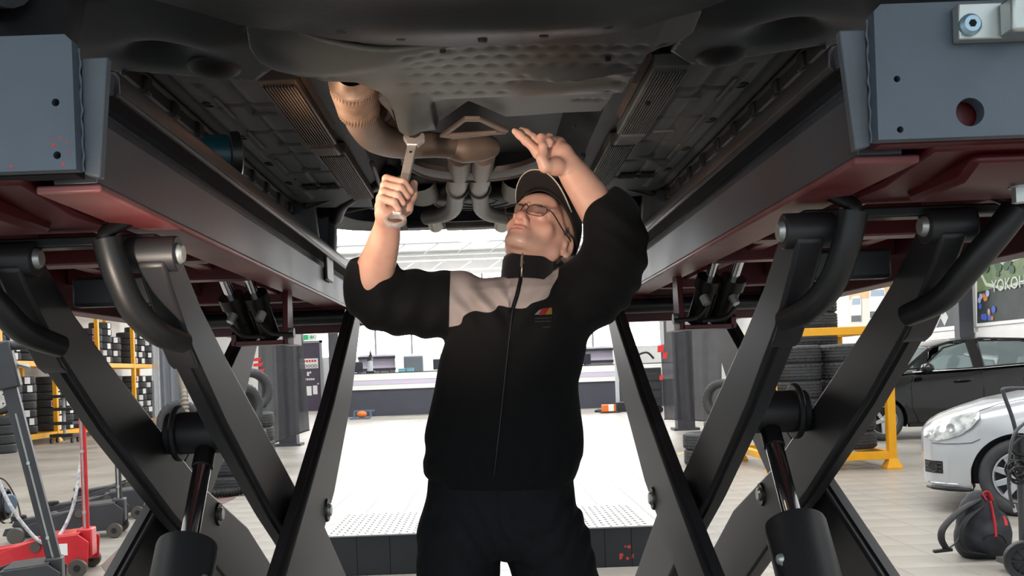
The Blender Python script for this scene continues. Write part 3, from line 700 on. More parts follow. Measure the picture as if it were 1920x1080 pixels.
for t in (0.012, 0.125):
    cp(MB().lathe([(0.052 - 0.05*t + 0.003*math.cos(a), t + 0.004*math.sin(a)) for a in [k*PI/4 for k in range(8)]], fl0 - ax * 0.03, ax, 28, closed=True), 'flex_band', m_braid, parent=ex)
f2 = PZ(725, 215, 1.93)
cp(MB().lathe([(0.028, -0.05), (0.036, -0.045), (0.037, 0.045), (0.028, 0.05)], f2, (0.3, 1, 0), 20), 'flex_joint', m_braid, parent=ex)
for k in range(12):
    cp(MB().lathe([(0.0375 + 0.002*math.cos(a), -0.04 + k*0.0073 + 0.002*math.sin(a)) for a in [q*PI/3 for q in range(6)]], f2, (0.3, 1, 0), 18, closed=True), 'flex_ring', m_braid, parent=ex)
col_ = cp(MB().tube([PZ(838, 276, 1.885), PZ(868, 277, 1.885), PZ(905, 276, 1.89), PZ(926, 276, 1.895)], [0.028, 0.042, 0.038, 0.026], 22, sub=5), 'collector', m_rust, smooth=180)
cp(MB().lathe([(0.041 + 0.004*math.cos(a), 0.005*math.sin(a)) for a in [k*PI/4 for k in range(8)]], PZ(893, 278, 1.889), (1, 0, 0), 24, closed=True), 'collector_band', m_exh, parent=col_)
for s, pts in ((-1, [(862, 285, 1.90), (862, 318, 1.905), (858, 345, 1.92), (854, 372, 1.94), (850, 390, 1.95), (838, 400, 1.955), (818, 405, 1.96), (800, 408, 1.965)]),
               (1, [(906, 283, 1.90), (902, 318, 1.905), (898, 345, 1.92), (900, 372, 1.94), (903, 390, 1.95), (915, 400, 1.955), (933, 405, 1.96), (950, 408, 1.965)])):
    path = [PZ(*p) for p in pts]
    pi = cp(MB().tube(path, [0.036, 0.036, 0.034, 0.034, 0.034, 0.034, 0.033, 0.033], 20, sub=7), 'tail_pipe', m_exh, smooth=180)
    cp(MB().tube(path[:3], [0.038, 0.0385, 0.036], 20, sub=5), 'pipe_sleeve', m_rust, parent=pi, smooth=180)
    c = PZ(858 if s < 0 else 899, 352, 1.925)
    cp(MB().lathe([(0.037 + 0.006*math.cos(a), 0.009*math.sin(a)) for a in [k*PI/4 for k in range(8)]], c, (0, 1, 0.15), 24, closed=True), 'pipe_clamp', m_exh, parent=pi)
    t0 = PZ(814 if s < 0 else 944, 404, 2.015); t1 = t0 + Vector((0.0, 0.14, -0.03))
    t0 = PY(812 if s < 0 else 944, 404, 4.62); t1 = PY(818 if s < 0 else 940, 424, 4.70)
    cp(MB().tube([t0, t1], [0.036, 0.038], 22, cap=False), 'exhaust_tip', m_tip, parent=pi)
    cp(MB().lathe([(0, 0), (0.034, 0)], t0.lerp(t1, 0.7), t1 - t0, 20), 'tip_mouth', m_hole, parent=pi)
# curved cross member under the pipes, triangular stay, tie plates
cm = [PZ(752, 296, 1.90), PZ(790, 318, 1.893), PZ(840, 328, 1.885), PZ(900, 329, 1.884), PZ(960, 322, 1.888), PZ(1010, 306, 1.893), PZ(1062, 286, 1.90)]
cps, _ = spline(cm, 0.01, 6)
cp(MB().grid([[p + Vector((0, dy, dz)) for dy, dz in ((-0.06, 0.012), (-0.055, -0.002), (-0.02, -0.008), (0.05, -0.008), (0.06, 0.018), (-0.06, 0.012))] for p in cps]), 'cross_member', m_cross, smooth=40)
cp(MB().tube([p + Vector((0, 0.048, -0.008)) for p in cps], 0.005, 8), 'cross_member_bead', m_cross)
tri = [PZ(x, y, 1.868) for x, y in ((824, 258), (872, 223), (900, 223), (955, 246), (948, 252), (845, 260))]
tin = [PZ(x, y, 1.868) for x, y in ((838, 255), (873, 229), (899, 229), (938, 248))]
cp(MB().holed(tri, [tin], (0, 0, 0.008)), 'triangle_stay', m_bracketb, 0.002)
cp(MB().prism([PZ(x, y, 1.866) for x, y in ((842, 256), (930, 249), (950, 251), (846, 262))], (0, 0, 0.006)), 'stay_lip', m_bracketb, 0.001)
ear = [PZ(x, y, 1.875) for x, y in ((706, 185), (726, 172), (738, 178), (733, 190), (742, 232), (728, 210), (714, 196))]
cp(MB().prism(ear, (0, 0, 0.02)), 'shield_ear', m_shield, 0.004)
# heat shields beside the rear pipes
for x, y, s in ((788, 352, -1), (972, 348, 1)):
    c = PZ(x, y, 1.985)
    cp(MB().grid([[c + Vector((0.065 * math.cos(a), -0.16 + 0.02 * j, -0.045 * math.sin(a) + 0.005 * (j % 2))) for a in [PI * i / 8 for i in range(9)]] for j in range(17)]), 'heat_shield', m_exh, smooth=30)
# rear axle, muffler shapes, spare wheel well, rear bumper
cp(MB().grid([[Vector((x, y, z)) for y, z in ((3.50, 2.08), (3.54, 2.0), (3.9, 2.03), (4.2, 2.06))] for x in (-0.70, -0.42, -0.36, 0.36, 0.42, 0.70)]), 'rear_floor', m_under)
cp(MB().tube([(-0.66, 3.95, 1.97), (-0.3, 3.9, 2.0), (0.3, 3.9, 2.0), (0.66, 3.95, 1.97)], [0.05, 0.04, 0.04, 0.05], 16, sub=6), 'rear_axle', m_under, smooth=180)
cp(MB().lathe([(0.0, -0.03), (0.20, -0.03), (0.26, 0.0), (0.28, 0.1)], (0.0, 4.3, 2.06), (0, 0, 1), 32), 'spare_wheel_well', m_under)
for k in range(3):
    cp(MB().lathe([(0.08 + k*0.06 + 0.006*math.cos(a), 0.006*math.sin(a)) for a in [q*PI/3 for q in range(6)]], (0.0, 4.3, 2.03), (0, 0, 1), 28, closed=True), 'well_bead', m_under)
for s in (-1, 1):
    cp(MB().sphere((s*0.42, 4.25, 2.09), (0.15, 0.28, 0.085), 20, 12), 'muffler', m_sill, smooth=180)
    cp(MB().tube([(s*0.30, 3.3, 1.96), (s*0.52, 3.72, 1.95), (s*0.6, 4.0, 1.93)], 0.03, 12, sub=5), 'trailing_arm', m_under, smooth=180)
    cp(MB().tube([(s*0.35, 3.62, 1.99), (s*0.5, 3.60, 1.96), (s*0.66, 3.66, 1.93)], 0.02, 10, sub=5), 'suspension_arm', m_sill, smooth=180)
    cp(MB().tube([(s*0.33, 3.0, 1.93), (s*0.34, 3.3, 1.925), (s*0.36, 3.6, 1.95)], 0.008, 8, sub=4), 'brake_line', m_exh, smooth=180)
bump = [(-0.80, 4.2, 2.03), (-0.76, 4.62, 2.0), (-0.60, 4.80, 1.995), (-0.35, 4.86, 1.995), (0, 4.88, 2.0), (0.35, 4.86, 1.995), (0.60, 4.80, 1.995), (0.76, 4.62, 2.0), (0.80, 4.2, 2.03)]
bs, _ = spline([Vector(p) for p in bump], 0.01, 5)
cp(MB().grid([[p + Vector((p.x*k[0], (p.y - 4.0)*k[0]*0.5, k[1])) for k in ((-0.16, 0.03), (0.0, 0.0), (0.03, 0.03), (0.05, 0.25), (0.04, 0.45))] for p in bs]), 'rear_bumper', m_sill, smooth=180)
cp(MB().box(-0.17, 0.17, 4.76, 4.85, 1.985, 2.02), 'bumper_insert', m_exh, 0.008)
for s in (-1, 1): cp(MB().box(*sorted((s*0.20, s*0.36)), 4.70, 4.80, 1.985, 2.03), 'diffuser_block', m_sill, 0.01)
# ------------------------------------------------------------------ the mechanic
class Field:
    def __init__(s, xs, ys, zs):
        s.xs, s.ys, s.zs = (np.asarray(a, np.float32) for a in (xs, ys, zs))
        s.F = np.full((len(xs), len(ys), len(zs)), 0.3, np.float32)
    def sub(s, lo, hi):
        sl = []
        for a, l, h in ((s.xs, lo[0], hi[0]), (s.ys, lo[1], hi[1]), (s.zs, lo[2], hi[2])):
            i, j = np.searchsorted(a, l), np.searchsorted(a, h); sl.append(slice(max(0, i - 1), min(len(a), j + 1)))
        return tuple(sl), s.xs[sl[0]][:, None, None], s.ys[sl[1]][None, :, None], s.zs[sl[2]][None, None, :]
    def put(s, fn, lo, hi, k=0.0, op='u', pad=0.03):
        sl, X, Y, Z = s.sub([l - pad - k for l in lo], [h + pad + k for h in hi])
        d = fn(X, Y, Z).astype(np.float32); a = s.F[sl]
        if op == 's': a, d = -a, d
        if k > 0:
            h = np.maximum(k - np.abs(a - d), 0) / k; r = np.minimum(a, d) - h * h * k * 0.25
        else: r = np.minimum(a, d)
        s.F[sl] = -r if op == 's' else r
    def cap(s, a, b, ra, rb, k=0.01, op='u'):
        a, b = np.array(a, float), np.array(b, float); ab = b - a; L = max(1e-9, float(ab @ ab)); R = max(ra, rb)
        def fn(X, Y, Z):
            t = np.clip(((X - a[0]) * ab[0] + (Y - a[1]) * ab[1] + (Z - a[2]) * ab[2]) / L, 0, 1)
            return np.sqrt((X - a[0] - t*ab[0])**2 + (Y - a[1] - t*ab[1])**2 + (Z - a[2] - t*ab[2])**2) - (ra + (rb - ra) * t)
        s.put(fn, np.minimum(a, b) - R, np.maximum(a, b) + R, k, op)
    def chain(s, pts, rs, k=0.01, sub=0):
        pts = [Vector(p) for p in pts]
        if sub: pts, rs = spline(pts, list(rs), sub)
        for i in range(len(pts) - 1): s.cap(pts[i], pts[i+1], rs[i], rs[i+1], k)
    def ell(s, c, r, M=None, k=0.01, op='u'):
        c = np.array(c, float); r = np.array(r, float); R = r.max()
        M = np.eye(3) if M is None else np.array(M)
        def fn(X, Y, Z):
            x, y, z = X - c[0], Y - c[1], Z - c[2]
            q = [(M[0][i]*x + M[1][i]*y + M[2][i]*z) for i in range(3)]
            k0 = np.sqrt(sum((q[i]/r[i])**2 for i in range(3))); k1 = np.sqrt(sum((q[i]/r[i]**2)**2 for i in range(3)))
            return k0 * (k0 - 1) / np.maximum(k1, 1e-6)
        s.put(fn, c - R, c + R, k, op)
    def column(s, zs, cx, rx, cy, ry, k=0.02, pw=2.0):      # stack of ellipses
        zs = np.array(zs); o = np.argsort(zs); f = lambda v: np.array(v, float)[o]
        zz = zs[o]; cx, rx, cy, ry = f(cx), f(rx), f(cy), f(ry)
        def fn(X, Y, Z):
            z = Z; a, b, c, d = (np.interp(z, zz, q) for q in (cx, rx, cy, ry))
            q = ((np.abs(X - a) / b) ** pw + (np.abs(Y - c) / d) ** pw) ** (1 / pw)
            e = (q - 1) * np.minimum(b, d)
            return np.maximum(e, np.maximum(zz[0] - z, z - zz[-1]))
        s.put(fn, (float((cx - rx).min()), float((cy - ry).min()), zz[0]), (float((cx + rx).max()), float((cy + ry).max()), zz[-1]), k)
    def warp(s, fn):
        X, Y, Z = s.xs[:, None, None], s.ys[None, :, None], s.zs[None, None, :]
        m = np.abs(s.F) < 0.03
        ii = np.nonzero(m)
        s.F[ii] += fn(s.xs[ii[0]], s.ys[ii[1]], s.zs[ii[2]]).astype(np.float32)
    def mesh(s):
        Fv = s.F; S = Fv < 0
        c = [S[i:S.shape[0]-1+i, j:S.shape[1]-1+j, k:S.shape[2]-1+k] for i in (0, 1) for j in (0, 1) for k in (0, 1)]
        allv = c[0].copy(); anyv = c[0].copy()
        for q in c[1:]: allv &= q; anyv |= q
        act = np.argwhere(anyv & ~allv); N = len(act)
        ids = np.full(tuple(d - 1 for d in S.shape), -1, np.int32); ids[act[:, 0], act[:, 1], act[:, 2]] = np.arange(N)
        corner = [(i, j, k) for i in (0, 1) for j in (0, 1) for k in (0, 1)]
        val = np.stack([Fv[act[:, 0]+i, act[:, 1]+j, act[:, 2]+k] for i, j, k in corner], 1)
        acc = np.zeros((N, 3)); cnt = np.zeros(N)
        for a in range(8):
            for b in range(a + 1, 8):
                if sum(abs(corner[a][q] - corner[b][q]) for q in range(3)) != 1: continue
                va, vb = val[:, a], val[:, b]; m = (va < 0) != (vb < 0)
                t = va[m] / (va[m] - vb[m])
                acc[m] += np.array(corner[a])[None] + t[:, None] * (np.array(corner[b]) - np.array(corner[a]))[None]; cnt[m] += 1
        loc = acc / cnt[:, None]
        P = np.empty((N, 3))
        for ax, arr in enumerate((s.xs, s.ys, s.zs)):
            P[:, ax] = arr[act[:, ax]] + loc[:, ax] * (arr[act[:, ax] + 1] - arr[act[:, ax]])
        quads = []
        for ax in range(3):
            sl0 = [slice(1, -1)] * 3; sl1 = [slice(1, -1)] * 3; sl0[ax] = slice(0, -1); sl1[ax] = slice(1, None)
            A, B = S[tuple(sl0)], S[tuple(sl1)]
            for flip, m in ((0, A & ~B), (1, ~A & B)):
                e = np.argwhere(m)
                if not len(e): continue
                off = np.ones(3, int); off[ax] = 0; e = e + off
                u, v = [q for q in range(3) if q != ax]
                def idx(du, dv):
                    w = e.copy(); w[:, u] -= du; w[:, v] -= dv; return ids[w[:, 0], w[:, 1], w[:, 2]]
                q = np.stack([idx(1, 1), idx(0, 1), idx(0, 0), idx(1, 0)], 1)
                if (flip == 1) != (ax == 1): q = q[:, ::-1]
                quads.append(q)
        return P, np.concatenate(quads)
def np_mesh(name, P, Q, m, parent, attrs=None, relax=0):
    if relax:
        e = np.concatenate([Q[:, [0, 1]], Q[:, [1, 2]], Q[:, [2, 3]], Q[:, [3, 0]]])
        for _ in range(relax):
            acc = np.zeros_like(P); cn = np.zeros(len(P))
            for k in range(3): acc[:, k] = np.bincount(e[:, 0], P[e[:, 1], k], len(P)) + np.bincount(e[:, 1], P[e[:, 0], k], len(P))
            cn = np.bincount(e[:, 0], minlength=len(P)) + np.bincount(e[:, 1], minlength=len(P))
            P = 0.5 * P + 0.5 * acc / np.maximum(cn, 1)[:, None]
    L = np.array(parent.location) if parent is not None else np.zeros(3)
    me = bpy.data.meshes.new(name)
    me.vertices.add(len(P)); me.vertices.foreach_set('co', (P - L).astype(np.float32).ravel())
    me.loops.add(Q.size); me.loops.foreach_set('vertex_index', Q.astype(np.int32).ravel())
    me.polygons.add(len(Q)); me.polygons.foreach_set('loop_start', np.arange(0, Q.size, 4, dtype=np.int32))
    try: me.polygons.foreach_set('loop_total', np.full(len(Q), 4, np.int32))
    except Exception: pass
    me.update(calc_edges=True); me.validate()
    me.polygons.foreach_set('use_smooth', [True] * len(me.polygons))
    for k, a in (attrs or {}).items():
        at = me.attributes.new(k, 'FLOAT', 'POINT'); at.data.foreach_set('value', np.asarray(a, np.float32))
    me.materials.append(m)
    o = bpy.data.objects.new(name, me); COL.objects.link(o)
    if parent is not None: o.parent = parent
    return o, P
def rng(a, b, st): return np.arange(a, b, st)

m_skin = mat('skin', (216, 172, 152), 0.42, var=0.45, vscale=26, col2=(196, 136, 116), bump=0.05, bscale=260, sss=0.12, detail=5)
m_hair = mat('grey_hair', (118, 110, 104), 0.8, var=0.5, vscale=180, bump=0.4, bscale=400)
m_cloth_blk = mat('black_fleece', (17, 17, 19), 0.85, var=0.25, vscale=60, bump=0.12, bscale=500, sheen=0.12, spec=0.2)
m_trouser = mat('black_work_trousers', (19, 21, 24), 0.8, var=0.2, vscale=50, bump=0.08, bscale=600, spec=0.25)
m_cap = mat('dark_cap_fabric', (30, 25, 24), 0.75, var=0.15, vscale=60, bump=0.1, bscale=500, spec=0.3)
m_pipe = mat('pale_piping', (196, 182, 166), 0.6)
m_shoe = mat('black_shoe_leather', (18, 18, 19), 0.45)

man = thing('person', 'mechanic in dark cap, glasses and black jacket with grey yoke, holding a wrench overhead', 'person', (PY(942, 960, 2.46).x, 2.46, 0))
# ---- joints from the photograph
YB = 2.46
sR, sL = PY(870, 566, 2.47), PY(1072, 566, 2.47)
eR, eL = PY(692, 560, 2.44), PY(1163, 452, 2.33)
wR, wL = PY(724, 436, 2.27), PY(1068, 314, 2.38)
# ---- wrench axis
WA, WB = PY(743, 408, 2.175), PY(776, 262, 2.345)
Wd = (WB - WA).normalized()
# ---- head frame
Rv = Vector((0.82, -0.54, -0.19)).normalized(); Uv = Vector((0.46, 0.44, 0.77)); Uv = (Uv - Rv * Uv.dot(Rv)).normalized(); Fv_ = Rv.cross(Uv).normalized()
HC = PY(1012, 447, 2.465)
HM = np.array([[Rv[i], Fv_[i], Uv[i]] for i in range(3)])       # local (left, forward, up) -> world
HMm = Matrix([[Rv[i], Fv_[i], Uv[i]] for i in range(3)])
def H(x, y, z): return HC + Rv * x + Fv_ * y + Uv * z
st = 0.0032
x0, x1 = eR.x - 0.10, eL.x + 0.09
zs = np.concatenate([rng(0.02, 1.0, 0.016), rng(1.0, 1.90, st)])
B = Field(rng(x0, x1, st), rng(2.05, 2.66, st), zs)
# torso and legs (all under the clothes)
def pz(y, x=950): return PY(x, y, YB).z
def px_(x, y): return PY(x, y, YB).x
prof = [(532, 950, 1030, .05), (550, 900, 1058, .08), (590, 868, 1076, .10), (650, 852, 1078, .105), (720, 838, 1066, .105), (800, 822, 1068, .11), (880, 815, 1070, .11), (960, 812, 1074, .11), (1020, 815, 1078, .10)]
B.column([pz(p[0]) for p in prof], [(px_(p[1], p[0]) + px_(p[2], p[0])) / 2 for p in prof], [(px_(p[2], p[0]) - px_(p[1], p[0])) / 2 for p in prof], [YB] * len(prof), [p[3] for p in prof], 0.02)
hips = [PY(868, 985, YB), PY(1020, 985, YB)]
knee = [PY(846, 1290, YB - 0.02), PY(1062, 1275, YB - 0.02)]
ank = [Vector((knee[0].x - 0.01, YB + 0.03, 0.09)), Vector((knee[1].x + 0.02, YB + 0.03, 0.09))]
for i in (0, 1):
    B.chain([hips[i], knee[i], ank[i]], [0.082, 0.058, 0.04], 0.03)
    B.chain([ank[i], ank[i] + Vector((0.0, -0.17, -0.045))], [0.035, 0.025], 0.02)
# neck
B.chain([PY(990, 535, 2.48), PY(993, 498, 2.478), H(0, -0.030, -0.045)], [0.058, 0.051, 0.050], 0.015)
B.chain([PY(981, 500, 2.445), H(0, 0.014, -0.070)], [0.018, 0.016], 0.015)
# arms
mR = eR.lerp(wR, 0.35); mL = eL.lerp(wL, 0.35)
B.chain([sR, eR], [0.055, 0.042], 0.02); B.chain([sL, eL], [0.055, 0.042], 0.02)
B.chain([eR, mR + Vector((-0.004, 0, 0)), eR.lerp(wR, 0.7), wR], [0.042, 0.044, 0.035, 0.0275], 0.02, sub=3)
B.chain([eL, mL, eL.lerp(wL, 0.7), wL], [0.042, 0.0445, 0.036, 0.0285], 0.02, sub=3)
# ---- head
def zs_(p): return (p[0], p[1], p[2] * 0.84 if p[2] < 0 else p[2])
def hcap(a, b, ra, rb, k=0.012, op='u'): B.cap(H(*zs_(a)), H(*zs_(b)), ra, rb, k, op)
def hell(c, r, k=0.012, op='u', rot=None):
    M = HM if rot is None else HM @ np.array(rot)
    B.ell(H(*zs_(c)), r, M, k, op)
hell((0, -0.018, 0.045), (0.075, 0.097, 0.088), 0.0)
hell((0, 0.030, -0.022), (0.061, 0.062, 0.076), 0.035)
for s in (-1, 1):
    hcap((s*0.057, 0.002, -0.052), (s*0.020, 0.072, -0.092), 0.0165, 0.0155, 0.022)
    hcap((s*0.060, 0.0, -0.01), (s*0.057, 0.002, -0.052), 0.015, 0.0165, 0.02)
    hell((s*0.045, 0.058, -0.022), (0.018, 0.014, 0.014), 0.022)
hell((0, 0.080, -0.094), (0.020, 0.016, 0.0165), 0.016)
hell((0, 0.076, 0.045), (0.05, 0.02, 0.03), 0.03)
hcap((-0.036, 0.080, 0.020), (0.036, 0.080, 0.020), 0.013, 0.013, 0.02)
for s in (-1, 1): hell((s*0.031, 0.103, -0.002), (0.017, 0.014, 0.012), 0.014, 's')
hcap((0, 0.086, 0.010), (0, 0.109, -0.030), 0.0085, 0.0105, 0.014)
hell((0, 0.110, -0.036), (0.0125, 0.012, 0.011), 0.008)
for s in (-1, 1):
    hell((s*0.0125, 0.099, -0.041), (0.0075, 0.010, 0.0075), 0.006)
    hell((s*0.0065, 0.103, -0.0495), (0.0038, 0.0055, 0.004), 0.003, 's')
    hell((s*0.031, 0.0815, -0.002), (0.0155, 0.0115, 0.0105), 0.006)           # lids
    hell((s*0.030, 0.093, -0.0045), (0.0115, 0.004, 0.0016), 0.003, 's')       # lid slit
hell((0, 0.085, -0.066), (0.025, 0.011, 0.018), 0.016)
hell((0, 0.0975, -0.0655), (0.021, 0.006, 0.0045), 0.006)
hell((0, 0.0965, -0.0755), (0.018, 0.006, 0.005), 0.006)
hell((0, 0.105, -0.0705), (0.024, 0.010, 0.0016), 0.003, 's')
for s in (-1, 1):
    rot = Matrix.Rotation(s * 0.35, 3, 'Z') @ Matrix.Rotation(-0.25, 3, 'X')
    hell((s*0.080, -0.016, -0.008), (0.0085, 0.019, 0.031), 0.008, 'u', rot)
    hell((s*0.089, -0.013, -0.004), (0.0075, 0.011, 0.020), 0.005, 's', rot)
    hell((s*0.079, -0.003, -0.012), (0.006, 0.006, 0.009), 0.005)
    hell((s*0.078, -0.008, -0.034), (0.006, 0.008, 0.009), 0.006)
# ---- right hand (on the wrench): W along the wrench, Xr to the image right, Cc to the camera
Xr = Vector((1, 0, 0)); Xr = (Xr - Wd * Xr.dot(Wd)).normalized(); Cc = Wd.cross(Xr).normalized()
if Cc.y > 0: Cc = -Cc
G = WA + Wd * 0.062
def HR(x, c, w): return G + Xr * x + Cc * c + Wd * w
lv = [0.036, 0.013, -0.010, -0.032]
for i, w in enumerate(lv):
    mcp = HR(-0.046 + 0.004 * abs(i - 1.3), -0.012, w - 0.004); pip = HR(-0.036, 0.024, w + 0.003); dip = HR(0.006 - 0.004 * i, 0.0265 - 0.001*i, w - 0.006 - (0.004 if i == 0 else 0)); tip = HR(0.022 - 0.006 * i, 0.010, w - 0.013 - (0.006 if i == 0 else 0))
    r = (0.0105, 0.0108, 0.0102, 0.009)[i]
    B.chain([mcp, pip], [r * 1.12, r * 1.05], 0.006); B.chain([pip, dip], [r * 1.04, r * 0.95], 0.004); B.chain([dip, tip], [r * 0.95, r * 0.82], 0.004)
    B.chain([wR, HR(-0.036, -0.022, w * 0.85 - 0.006), mcp], [0.019, 0.0165, 0.0125], 0.014)
B.chain([wR, HR(-0.018, -0.030, -0.025)], [0.024, 0.024], 0.02)
B.chain([HR(-0.015, -0.034, -0.03), HR(0.010, -0.026, 0.0), HR(0.0205, -0.014, 0.035), HR(0.0225, -0.004, 0.060)], [0.019, 0.0155, 0.0115, 0.0095], 0.01)
# ---- left hand, palm to the camera below the tray
def HL(x, y, Y): return PY(x, y, Y)
yy = 2.36
Lf = {
    'index': ([(1010, 287, 2.355), (986, 264, 2.35), (974, 253, 2.355), (965, 246, 2.36)], [0.0115, 0.0105, 0.0098, 0.0082]),
    'middle': ([(1018, 272, 2.37), (1000, 258, 2.365), (987, 249, 2.37), (978, 244, 2.375)], [0.0115, 0.0108, 0.010, 0.0082]),
    'ring': ([(1036, 268, 2.375), (1015, 258, 2.335), (1018, 274, 2.318), (1021, 284, 2.320)], [0.0115, 0.0105, 0.0098, 0.0082]),
    'little': ([(1049, 268, 2.385), (1030, 257, 2.345), (1030, 266, 2.327), (1030, 272, 2.328)], [0.0108, 0.0096, 0.009, 0.0078])}
for n, (pts, rs) in Lf.items():
    P_ = [HL(*p) for p in pts]
    B.chain(P_, rs, 0.005)
    B.chain([wL, wL.lerp(P_[0], 0.6), P_[0]], [0.0215, 0.0175, 0.0135], 0.014)
B.chain([HL(1062, 314, 2.37), HL(1042, 312, 2.345), HL(1022, 312, 2.325), HL(1015, 297, 2.318), HL(1017, 286, 2.318)], [0.022, 0.021, 0.0145, 0.0115, 0.0092], 0.009)
B.chain([wL, HL(1056, 285, 2.365)], [0.025, 0.021], 0.015)
Pv, Q = B.mesh()
def head_local(P): 
    q = (P - np.array(HC)) @ HM
    return q[:, 0], q[:, 1], q[:, 2]
hx_, hy_, hz_ = head_local(Pv)
near = np.exp(-(np.maximum(np.sqrt(hx_**2 + hy_**2 + hz_**2) - 0.14, 0) / 0.01) ** 2)
stub = near / (1 + np.exp((hz_ + 0.046 + 0.25 * np.maximum(0, 0.04 - hy_)) / 0.008)) / (1 + np.exp(-(hy_ + 0.01) / 0.01))
lip = np.exp(-(hx_ / 0.021) ** 4 - ((hz_ + 0.059) / 0.0095) ** 4) * (hy_ > 0.085)
redn = near * (np.exp(-((np.abs(hx_) - 0.04) / 0.02) ** 2 - ((hz_ + 0.025) / 0.02) ** 2) * (hy_ > 0.03) * 0.5 + np.exp(-(hx_ / 0.016) ** 2 - ((hz_ + 0.030) / 0.014) ** 2) * (hy_ > 0.09))
body, _ = np_mesh('body', Pv, Q, m_skin, man, {'stubble': np.clip(stub * (1 - lip), 0, 1), 'redness': np.clip(lip + redn, 0, 1)}, relax=1)
nt_ = m_skin.node_tree; bs_ = nt_.nodes['Principled BSDF']; src_ = bs_.inputs['Base Color'].links[0].from_socket
for an_, c_, f_ in (('stubble', (142, 116, 106), 0.55), ('redness', (190, 104, 90), 0.55)):
    at_ = nt_.nodes.new('ShaderNodeAttribute'); at_.attribute_name = an_
    ml_ = nt_.nodes.new('ShaderNodeMath'); ml_.operation = 'MULTIPLY'; ml_.inputs[1].default_value = f_; nt_.links.new(at_.outputs['Fac'], ml_.inputs[0])
    mx_ = nt_.nodes.new('ShaderNodeMix'); mx_.data_type = 'RGBA'; nt_.links.new(ml_.outputs[0], mx_.inputs[0]); nt_.links.new(src_, mx_.inputs[6]); mx_.inputs[7].default_value = (*lin(c_), 1)
    src_ = mx_.outputs[2]
nt_.links.new(src_, bs_.inputs['Base Color'])
del B
# ---- eyes, hair, cap, glasses
m_eye = mat('eye_white', (214, 204, 198), 0.2); m_iris = mat('eye_iris', (58, 44, 34), 0.2)
for s in (-1, 1):
    e_ = MB().sphere(H(s*0.031, 0.0785, -0.0032), 0.0112, 16, 10).build('eye', m_eye, man, smooth=180)
    MB().sphere(H(s*0.031, 0.0855, -0.0028), 0.0048, 12, 8).build('iris', m_iris, e_, smooth=180)
hb = Field(rng(HC.x - 0.16, HC.x + 0.16, 0.003), rng(HC.y - 0.16, HC.y + 0.16, 0.003), rng(HC.z - 0.14, HC.z + 0.18, 0.003))
for s in (-1, 1):
    hb.ell(H(s*0.0662, 0.006, 0.020), (0.0075, 0.014, 0.030), HM, 0.0)
    hb.ell(H(s*0.052, -0.055, 0.015), (0.024, 0.030, 0.028), HM, 0.01)
hb.ell(H(0, -0.075, 0.015), (0.055, 0.036, 0.036), HM, 0.01)
hb.warp(lambda X, Y, Z: 0.0012 * np.sin(900 * X) * np.sin(800 * Z))
P_, Q_ = hb.mesh(); np_mesh('hair', P_, Q_, m_hair, man)
for s in (-1, 1):
    MB().tube([H(s*0.014, 0.0945, 0.0165), H(s*0.03, 0.0955, 0.0205), H(s*0.046, 0.086, 0.016)], [0.0025, 0.0036, 0.002], 8, sub=4).build('eyebrow', m_hair, man, smooth=180)
cap_o = None
def crown(th, ph):    # th around, ph 0 rim .. 1 top
    cx, cy = math.sin(th), math.cos(th)
    yr = cy * 0.112 - 0.014
    zr = 0.036 + 0.38 * yr
    top = 0.142
    r = math.cos(ph * PI / 2) ** 0.75
    z = zr + (top - zr) * math.sin(ph * PI / 2)
    return H(cx * 0.086 * r, -0.014 + cy * 0.112 * r, z)
n = 40
cap_o = MB().grid([[crown(2 * PI * i / n, j / 12) for j in range(13)] for i in range(n)], closeu=True).build('cap', m_cap, man, smooth=180)
cap_o.modifiers.new('thick', 'SOLIDIFY').thickness = 0.003
BR = []
for i in range(25):
    a = -1.05 + 2.1 * i / 24; t = i / 12 - 1
    row = []
    L = 0.050 * (1 - abs(t) ** 3.0) ** 0.5 if abs(t) < 1 else 0
    for j in range(7):
        u = j / 6
        p0 = (math.sin(a) * 0.087, -0.014 + math.cos(a) * 0.113, 0.036 + 0.38 * (math.cos(a) * 0.112 - 0.014) + 0.002)
        q = (p0[0] * (1 + 0.06 * u), p0[1] + L * u, p0[2] + 0.012 * u - 0.012 * u * t * t + 0.006)
        row.append(H(*q))
    BR.append(row)
brim = MB().grid(BR).build('cap_brim', m_cap, cap_o, smooth=180)
brim.modifiers.new('thick', 'SOLIDIFY').thickness = 0.003
MB().tube([r_[-1] for r_ in BR], 0.0020, 6).build('brim_piping', m_pipe, cap_o, smooth=180)
MB().sphere(H(0, -0.014, 0.143), 0.006, 12, 8).build('cap_button', m_cap, cap_o, smooth=180)
m_gframe = mat('spectacle_frame', (46, 32, 30), 0.3, metal=0.4)
m_lens = mat('spectacle_lens', (250, 250, 250), 0.02, trans=1.0, ior=1.12, spec=0.6)
gl = thing('g', '', '')
bpy.data.objects.remove(gl)
def lens_loop(s, k=1.0):
    pts = []
    for i in range(28):
        a = 2 * PI * i / 28
        cx, cz = math.copysign(abs(math.cos(a)) ** 0.6, math.cos(a)), math.copysign(abs(math.sin(a)) ** 0.7, math.sin(a))
        x = s * 0.0335 + 0.0255 * cx * k; z = -0.005 + 0.0165 * cz * k
        y = 0.1115 - 0.35 * max(0, abs(x) - 0.01) ** 1.0 * 0.45 + 0.0
        pts.append(H(x, y, z))
    return pts
gf = MB()
for s in (-1, 1):
    lp = lens_loop(s); gf.tube(lp + [lp[0]], 0.0010, 6)
    gf.tube([H(s*0.058, 0.104, 0.003), H(s*0.070, 0.092, 0.004), H(s*0.0775, 0.03, 0.006), H(s*0.082, -0.012, 0.010), H(s*0.081, -0.03, -0.004)], 0.0017, 6, sub=4)
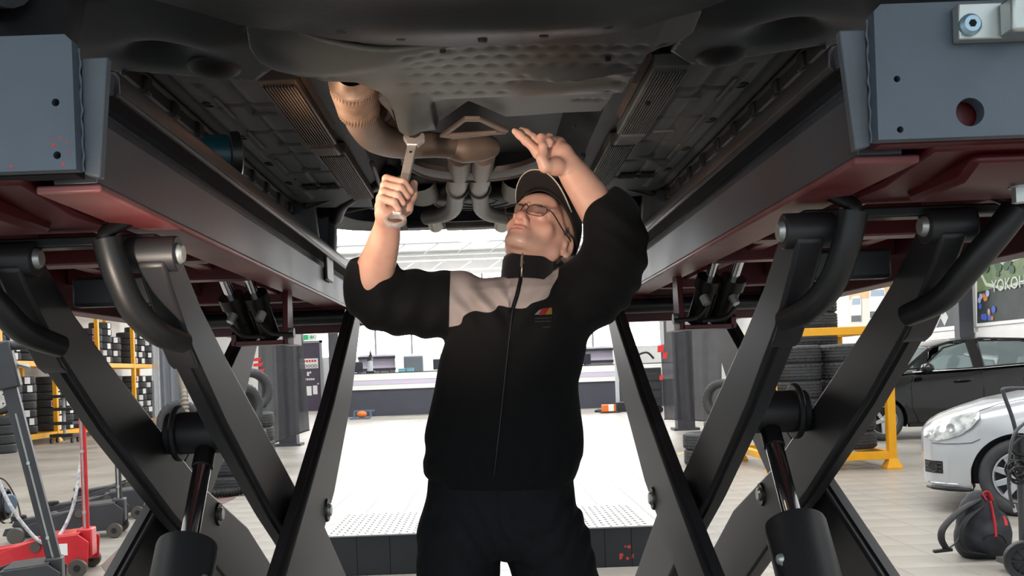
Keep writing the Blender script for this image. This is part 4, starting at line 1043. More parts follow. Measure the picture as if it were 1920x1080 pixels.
gf.tube([H(-0.0085, 0.111, 0.001), H(0, 0.1175, 0.006), H(0.0085, 0.111, 0.001)], 0.0014, 6, sub=4)
glasses = gf.build('glasses', m_gframe, man, smooth=180)
for s in (-1, 1):
    lp = lens_loop(s, 0.98); MB().prism(lp, Fv_ * 0.0012).build('lens', m_lens, glasses, smooth=30)

# ---- jacket
J = Field(rng(px_(640, 560), px_(1225, 560), 0.0042), rng(2.12, 2.68, 0.0042), rng(pz(930), 1.80, 0.0042))
jp = [(520, 935, 1044, .066), (530, 905, 1062, .082), (546, 874, 1082, .104), (575, 850, 1092, .122), (620, 836, 1100, .13), (660, 828, 1098, .132), (720, 818, 1088, .135), (780, 808, 1088, .140),
      (830, 798, 1091, .145), (858, 792, 1092, .146), (880, 800, 1086, .142), (900, 813, 1077, .134), (908, 818, 1072, .13)]
J.column([pz(p[0]) for p in jp], [(px_(p[1], p[0]) + px_(p[2], p[0])) / 2 for p in jp], [(px_(p[2], p[0]) - px_(p[1], p[0])) / 2 for p in jp], [YB] * len(jp), [p[3] for p in jp], 0.02, 2.3)
J.chain([PY(880, 572, 2.47), PY(830, 572, 2.465), PY(770, 570, 2.455), PY(712, 560, 2.44), PY(698, 535, 2.42), PY(702, 502, 2.375)], [0.074, 0.070, 0.068, 0.067, 0.058, 0.046], 0.035, sub=3)
J.chain([PY(1066, 575, 2.465), PY(1102, 550, 2.44), PY(1138, 515, 2.40), PY(1156, 465, 2.35), PY(1152, 425, 2.335), PY(1130, 386, 2.345)], [0.078, 0.074, 0.069, 0.062, 0.053, 0.042], 0.035, sub=3)
# cuffs end where the forearms come out
cR, cL = PY(700, 494, 2.36), PY(1125, 380, 2.345)
def cutcap(c, d, R=0.08):
    d = Vector(d).normalized(); c0 = np.array(c); dn = np.array(d)
    def fn(X, Y, Z):
        h = (X - c0[0])*dn[0] + (Y - c0[1])*dn[1] + (Z - c0[2])*dn[2]
        rr = np.sqrt((X - c0[0])**2 + (Y - c0[1])**2 + (Z - c0[2])**2)
        return np.maximum(-h, rr - R)
    J.put(fn, c0 - R, c0 + R, 0.004, 's')
cutcap(cR, Vector((0.10, -0.3, 1.0))); cutcap(cL, Vector((-0.55, 0.1, 0.75)))
rs_ = np.random.RandomState(3)
waves = [(rs_.normal(0, 1, 3), rs_.uniform(0, 6.28), rs_.uniform(16, 60)) for _ in range(26)]
waves = [(w / np.linalg.norm(w), p, f) for w, p, f in waves]
def folds(X, Y, Z):
    d = np.zeros_like(X)
    for w, p, f in waves: d += np.sin(f * (X*w[0] + Y*w[1] + Z*w[2]) + p) / f
    d *= 0.018
    u = X * F / Y + up0 + 960; v = 540 - ((Z - CZ) * F / Y + vp0)
    # creases on the sleeves and fan folds on the yoke
    sl = 1 / (1 + np.exp((u - 835) / 8)); d += sl * 0.0034 * np.sin(0.105 * u + 0.045 * v + 1.2 * np.sin(0.03 * v))
    sr_ = 1 / (1 + np.exp((1105 - u) / 8)); d += sr_ * 0.0034 * np.sin(0.12 * v - 0.05 * u + 1.2 * np.sin(0.04 * u))
    yk = np.exp(-((v - 560) / 50.0) ** 2) * np.exp(-((u - 960) / 110.0) ** 4)
    d += yk * (0.0095 * np.sin((u - 0.55 * v + 6 * np.sin(0.05 * v)) * 0.125) * (u < 955) + 0.0085 * np.sin((u + 0.75 * v) * 0.10) * (u >= 955))
    hem = np.exp(-((v - 872) / 22.0) ** 2); d += hem * 0.0035 * np.sin(0.16 * u + 0.02 * v)
    return d
J.warp(folds)
# hollow out for the neck
J.cap(PY(990, 528, 2.465), PY(993, 470, 2.46), 0.058, 0.066, 0.0, 's')
Pj, Qj = J.mesh()
def px_arr(P):
    a = P[:, 0] * F / P[:, 1] + up0; b_ = (P[:, 2] - CZ) * F / P[:, 1] + vp0
    return 960 + a * cr - b_ * sr, 540 - (a * sr + b_ * cr)
def sdist(px, py, poly, closed=True):
    d = np.full(len(px), 1e9); ins = np.zeros(len(px), bool); n = len(poly)
    for i in range(n if closed else n - 1):
        (xa, ya), (xb, yb) = poly[i], poly[(i + 1) % n]
        dx, dy = xb - xa, yb - ya; t = np.clip(((px - xa)*dx + (py - ya)*dy) / (dx*dx + dy*dy), 0, 1)
        d = np.minimum(d, np.hypot(px - xa - t*dx, py - ya - t*dy))
        c = ((ya > py) != (yb > py)); 
        with np.errstate(divide='ignore', invalid='ignore'): ins ^= c & (px < (xb - xa) * (py - ya) / (yb - ya + 1e-12) + xa)
    return np.where(ins, d, -d) if closed else d
yoke = [(846, 470), (843, 560), (842, 613), (863, 608), (870, 592), (890, 583), (912, 586), (927, 582), (936, 573), (957, 577), (983, 578), (998, 568), (1025, 559), (1034, 540), (1046, 519), (1052, 470)]
yk_ = [Vector((x, y, 0)) for x, y in yoke[2:15]]; yk_, _ = spline(yk_, 1.0, 6); yoke = yoke[:2] + [(p.x, p.y) for p in yk_] + yoke[15:]
ZIP = [(976, 487), (976, 525), (970, 552), (962, 577), (954, 640), (946, 715), (938, 790), (930, 860), (925, 905)]
def jac_attr(P):
    u, v = px_arr(P)
    return np.clip(np.minimum(sdist(u, v, yoke), sdist(u, v, ZIP, False) - 4.0), -10, 10)
def yoke_mat():
    m = bpy.data.materials.new('black_fleece_with_grey_yoke'); m.use_nodes = True; nt = m.node_tree; b = nt.nodes['Principled BSDF']
    at = nt.nodes.new('ShaderNodeAttribute'); at.attribute_name = 'yoke'
    st_ = nt.nodes.new('ShaderNodeMapRange'); st_.inputs[1].default_value = -0.6; st_.inputs[2].default_value = 0.6
    nt.links.new(at.outputs['Fac'], st_.inputs[0])
    mx = nt.nodes.new('ShaderNodeMix'); mx.data_type = 'RGBA'
    mx.inputs[6].default_value = (*lin((12, 12, 13)), 1); mx.inputs[7].default_value = (*lin((158, 146, 142)), 1)
    nt.links.new(st_.outputs[0], mx.inputs[0]); nt.links.new(mx.outputs[2], b.inputs['Base Color'])
    b.inputs['Roughness'].default_value = 0.85; b.inputs['Specular IOR Level'].default_value = 0.2; b.inputs['Sheen Weight'].default_value = 0.03
    tc = nt.nodes.new('ShaderNodeTexCoord'); nz = nt.nodes.new('ShaderNodeTexNoise'); nz.inputs['Scale'].default_value = 420; nt.links.new(tc.outputs['Object'], nz.inputs['Vector'])
    bp = nt.nodes.new('ShaderNodeBump'); bp.inputs['Strength'].default_value = 0.12; bp.inputs['Distance'].default_value = 0.01
    nt.links.new(nz.outputs['Fac'], bp.inputs['Height']); nt.links.new(bp.outputs['Normal'], b.inputs['Normal'])
    return m
jacket, Pj2 = np_mesh('jacket', Pj, Qj, yoke_mat(), man, {'yoke': jac_attr(Pj)}, relax=2)
from mathutils.bvhtree import BVHTree
jb = BVHTree.FromPolygons([tuple(p) for p in Pj2], [tuple(int(i) for i in q) for q in Qj])
def on_jacket(x, y, off=0.0015):
    d = (PY(x, y, 2.0) - Vector((0, 0, CZ))).normalized()
    h = jb.ray_cast(Vector((0, 0, CZ)), d)
    return (h[0] - d * off) if h[0] is not None else PY(x, y, 2.33)
m_zip = mat('zip_metal', (150, 136, 124), 0.35, metal=0.8)
zp = [on_jacket(x, y) for x, y in [(ZIP[i][0] + (ZIP[i+1][0]-ZIP[i][0])*t/6, ZIP[i][1] + (ZIP[i+1][1]-ZIP[i][1])*t/6) for i in range(1, len(ZIP)-1) for t in range(6)]]
m_zipd = mat('zip_dark', (40, 37, 36), 0.4, metal=0.5)
MB().tube(zp, 0.0022, 6).build('zip', m_zipd, jacket, smooth=180)
# emblem on the chest
def patch(pts, col, name, off=0.0012):
    c = [on_jacket(x, y, off) for x, y in pts]
    MB().prism(c, (0, -0.0008, 0)).build(name, mat(name + '_cloth', col, 0.7), jacket)
patch([(1017, 578), (1030, 577), (1022, 590), (1010, 591)], (118, 20, 18), 'emblem_red')
patch([(1030, 577), (1035, 577), (1035, 589), (1022, 590)], (112, 88, 28), 'emblem_yellow')
patch([(1010, 582), (1016, 579), (1010, 590), (1002, 590)], (120, 112, 108), 'emblem_white')
for k, (xa, xb, y) in enumerate(((1003, 1035, 596), (1003, 1033, 602), (1018, 1032, 613))):
    patch([(xa, y), (xb, y - 1), (xb, y + 1), (xa, y + 2)], (26, 25, 25), 'emblem_lettering')
# ---- collar
CC = PY(991, 524, 2.445); cax = (PY(993, 480, 2.455) - CC).normalized()
X_, Y_, D_ = frame_from(cax)
a_front = math.atan2(Vector((-0.30, -1, 0)).dot(Y_), Vector((-0.30, -1, 0)).dot(X_))
prof_c = [(0.059, -0.005), (0.0595, 0.048), (0.062, 0.055), (0.066, 0.054), (0.0685, 0.045), (0.070, 0.02), (0.0715, 0.0), (0.076, -0.016)]
colr = MB().lathe([(r, h) for r, h in prof_c], CC, cax, 48, a0=a_front + 0.06, a1=a_front + 2*PI - 0.06).build('collar', m_cloth_blk, jacket, smooth=180)
fd = (X_ * math.cos(a_front) + Y_ * math.sin(a_front))
MB().tube([CC + fd * 0.0715 - D_ * 0.012, CC + fd * 0.0690 + D_ * 0.052], 0.003, 6).build('collar_zip', m_zip, jacket, smooth=180)
pl = MB().bar(CC + fd * 0.0755 + D_ * 0.012, CC + fd * 0.0755 + D_ * 0.040, 0.0055, 0.002, fd); pl.build('zip_pull', m_zip, jacket)
# ---- trousers
T_ = Field(rng(px_(745, 1000), px_(1140, 1000), 0.005), rng(2.24, 2.68, 0.005), rng(0.05, pz(868), 0.006))
tp = [(872, 806, 1076, .118), (900, 802, 1076, .12), (940, 796, 1080, .124), (985, 790, 1086, .122), (1020, 788, 1092, .11), (1040, 800, 1085, .09)]
T_.column([pz(p[0]) for p in tp], [(px_(p[1], p[0]) + px_(p[2], p[0])) / 2 for p in tp], [(px_(p[2], p[0]) - px_(p[1], p[0])) / 2 for p in tp], [YB] * len(tp), [p[3] for p in tp], 0.02, 2.2)
for i, (hx, kx) in enumerate(((866, 846), (1020, 1060))):
    T_.chain([PY(hx, 990, YB), PY(kx + (8 if i == 0 else -12), 1120, YB), knee[i] + Vector((0, 0, 0)), ank[i] + Vector((0, 0.0, -0.015))], [0.10, 0.099, 0.086, 0.078], 0.025, sub=4)
T_.warp(lambda X, Y, Z: sum(np.sin(f * (X*w[0] + Y*w[1] + Z*w[2]) + p) / f for w, p, f in waves) * 0.022 + 0.003 * np.sin(70 * Z + 12 * np.sin(14 * X)) * np.exp(-((Z - 0.86) / 0.12) ** 2))
Pt, Qt = T_.mesh(); trousers, _ = np_mesh('trousers', Pt, Qt, m_trouser, man, relax=1)
def tr_line(pts, name):
    tb_ = BVHTree.FromPolygons([tuple(p) for p in Pt], [tuple(int(i) for i in q) for q in Qt]); o = []
    for x, y in pts:
        d = (PY(x, y, 2.0) - Vector((0, 0, CZ))).normalized(); h = tb_.ray_cast(Vector((0, 0, CZ)), d)
        if h[0] is not None: o.append(h[0] - d * 0.0005)
    if len(o) > 1: MB().tube(o, 0.0018, 6).build(name, m_trouser, trousers)
tr_line([(797, 1000), (799, 1030), (797, 1060), (795, 1078)], 'pocket_seam')
tr_line([(934, 915), (935, 950), (938, 985), (941, 1010)], 'fly_seam')
for i in (0, 1):
    S_ = Field(rng(ank[i].x - 0.09, ank[i].x + 0.09, 0.006), rng(ank[i].y - 0.28, ank[i].y + 0.14, 0.006), rng(-0.012, 0.2, 0.006))
    S_.chain([ank[i] + Vector((0, 0.02, -0.02)), ank[i] + Vector((0, -0.08, -0.035)), ank[i] + Vector((0, -0.17, -0.05))], [0.052, 0.05, 0.042], 0.02)
    S_.F = np.maximum(S_.F, (0.003 - S_.zs)[None, None, :].astype(np.float32))
    Ps, Qs = S_.mesh(); np_mesh('shoe', Ps, Qs, m_shoe, man, relax=1)

# ---- wrench in his hand
m_wr = mat('chrome_wrench', (206, 196, 190), 0.36, metal=0.55, var=0.1, vscale=30, bump=0.02, bscale=120)
wr = thing('combination_wrench', "long chrome combination wrench held in the mechanic's raised fist", 'wrench', WA)
Wn = Cc; Wx = Xr
def WP(x, w, c=0.0): return WA + Wx * x + Wd * w + Wn * c
WL = (WB - WA).length
MB().prism([WP(-0.0105, 0.012, -0.004), WP(0.0105, 0.012, -0.004), WP(0.0125, WL - 0.02, -0.004), WP(-0.0125, WL - 0.02, -0.004)], Wn * 0.008).build('shaft', m_wr, wr, 0.003)
hd = [(-0.0125, -0.025), (-0.018, -0.012), (-0.026, 0.002), (-0.027, 0.018), (-0.020, 0.030), (-0.0135, 0.026), (-0.0145, 0.012), (-0.009, 0.002), (0.004, 0.0), (0.012, 0.008), (0.0155, 0.020), (0.022, 0.021), (0.027, 0.008), (0.026, -0.004), (0.018, -0.014), (0.0125, -0.025)]
MB().prism([WP(x, WL + w, -0.0065) for x, w in hd], Wn * 0.013).build('open_jaw', m_wr, wr, 0.002)
MB().lathe([(0.0185, -0.005), (0.0245, -0.005), (0.0255, 0.0), (0.0245, 0.005), (0.0185, 0.005)], WP(0, -0.010), Wn + Wd * 0.25, 32, closed=True).build('ring_end', m_wr, wr)
MB().prism([WP(-0.003, WL - 0.055, 0.004), WP(0.003, WL - 0.055, 0.004), WP(0.003, WL - 0.048, 0.004), WP(-0.003, WL - 0.048, 0.004)], Wn * 0.0004).build('size_stamp', m_zipd, wr)
# ------------------------------------------------------------------ cordless work light standing on the left runway
m_teal = mat('teal_plastic', (14, 58, 66), 0.4, var=0.1)
m_lampglass = mat('lamp_lens', (255, 226, 190), 0.2, emit=6.0)
LP = Vector((-0.535, 2.10, 1.757)); LD = (Vector((0.12, 2.40, 1.78)) - LP).normalized()
wl = thing('work_light', 'teal and black cordless work light standing on the left runway', 'work light', (LP.x - 0.02, LP.y, 1.656))
lx, ly, lz = frame_from(LD)
MB().lathe([(0.0, -0.075), (0.030, -0.073), (0.040, -0.055), (0.044, -0.02), (0.043, 0.0)], LP, LD, 28).build('head_shell', m_teal, wl, smooth=50)
bz = MB().lathe([(0.043, -0.012), (0.050, -0.008), (0.052, 0.012), (0.046, 0.016), (0.041, 0.010), (0.041, -0.012)], LP, LD, 28, closed=True).build('bezel', m_blkmetal, wl)
MB().lathe([(0.0, 0.006), (0.041, 0.006)], LP, LD, 24).build('lamp_lens', m_lampglass, bz)
MB().tube([LP - LD * 0.05, LP - LD * 0.075 + Vector((-0.012, -0.01, -0.03)), LP - LD * 0.07 + Vector((-0.01, -0.01, -0.06))], [0.026, 0.022, 0.024], 14, sub=4).build('grip', m_teal, wl, smooth=180)
q = LP - LD * 0.07
MB().box(q.x - 0.055, q.x + 0.035, q.y - 0.045, q.y + 0.045, 1.6565, 1.70).build('battery_pack', m_blkmetal, wl, 0.006)
MB().box(q.x - 0.04, q.x + 0.02, q.y - 0.048, q.y - 0.044, 1.664, 1.672).build('battery_label', m_white_s, wl)
sl = bpy.data.lights.new('work_light_beam', 'SPOT'); sl.energy = 8; sl.color = (1.0, 0.76, 0.56); sl.spot_size = math.radians(115); sl.spot_blend = 0.6; sl.shadow_soft_size = 0.04
so = bpy.data.objects.new('work_light_beam', sl); COL.objects.link(so); so.location = LP + LD * 0.03
so.rotation_euler = LD.to_track_quat('-Z', 'Y').to_euler()
# ------------------------------------------------------------------ tyres
def tyre_mb(R=0.315, r=0.19, w=0.205, n=112, blocks=True):
    h = w / 2
    prof = [(r, -h*0.72), (r + 0.012, -h*0.86), (r + 0.05, -h), (R - 0.035, -h), (R - 0.012, -h*0.86)]
    g_ = []
    for c in (-0.52, -0.17, 0.17, 0.52):
        a = c * h
        g_ += [(R, a - 0.007), (R - 0.008, a - 0.005), (R - 0.008, a + 0.005), (R, a + 0.007)]
    prof2 = prof + [(R - 0.003, -h*0.74)] + g_ + [(R - 0.003, h*0.74)] + [(q[0], -q[1]) for q in reversed(prof)]
    mb = MB(); m = len(prof2); vs = []
    for k in range(n):
        a = 2 * PI * k / n
        for i, (rr, z) in enumerate(prof2):
            d = 0.0
            if blocks and rr > R - 0.013:
                rib = int((z + h) / (2 * h) * 5)
                if abs(z) > h * 0.56 and (k // 2) % 2: d = 0.009
                elif abs(z) <= h * 0.56 and rr > R - 0.004 and (k + rib * 2) % 5 == 0: d = 0.006
            vs.append(((rr - d) * math.cos(a), (rr - d) * math.sin(a), z))
    fs = []
    for k in range(n):
        k2 = (k + 1) % n
        for i in range(m):
            j = (i + 1) % m
            fs.append((k*m+i, k2*m+i, k2*m+j, k*m+j))
    return mb.add(vs, fs)
TW = 0.205
tyre_data = tyre_mb().build('tyre_proto', m_tyre, smooth=40)
tyre_me = tyre_data.data; bpy.data.objects.remove(tyre_data)
far_tyre = tyre_mb(0.30, 0.19, 0.19, 32, False).build('tyre_proto', m_tyre, smooth=40)
far_me = far_tyre.data; bpy.data.objects.remove(far_tyre)
m_lab = mat('paper_label', (224, 222, 220), 0.6); m_labr = mat('paper_label_red', (196, 60, 62), 0.6)
def label_me(R, m, a0, da, z0, z1):
    mb = MB(); mb.grid([[(R * math.cos(a0 + da*i/4), R * math.sin(a0 + da*i/4), z) for z in (z0, z1)] for i in range(5)])
    o = mb.build('label_proto', m, smooth=180, fixn=False); me = o.data; bpy.data.objects.remove(o); return me
lab_me = label_me(0.3025, m_lab, -1.75, 0.42, -0.075, 0.075); labr_me = label_me(0.3032, m_labr, -1.72, 0.16, -0.06, 0.06)
def tyre(loc, rot, label, group, me=None, lab=0):
    o = bpy.data.objects.new('tyre', me or tyre_me); COL.objects.link(o); o.location = loc; o.rotation_euler = rot
    tag(o, label, 'tyre', group)
    if lab:
        l = bpy.data.objects.new('paper_label', lab_me); COL.objects.link(l); l.parent = o
        if lab == 2:
            q = bpy.data.objects.new('label_print', labr_me); COL.objects.link(q); q.parent = l
    return o
def wheel(parent, c, axis, R, rr, w, m_r, spokes=5, name='wheel'):
    o = MB().lathe([(rr, -w*0.36), (rr + 0.02, -w*0.48), (R - 0.03, -w*0.5), (R - 0.006, -w*0.4), (R, -w*0.2), (R, w*0.2), (R - 0.006, w*0.4), (R - 0.03, w*0.5), (rr + 0.02, w*0.48), (rr, w*0.36)], c, axis, 40, closed=True).build(name, m_tyre, parent, smooth=50)
    MB().lathe([(rr, w*0.40), (rr - 0.012, w*0.42), (rr - 0.02, w*0.2), (rr - 0.02, -w*0.4)], c, axis, 32).build('rim', m_r, o, smooth=50)
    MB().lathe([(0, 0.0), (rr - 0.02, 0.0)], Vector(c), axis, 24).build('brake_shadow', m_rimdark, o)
    X_, Y_, D_ = frame_from(axis); c = Vector(c)
    for k in range(spokes):
        a = 2 * PI * k / spokes + 0.3
        d = X_ * math.cos(a) + Y_ * math.sin(a); t = X_ * -math.sin(a) + Y_ * math.cos(a)
        MB().prism([c + D_*w*0.30 + d*0.02 + t*0.03, c + D_*w*0.36 + d*(rr - 0.01) + t*0.022, c + D_*w*0.36 + d*(rr - 0.01) - t*0.022, c + D_*w*0.30 + d*0.02 - t*0.03], -D_ * 0.03).build('spoke', m_r, o, 0.004)
    MB().lathe([(0, w*0.36), (0.03, w*0.35), (0.05, w*0.28), (0.05, 0)], c, axis, 20).build('hub_cap', m_r, o, smooth=50)
    return o
# wheels of the raised car, standing on the runways
for sx in (-1, 1):
    wheel(car, (sx*0.735, 1.30, 1.656 + 0.315), (sx, 0, 0), 0.315, 0.20, 0.205, m_rim)
    wheel(car, (sx*0.735, 3.97, 1.656 + 0.315), (sx, 0, 0), 0.315, 0.20, 0.205, m_rim)

# ------------------------------------------------------------------ car bodies
def smooth_interp(x, xs, ys): return float(np.interp(x, xs, ys))
m_glass = mat('car_glass', (150, 168, 168), 0.05, trans=0.55, spec=0.8, ior=1.3)
m_seal = mat('car_trim_black', (16, 16, 17), 0.4)
def car_shell(root, P, paint, M, wheelsx, detail=True, wheels=True):
    """P: stations (x, half width, belt/hood height, underside); M maps local (x back, y left, z) to root space"""
    xs = [p[0] for p in P['st']]; hw = [p[1] for p in P['st']]; zt = [p[2] for p in P['st']]; zb = [p[3] for p in P['st']]
    L = xs[-1]; R = P['R']
    def arch(x):
        z = smooth_interp(x, xs, zb)
        for wx in wheelsx:
            d = abs(x - wx)
            if d < R + 0.05: z = max(z, R * 0.98 + math.sqrt((R + 0.05) ** 2 - d * d) * 0.98)
        return z
    def sect(x, s):
        w, t = smooth_interp(x, xs, hw), smooth_interp(x, xs, zt); b_ = arch(x)
        pts = []
        for f, wf in ((0, 0.97), (0.12, 0.995), (0.3, 1.0), (0.5, 1.0), (0.68, 0.99), (0.82, 0.965), (0.92, 0.93), (0.975, 0.86), (1.0, 0.74)):
            z = b_ + (t - b_) * f if b_ < t * 0.6 else b_ + (t - b_) * f
            zz = smooth_interp(x, xs, zb) + (t - smooth_interp(x, xs, zb)) * f
            pts.append((x, s * w * wf, max(zz, b_ + (t - b_) * 0.02 * f)))
        pts.append((x, s * w * 0.4, t + 0.02)); pts.append((x, 0, t + 0.03))
        return [M(*p) for p in pts]
    N = 110
    grid_x = [L * (1 - math.cos(PI * i / N)) / 2 for i in range(N + 1)]
    for wx in wheelsx: grid_x += [wx + (R + 0.05) * math.cos(a) for a in np.linspace(0, PI, 25)]
    grid_x = sorted(set(round(x, 4) for x in grid_x if 0 <= x <= L))
    mb = MB()
    for s in (-1, 1): mb.grid([sect(x, s) for x in grid_x])
    for x in (0, L):
        mb.add(sect(x, -1) + sect(x, 1)[::-1][1:], [tuple(range(21))])
    body_ = mb.build('body', paint, root, smooth=40)
    # inner dark box so nothing shines through the arches
    MB().add([M(a, b_, c) for c in (0.22, 0.62) for a in (0.3, L - 0.3) for b_ in (-0.6, 0.6)], [(0,1,3,2), (4,5,7,6), (0,1,5,4), (1,3,7,5), (3,2,6,7), (2,0,4,6)]).build('chassis', m_seal, root)
    for wx in wheelsx:
        for s in (-1, 1):
            mb = MB(); w = smooth_interp(wx, xs, hw)
            mb.grid([[M(wx + (R + 0.048) * math.cos(a), s * (w * 0.985 - 0.30 * j), R * 0.98 + (R + 0.048) * math.sin(a) * 0.98) for j in (0, 1)] for a in np.linspace(-0.3, PI + 0.3, 22)])
            mb.build('arch_liner', m_seal, root, smooth=180)
    # greenhouse: roof loft + glass
    gh = P['gh']      # (x, half width at belt, roof height, half width of roof)
    gx = [q[0] for q in gh]; roofz = [q[1] for q in gh]; rw = [q[2] for q in gh]
    mb = MB(); rows = []
    for x in np.linspace(gx[0], gx[-1], 40):
        z, w_ = float(np.interp(x, gx, roofz)), float(np.interp(x, gx, rw))
        rows.append([M(x, w_ * k, z + 0.035 * (1 - k*k)) for k in np.linspace(-1, 1, 13)])
    mb.grid(rows); roof = mb.build('roof', paint, root, smooth=180)
    roof.modifiers.new('thick', 'SOLIDIFY').thickness = 0.02
    def belt(x, s): return (x, s * smooth_interp(x, xs, hw) * 0.86, smooth_interp(x, xs, zt))
    def top(x, s): return (x, s * float(np.interp(x, gx, rw)), float(np.interp(x, gx, roofz)))
    for s in (-1, 1):
        g = P['glass']
        for i, (poly) in enumerate(g):
            pts = []
            for x, f in poly:
                b0, t0 = belt(x, s), top(min(max(x, gx[0]), gx[-1]), s)
                if P.get('flare') and x < gx[0]: t0 = (x, t0[1], t0[2])
                pts.append(M(*(b0[k] + (t0[k] - b0[k]) * f for k in range(3))))
            c = sum(pts, Vector()) / len(pts)
            wn = MB(); wn.add(pts, [tuple(range(len(pts)))]); wi = wn.build('side_window', m_glass, root, smooth=0, fixn=False)
            MB().tube(pts + [pts[0]], 0.014, 6).build('window_seal', m_seal, wi)
        for x0, x1 in P['pillars']:
            pts = [belt(x0[0], s), belt(x0[1], s), top(x1[1], s), top(x1[0], s)]
            MB().prism([M(*p) for p in pts], M(0, -s * 0.03, 0) - M(0, 0, 0)).build('pillar', m_seal if x0[2] else paint, root, 0.004)
    # screens
    ws = P['ws']      # windscreen: base x, top x ; rear: base x, top x
    for xb, xt in ws:
        rows = []
        for k in np.linspace(-1, 1, 13):
            b0 = (xb + (0.10 * k*k if xb < L / 2 else -0.06 * k*k), smooth_interp(xb, xs, hw) * 0.84 * k, smooth_interp(xb, xs, zt) + 0.01)
            t0 = (xt + (0.04 * k*k if xb < L / 2 else -0.03 * k*k), float(np.interp(xt, gx, rw)) * k, float(np.interp(xt, gx, roofz)) + 0.03 * (1 - k*k))
            rows.append([M(*(b0[q] + (t0[q] - b0[q]) * t for q in range(3))) for t in (0, 0.5, 1)])
        MB().grid(rows).build('windscreen', m_glass, root, smooth=180)
    # interior mass: seats
    for x in P['seats']:
        for s in (-0.36, 0.36):
            st_ = MB().sphere(M(x, s, 0.85), (0.14, 0.2, 0.34), 14, 10).build('seat', m_seal, root, smooth=180)
            MB().sphere(M(x + 0.05, s, 1.22), (0.06, 0.12, 0.1), 12, 8).build('headrest', m_seal, st_, smooth=180)
    return body_

def make_M(root_loc, ang):
    """local x runs from nose to tail; ang = direction of x in the ground plane, y to the right of travel -> near side is -1"""
    ca, sa = math.cos(ang), math.sin(ang)
    return lambda x, y, z: Vector((root_loc[0] + ca * x - sa * y, root_loc[1] + sa * x + ca * y, z))
# --- black hatchback at the right
m_bpaint = mat('black_car_paint', (9, 10, 14), 0.16, coat=0.7, spec=0.4)
m_spaint = mat('silver_car_paint', (186, 190, 194), 0.3, metal=0.45, coat=0.8)
m_headl = mat('headlight_glass', (196, 200, 200), 0.12, metal=0.3, coat=1.0, var=0.5, vscale=16)
def dirv(a): return Vector((math.cos(a), math.sin(a), 0))
wc = PZ(1655, 826, 0.0); angB = math.radians(1); dB = dirv(angB); nB = Vector((-dB.y, dB.x, 0))
orgB = wc - dB * 0.86 + nB * 0.80
bcar = thing('hatchback_car', 'shiny black hatchback parked side-on beyond the yellow tyre rack', 'car', (wc.x + 1.4, wc.y + 1.2, 0))
MBk = make_M(orgB, angB)
PB = dict(R=0.315, st=[(0, 0.62, 0.62, 0.30), (0.10, 0.78, 0.72, 0.22), (0.35, 0.86, 0.84, 0.20), (0.9, 0.885, 0.96, 0.20), (1.25, 0.89, 1.02, 0.20), (2.2, 0.89, 1.05, 0.20), (3.3, 0.89, 1.10, 0.20), (3.9, 0.86, 1.14, 0.22), (4.25, 0.78, 1.10, 0.26), (4.36, 0.70, 0.9, 0.32)],
          gh=[(1.75, 1.40, 0.56), (2.1, 1.50, 0.60), (2.6, 1.53, 0.61), (3.3, 1.50, 0.59), (3.9, 1.42, 0.55), (4.05, 1.38, 0.53)],
          glass=[[(1.42, 0.03), (1.55, 0.30), (1.95, 0.86), (2.30, 0.93), (2.34, 0.03)], [(2.50, 0.03), (2.48, 0.93), (3.15, 0.93), (3.38, 0.80), (3.40, 0.05)], [(3.52, 0.1), (3.48, 0.8), (3.75, 0.78), (3.9, 0.2)]],
          pillars=[((1.12, 1.24, 0), (1.72, 1.82)), ((2.34, 2.50, 1), (2.32, 2.46)), ((3.40, 3.52, 1), (3.36, 3.46)), ((3.85, 4.1, 0), (3.8, 4.0))],
          ws=[(1.12, 1.78), (4.15, 4.0)], seats=(2.25, 3.2))
# clamp the glass outline below the roof start: windscreen-side triangle
car_shell(bcar, PB, m_bpaint, MBk, (0.86, 3.55))
for wx in (0.86, 3.55):
    for s in (-1, 1): wheel(bcar, MBk(wx, s * 0.79, 0.315), MBk(0, s, 0) - MBk(0, 0, 0), 0.315, 0.215, 0.2, m_rim)
def seam(root, M, hwf, pts, s=-1, r=0.006, name='door_seam', m=None):
    MB().tube([M(x, s * hwf(x, z), z) for x, z in pts], r, 6).build(name, m or m_seal, root, smooth=180)
wB = lambda x, z: 0.892 if 0.3 < z < 0.8 else 0.885 - 0.06 * max(0, (z - 0.8) / 0.25)
seam(bcar, MBk, wB, [(1.38, 1.0), (1.30, 0.8), (1.30, 0.5), (1.40, 0.27)]); seam(bcar, MBk, wB, [(2.42, 1.03), (2.42, 0.7), (2.40, 0.27)]); seam(bcar, MBk, wB, [(1.40, 0.27), (2.40, 0.27), (3.2, 0.27)])
for x in (2.12, 3.2):
    hh = MB().tube([MBk(x - 0.12, -0.90, 0.885), MBk(x - 0.08, -0.925, 0.89), MBk(x + 0.08, -0.925, 0.895), MBk(x + 0.12, -0.90, 0.90)], 0.016, 8, sub=3).build('door_handle', m_bpaint, bcar, smooth=180)
    MB().tube([MBk(x - 0.1, -0.93, 0.892), MBk(x + 0.1, -0.93, 0.902)], 0.005, 6).build('handle_trim', m_chrome, hh)
mr = MB().sphere(MBk(1.50, -1.0, 1.10), (0.09, 0.13, 0.075), 18, 12, Matrix.Rotation(angB, 3, 'Z')).build('side_mirror', m_bpaint, bcar, smooth=180)
MB().bar(MBk(1.50, -0.86, 1.05), MBk(1.50, -0.95, 1.07), 0.05, 0.03).build('mirror_arm', m_seal, mr)
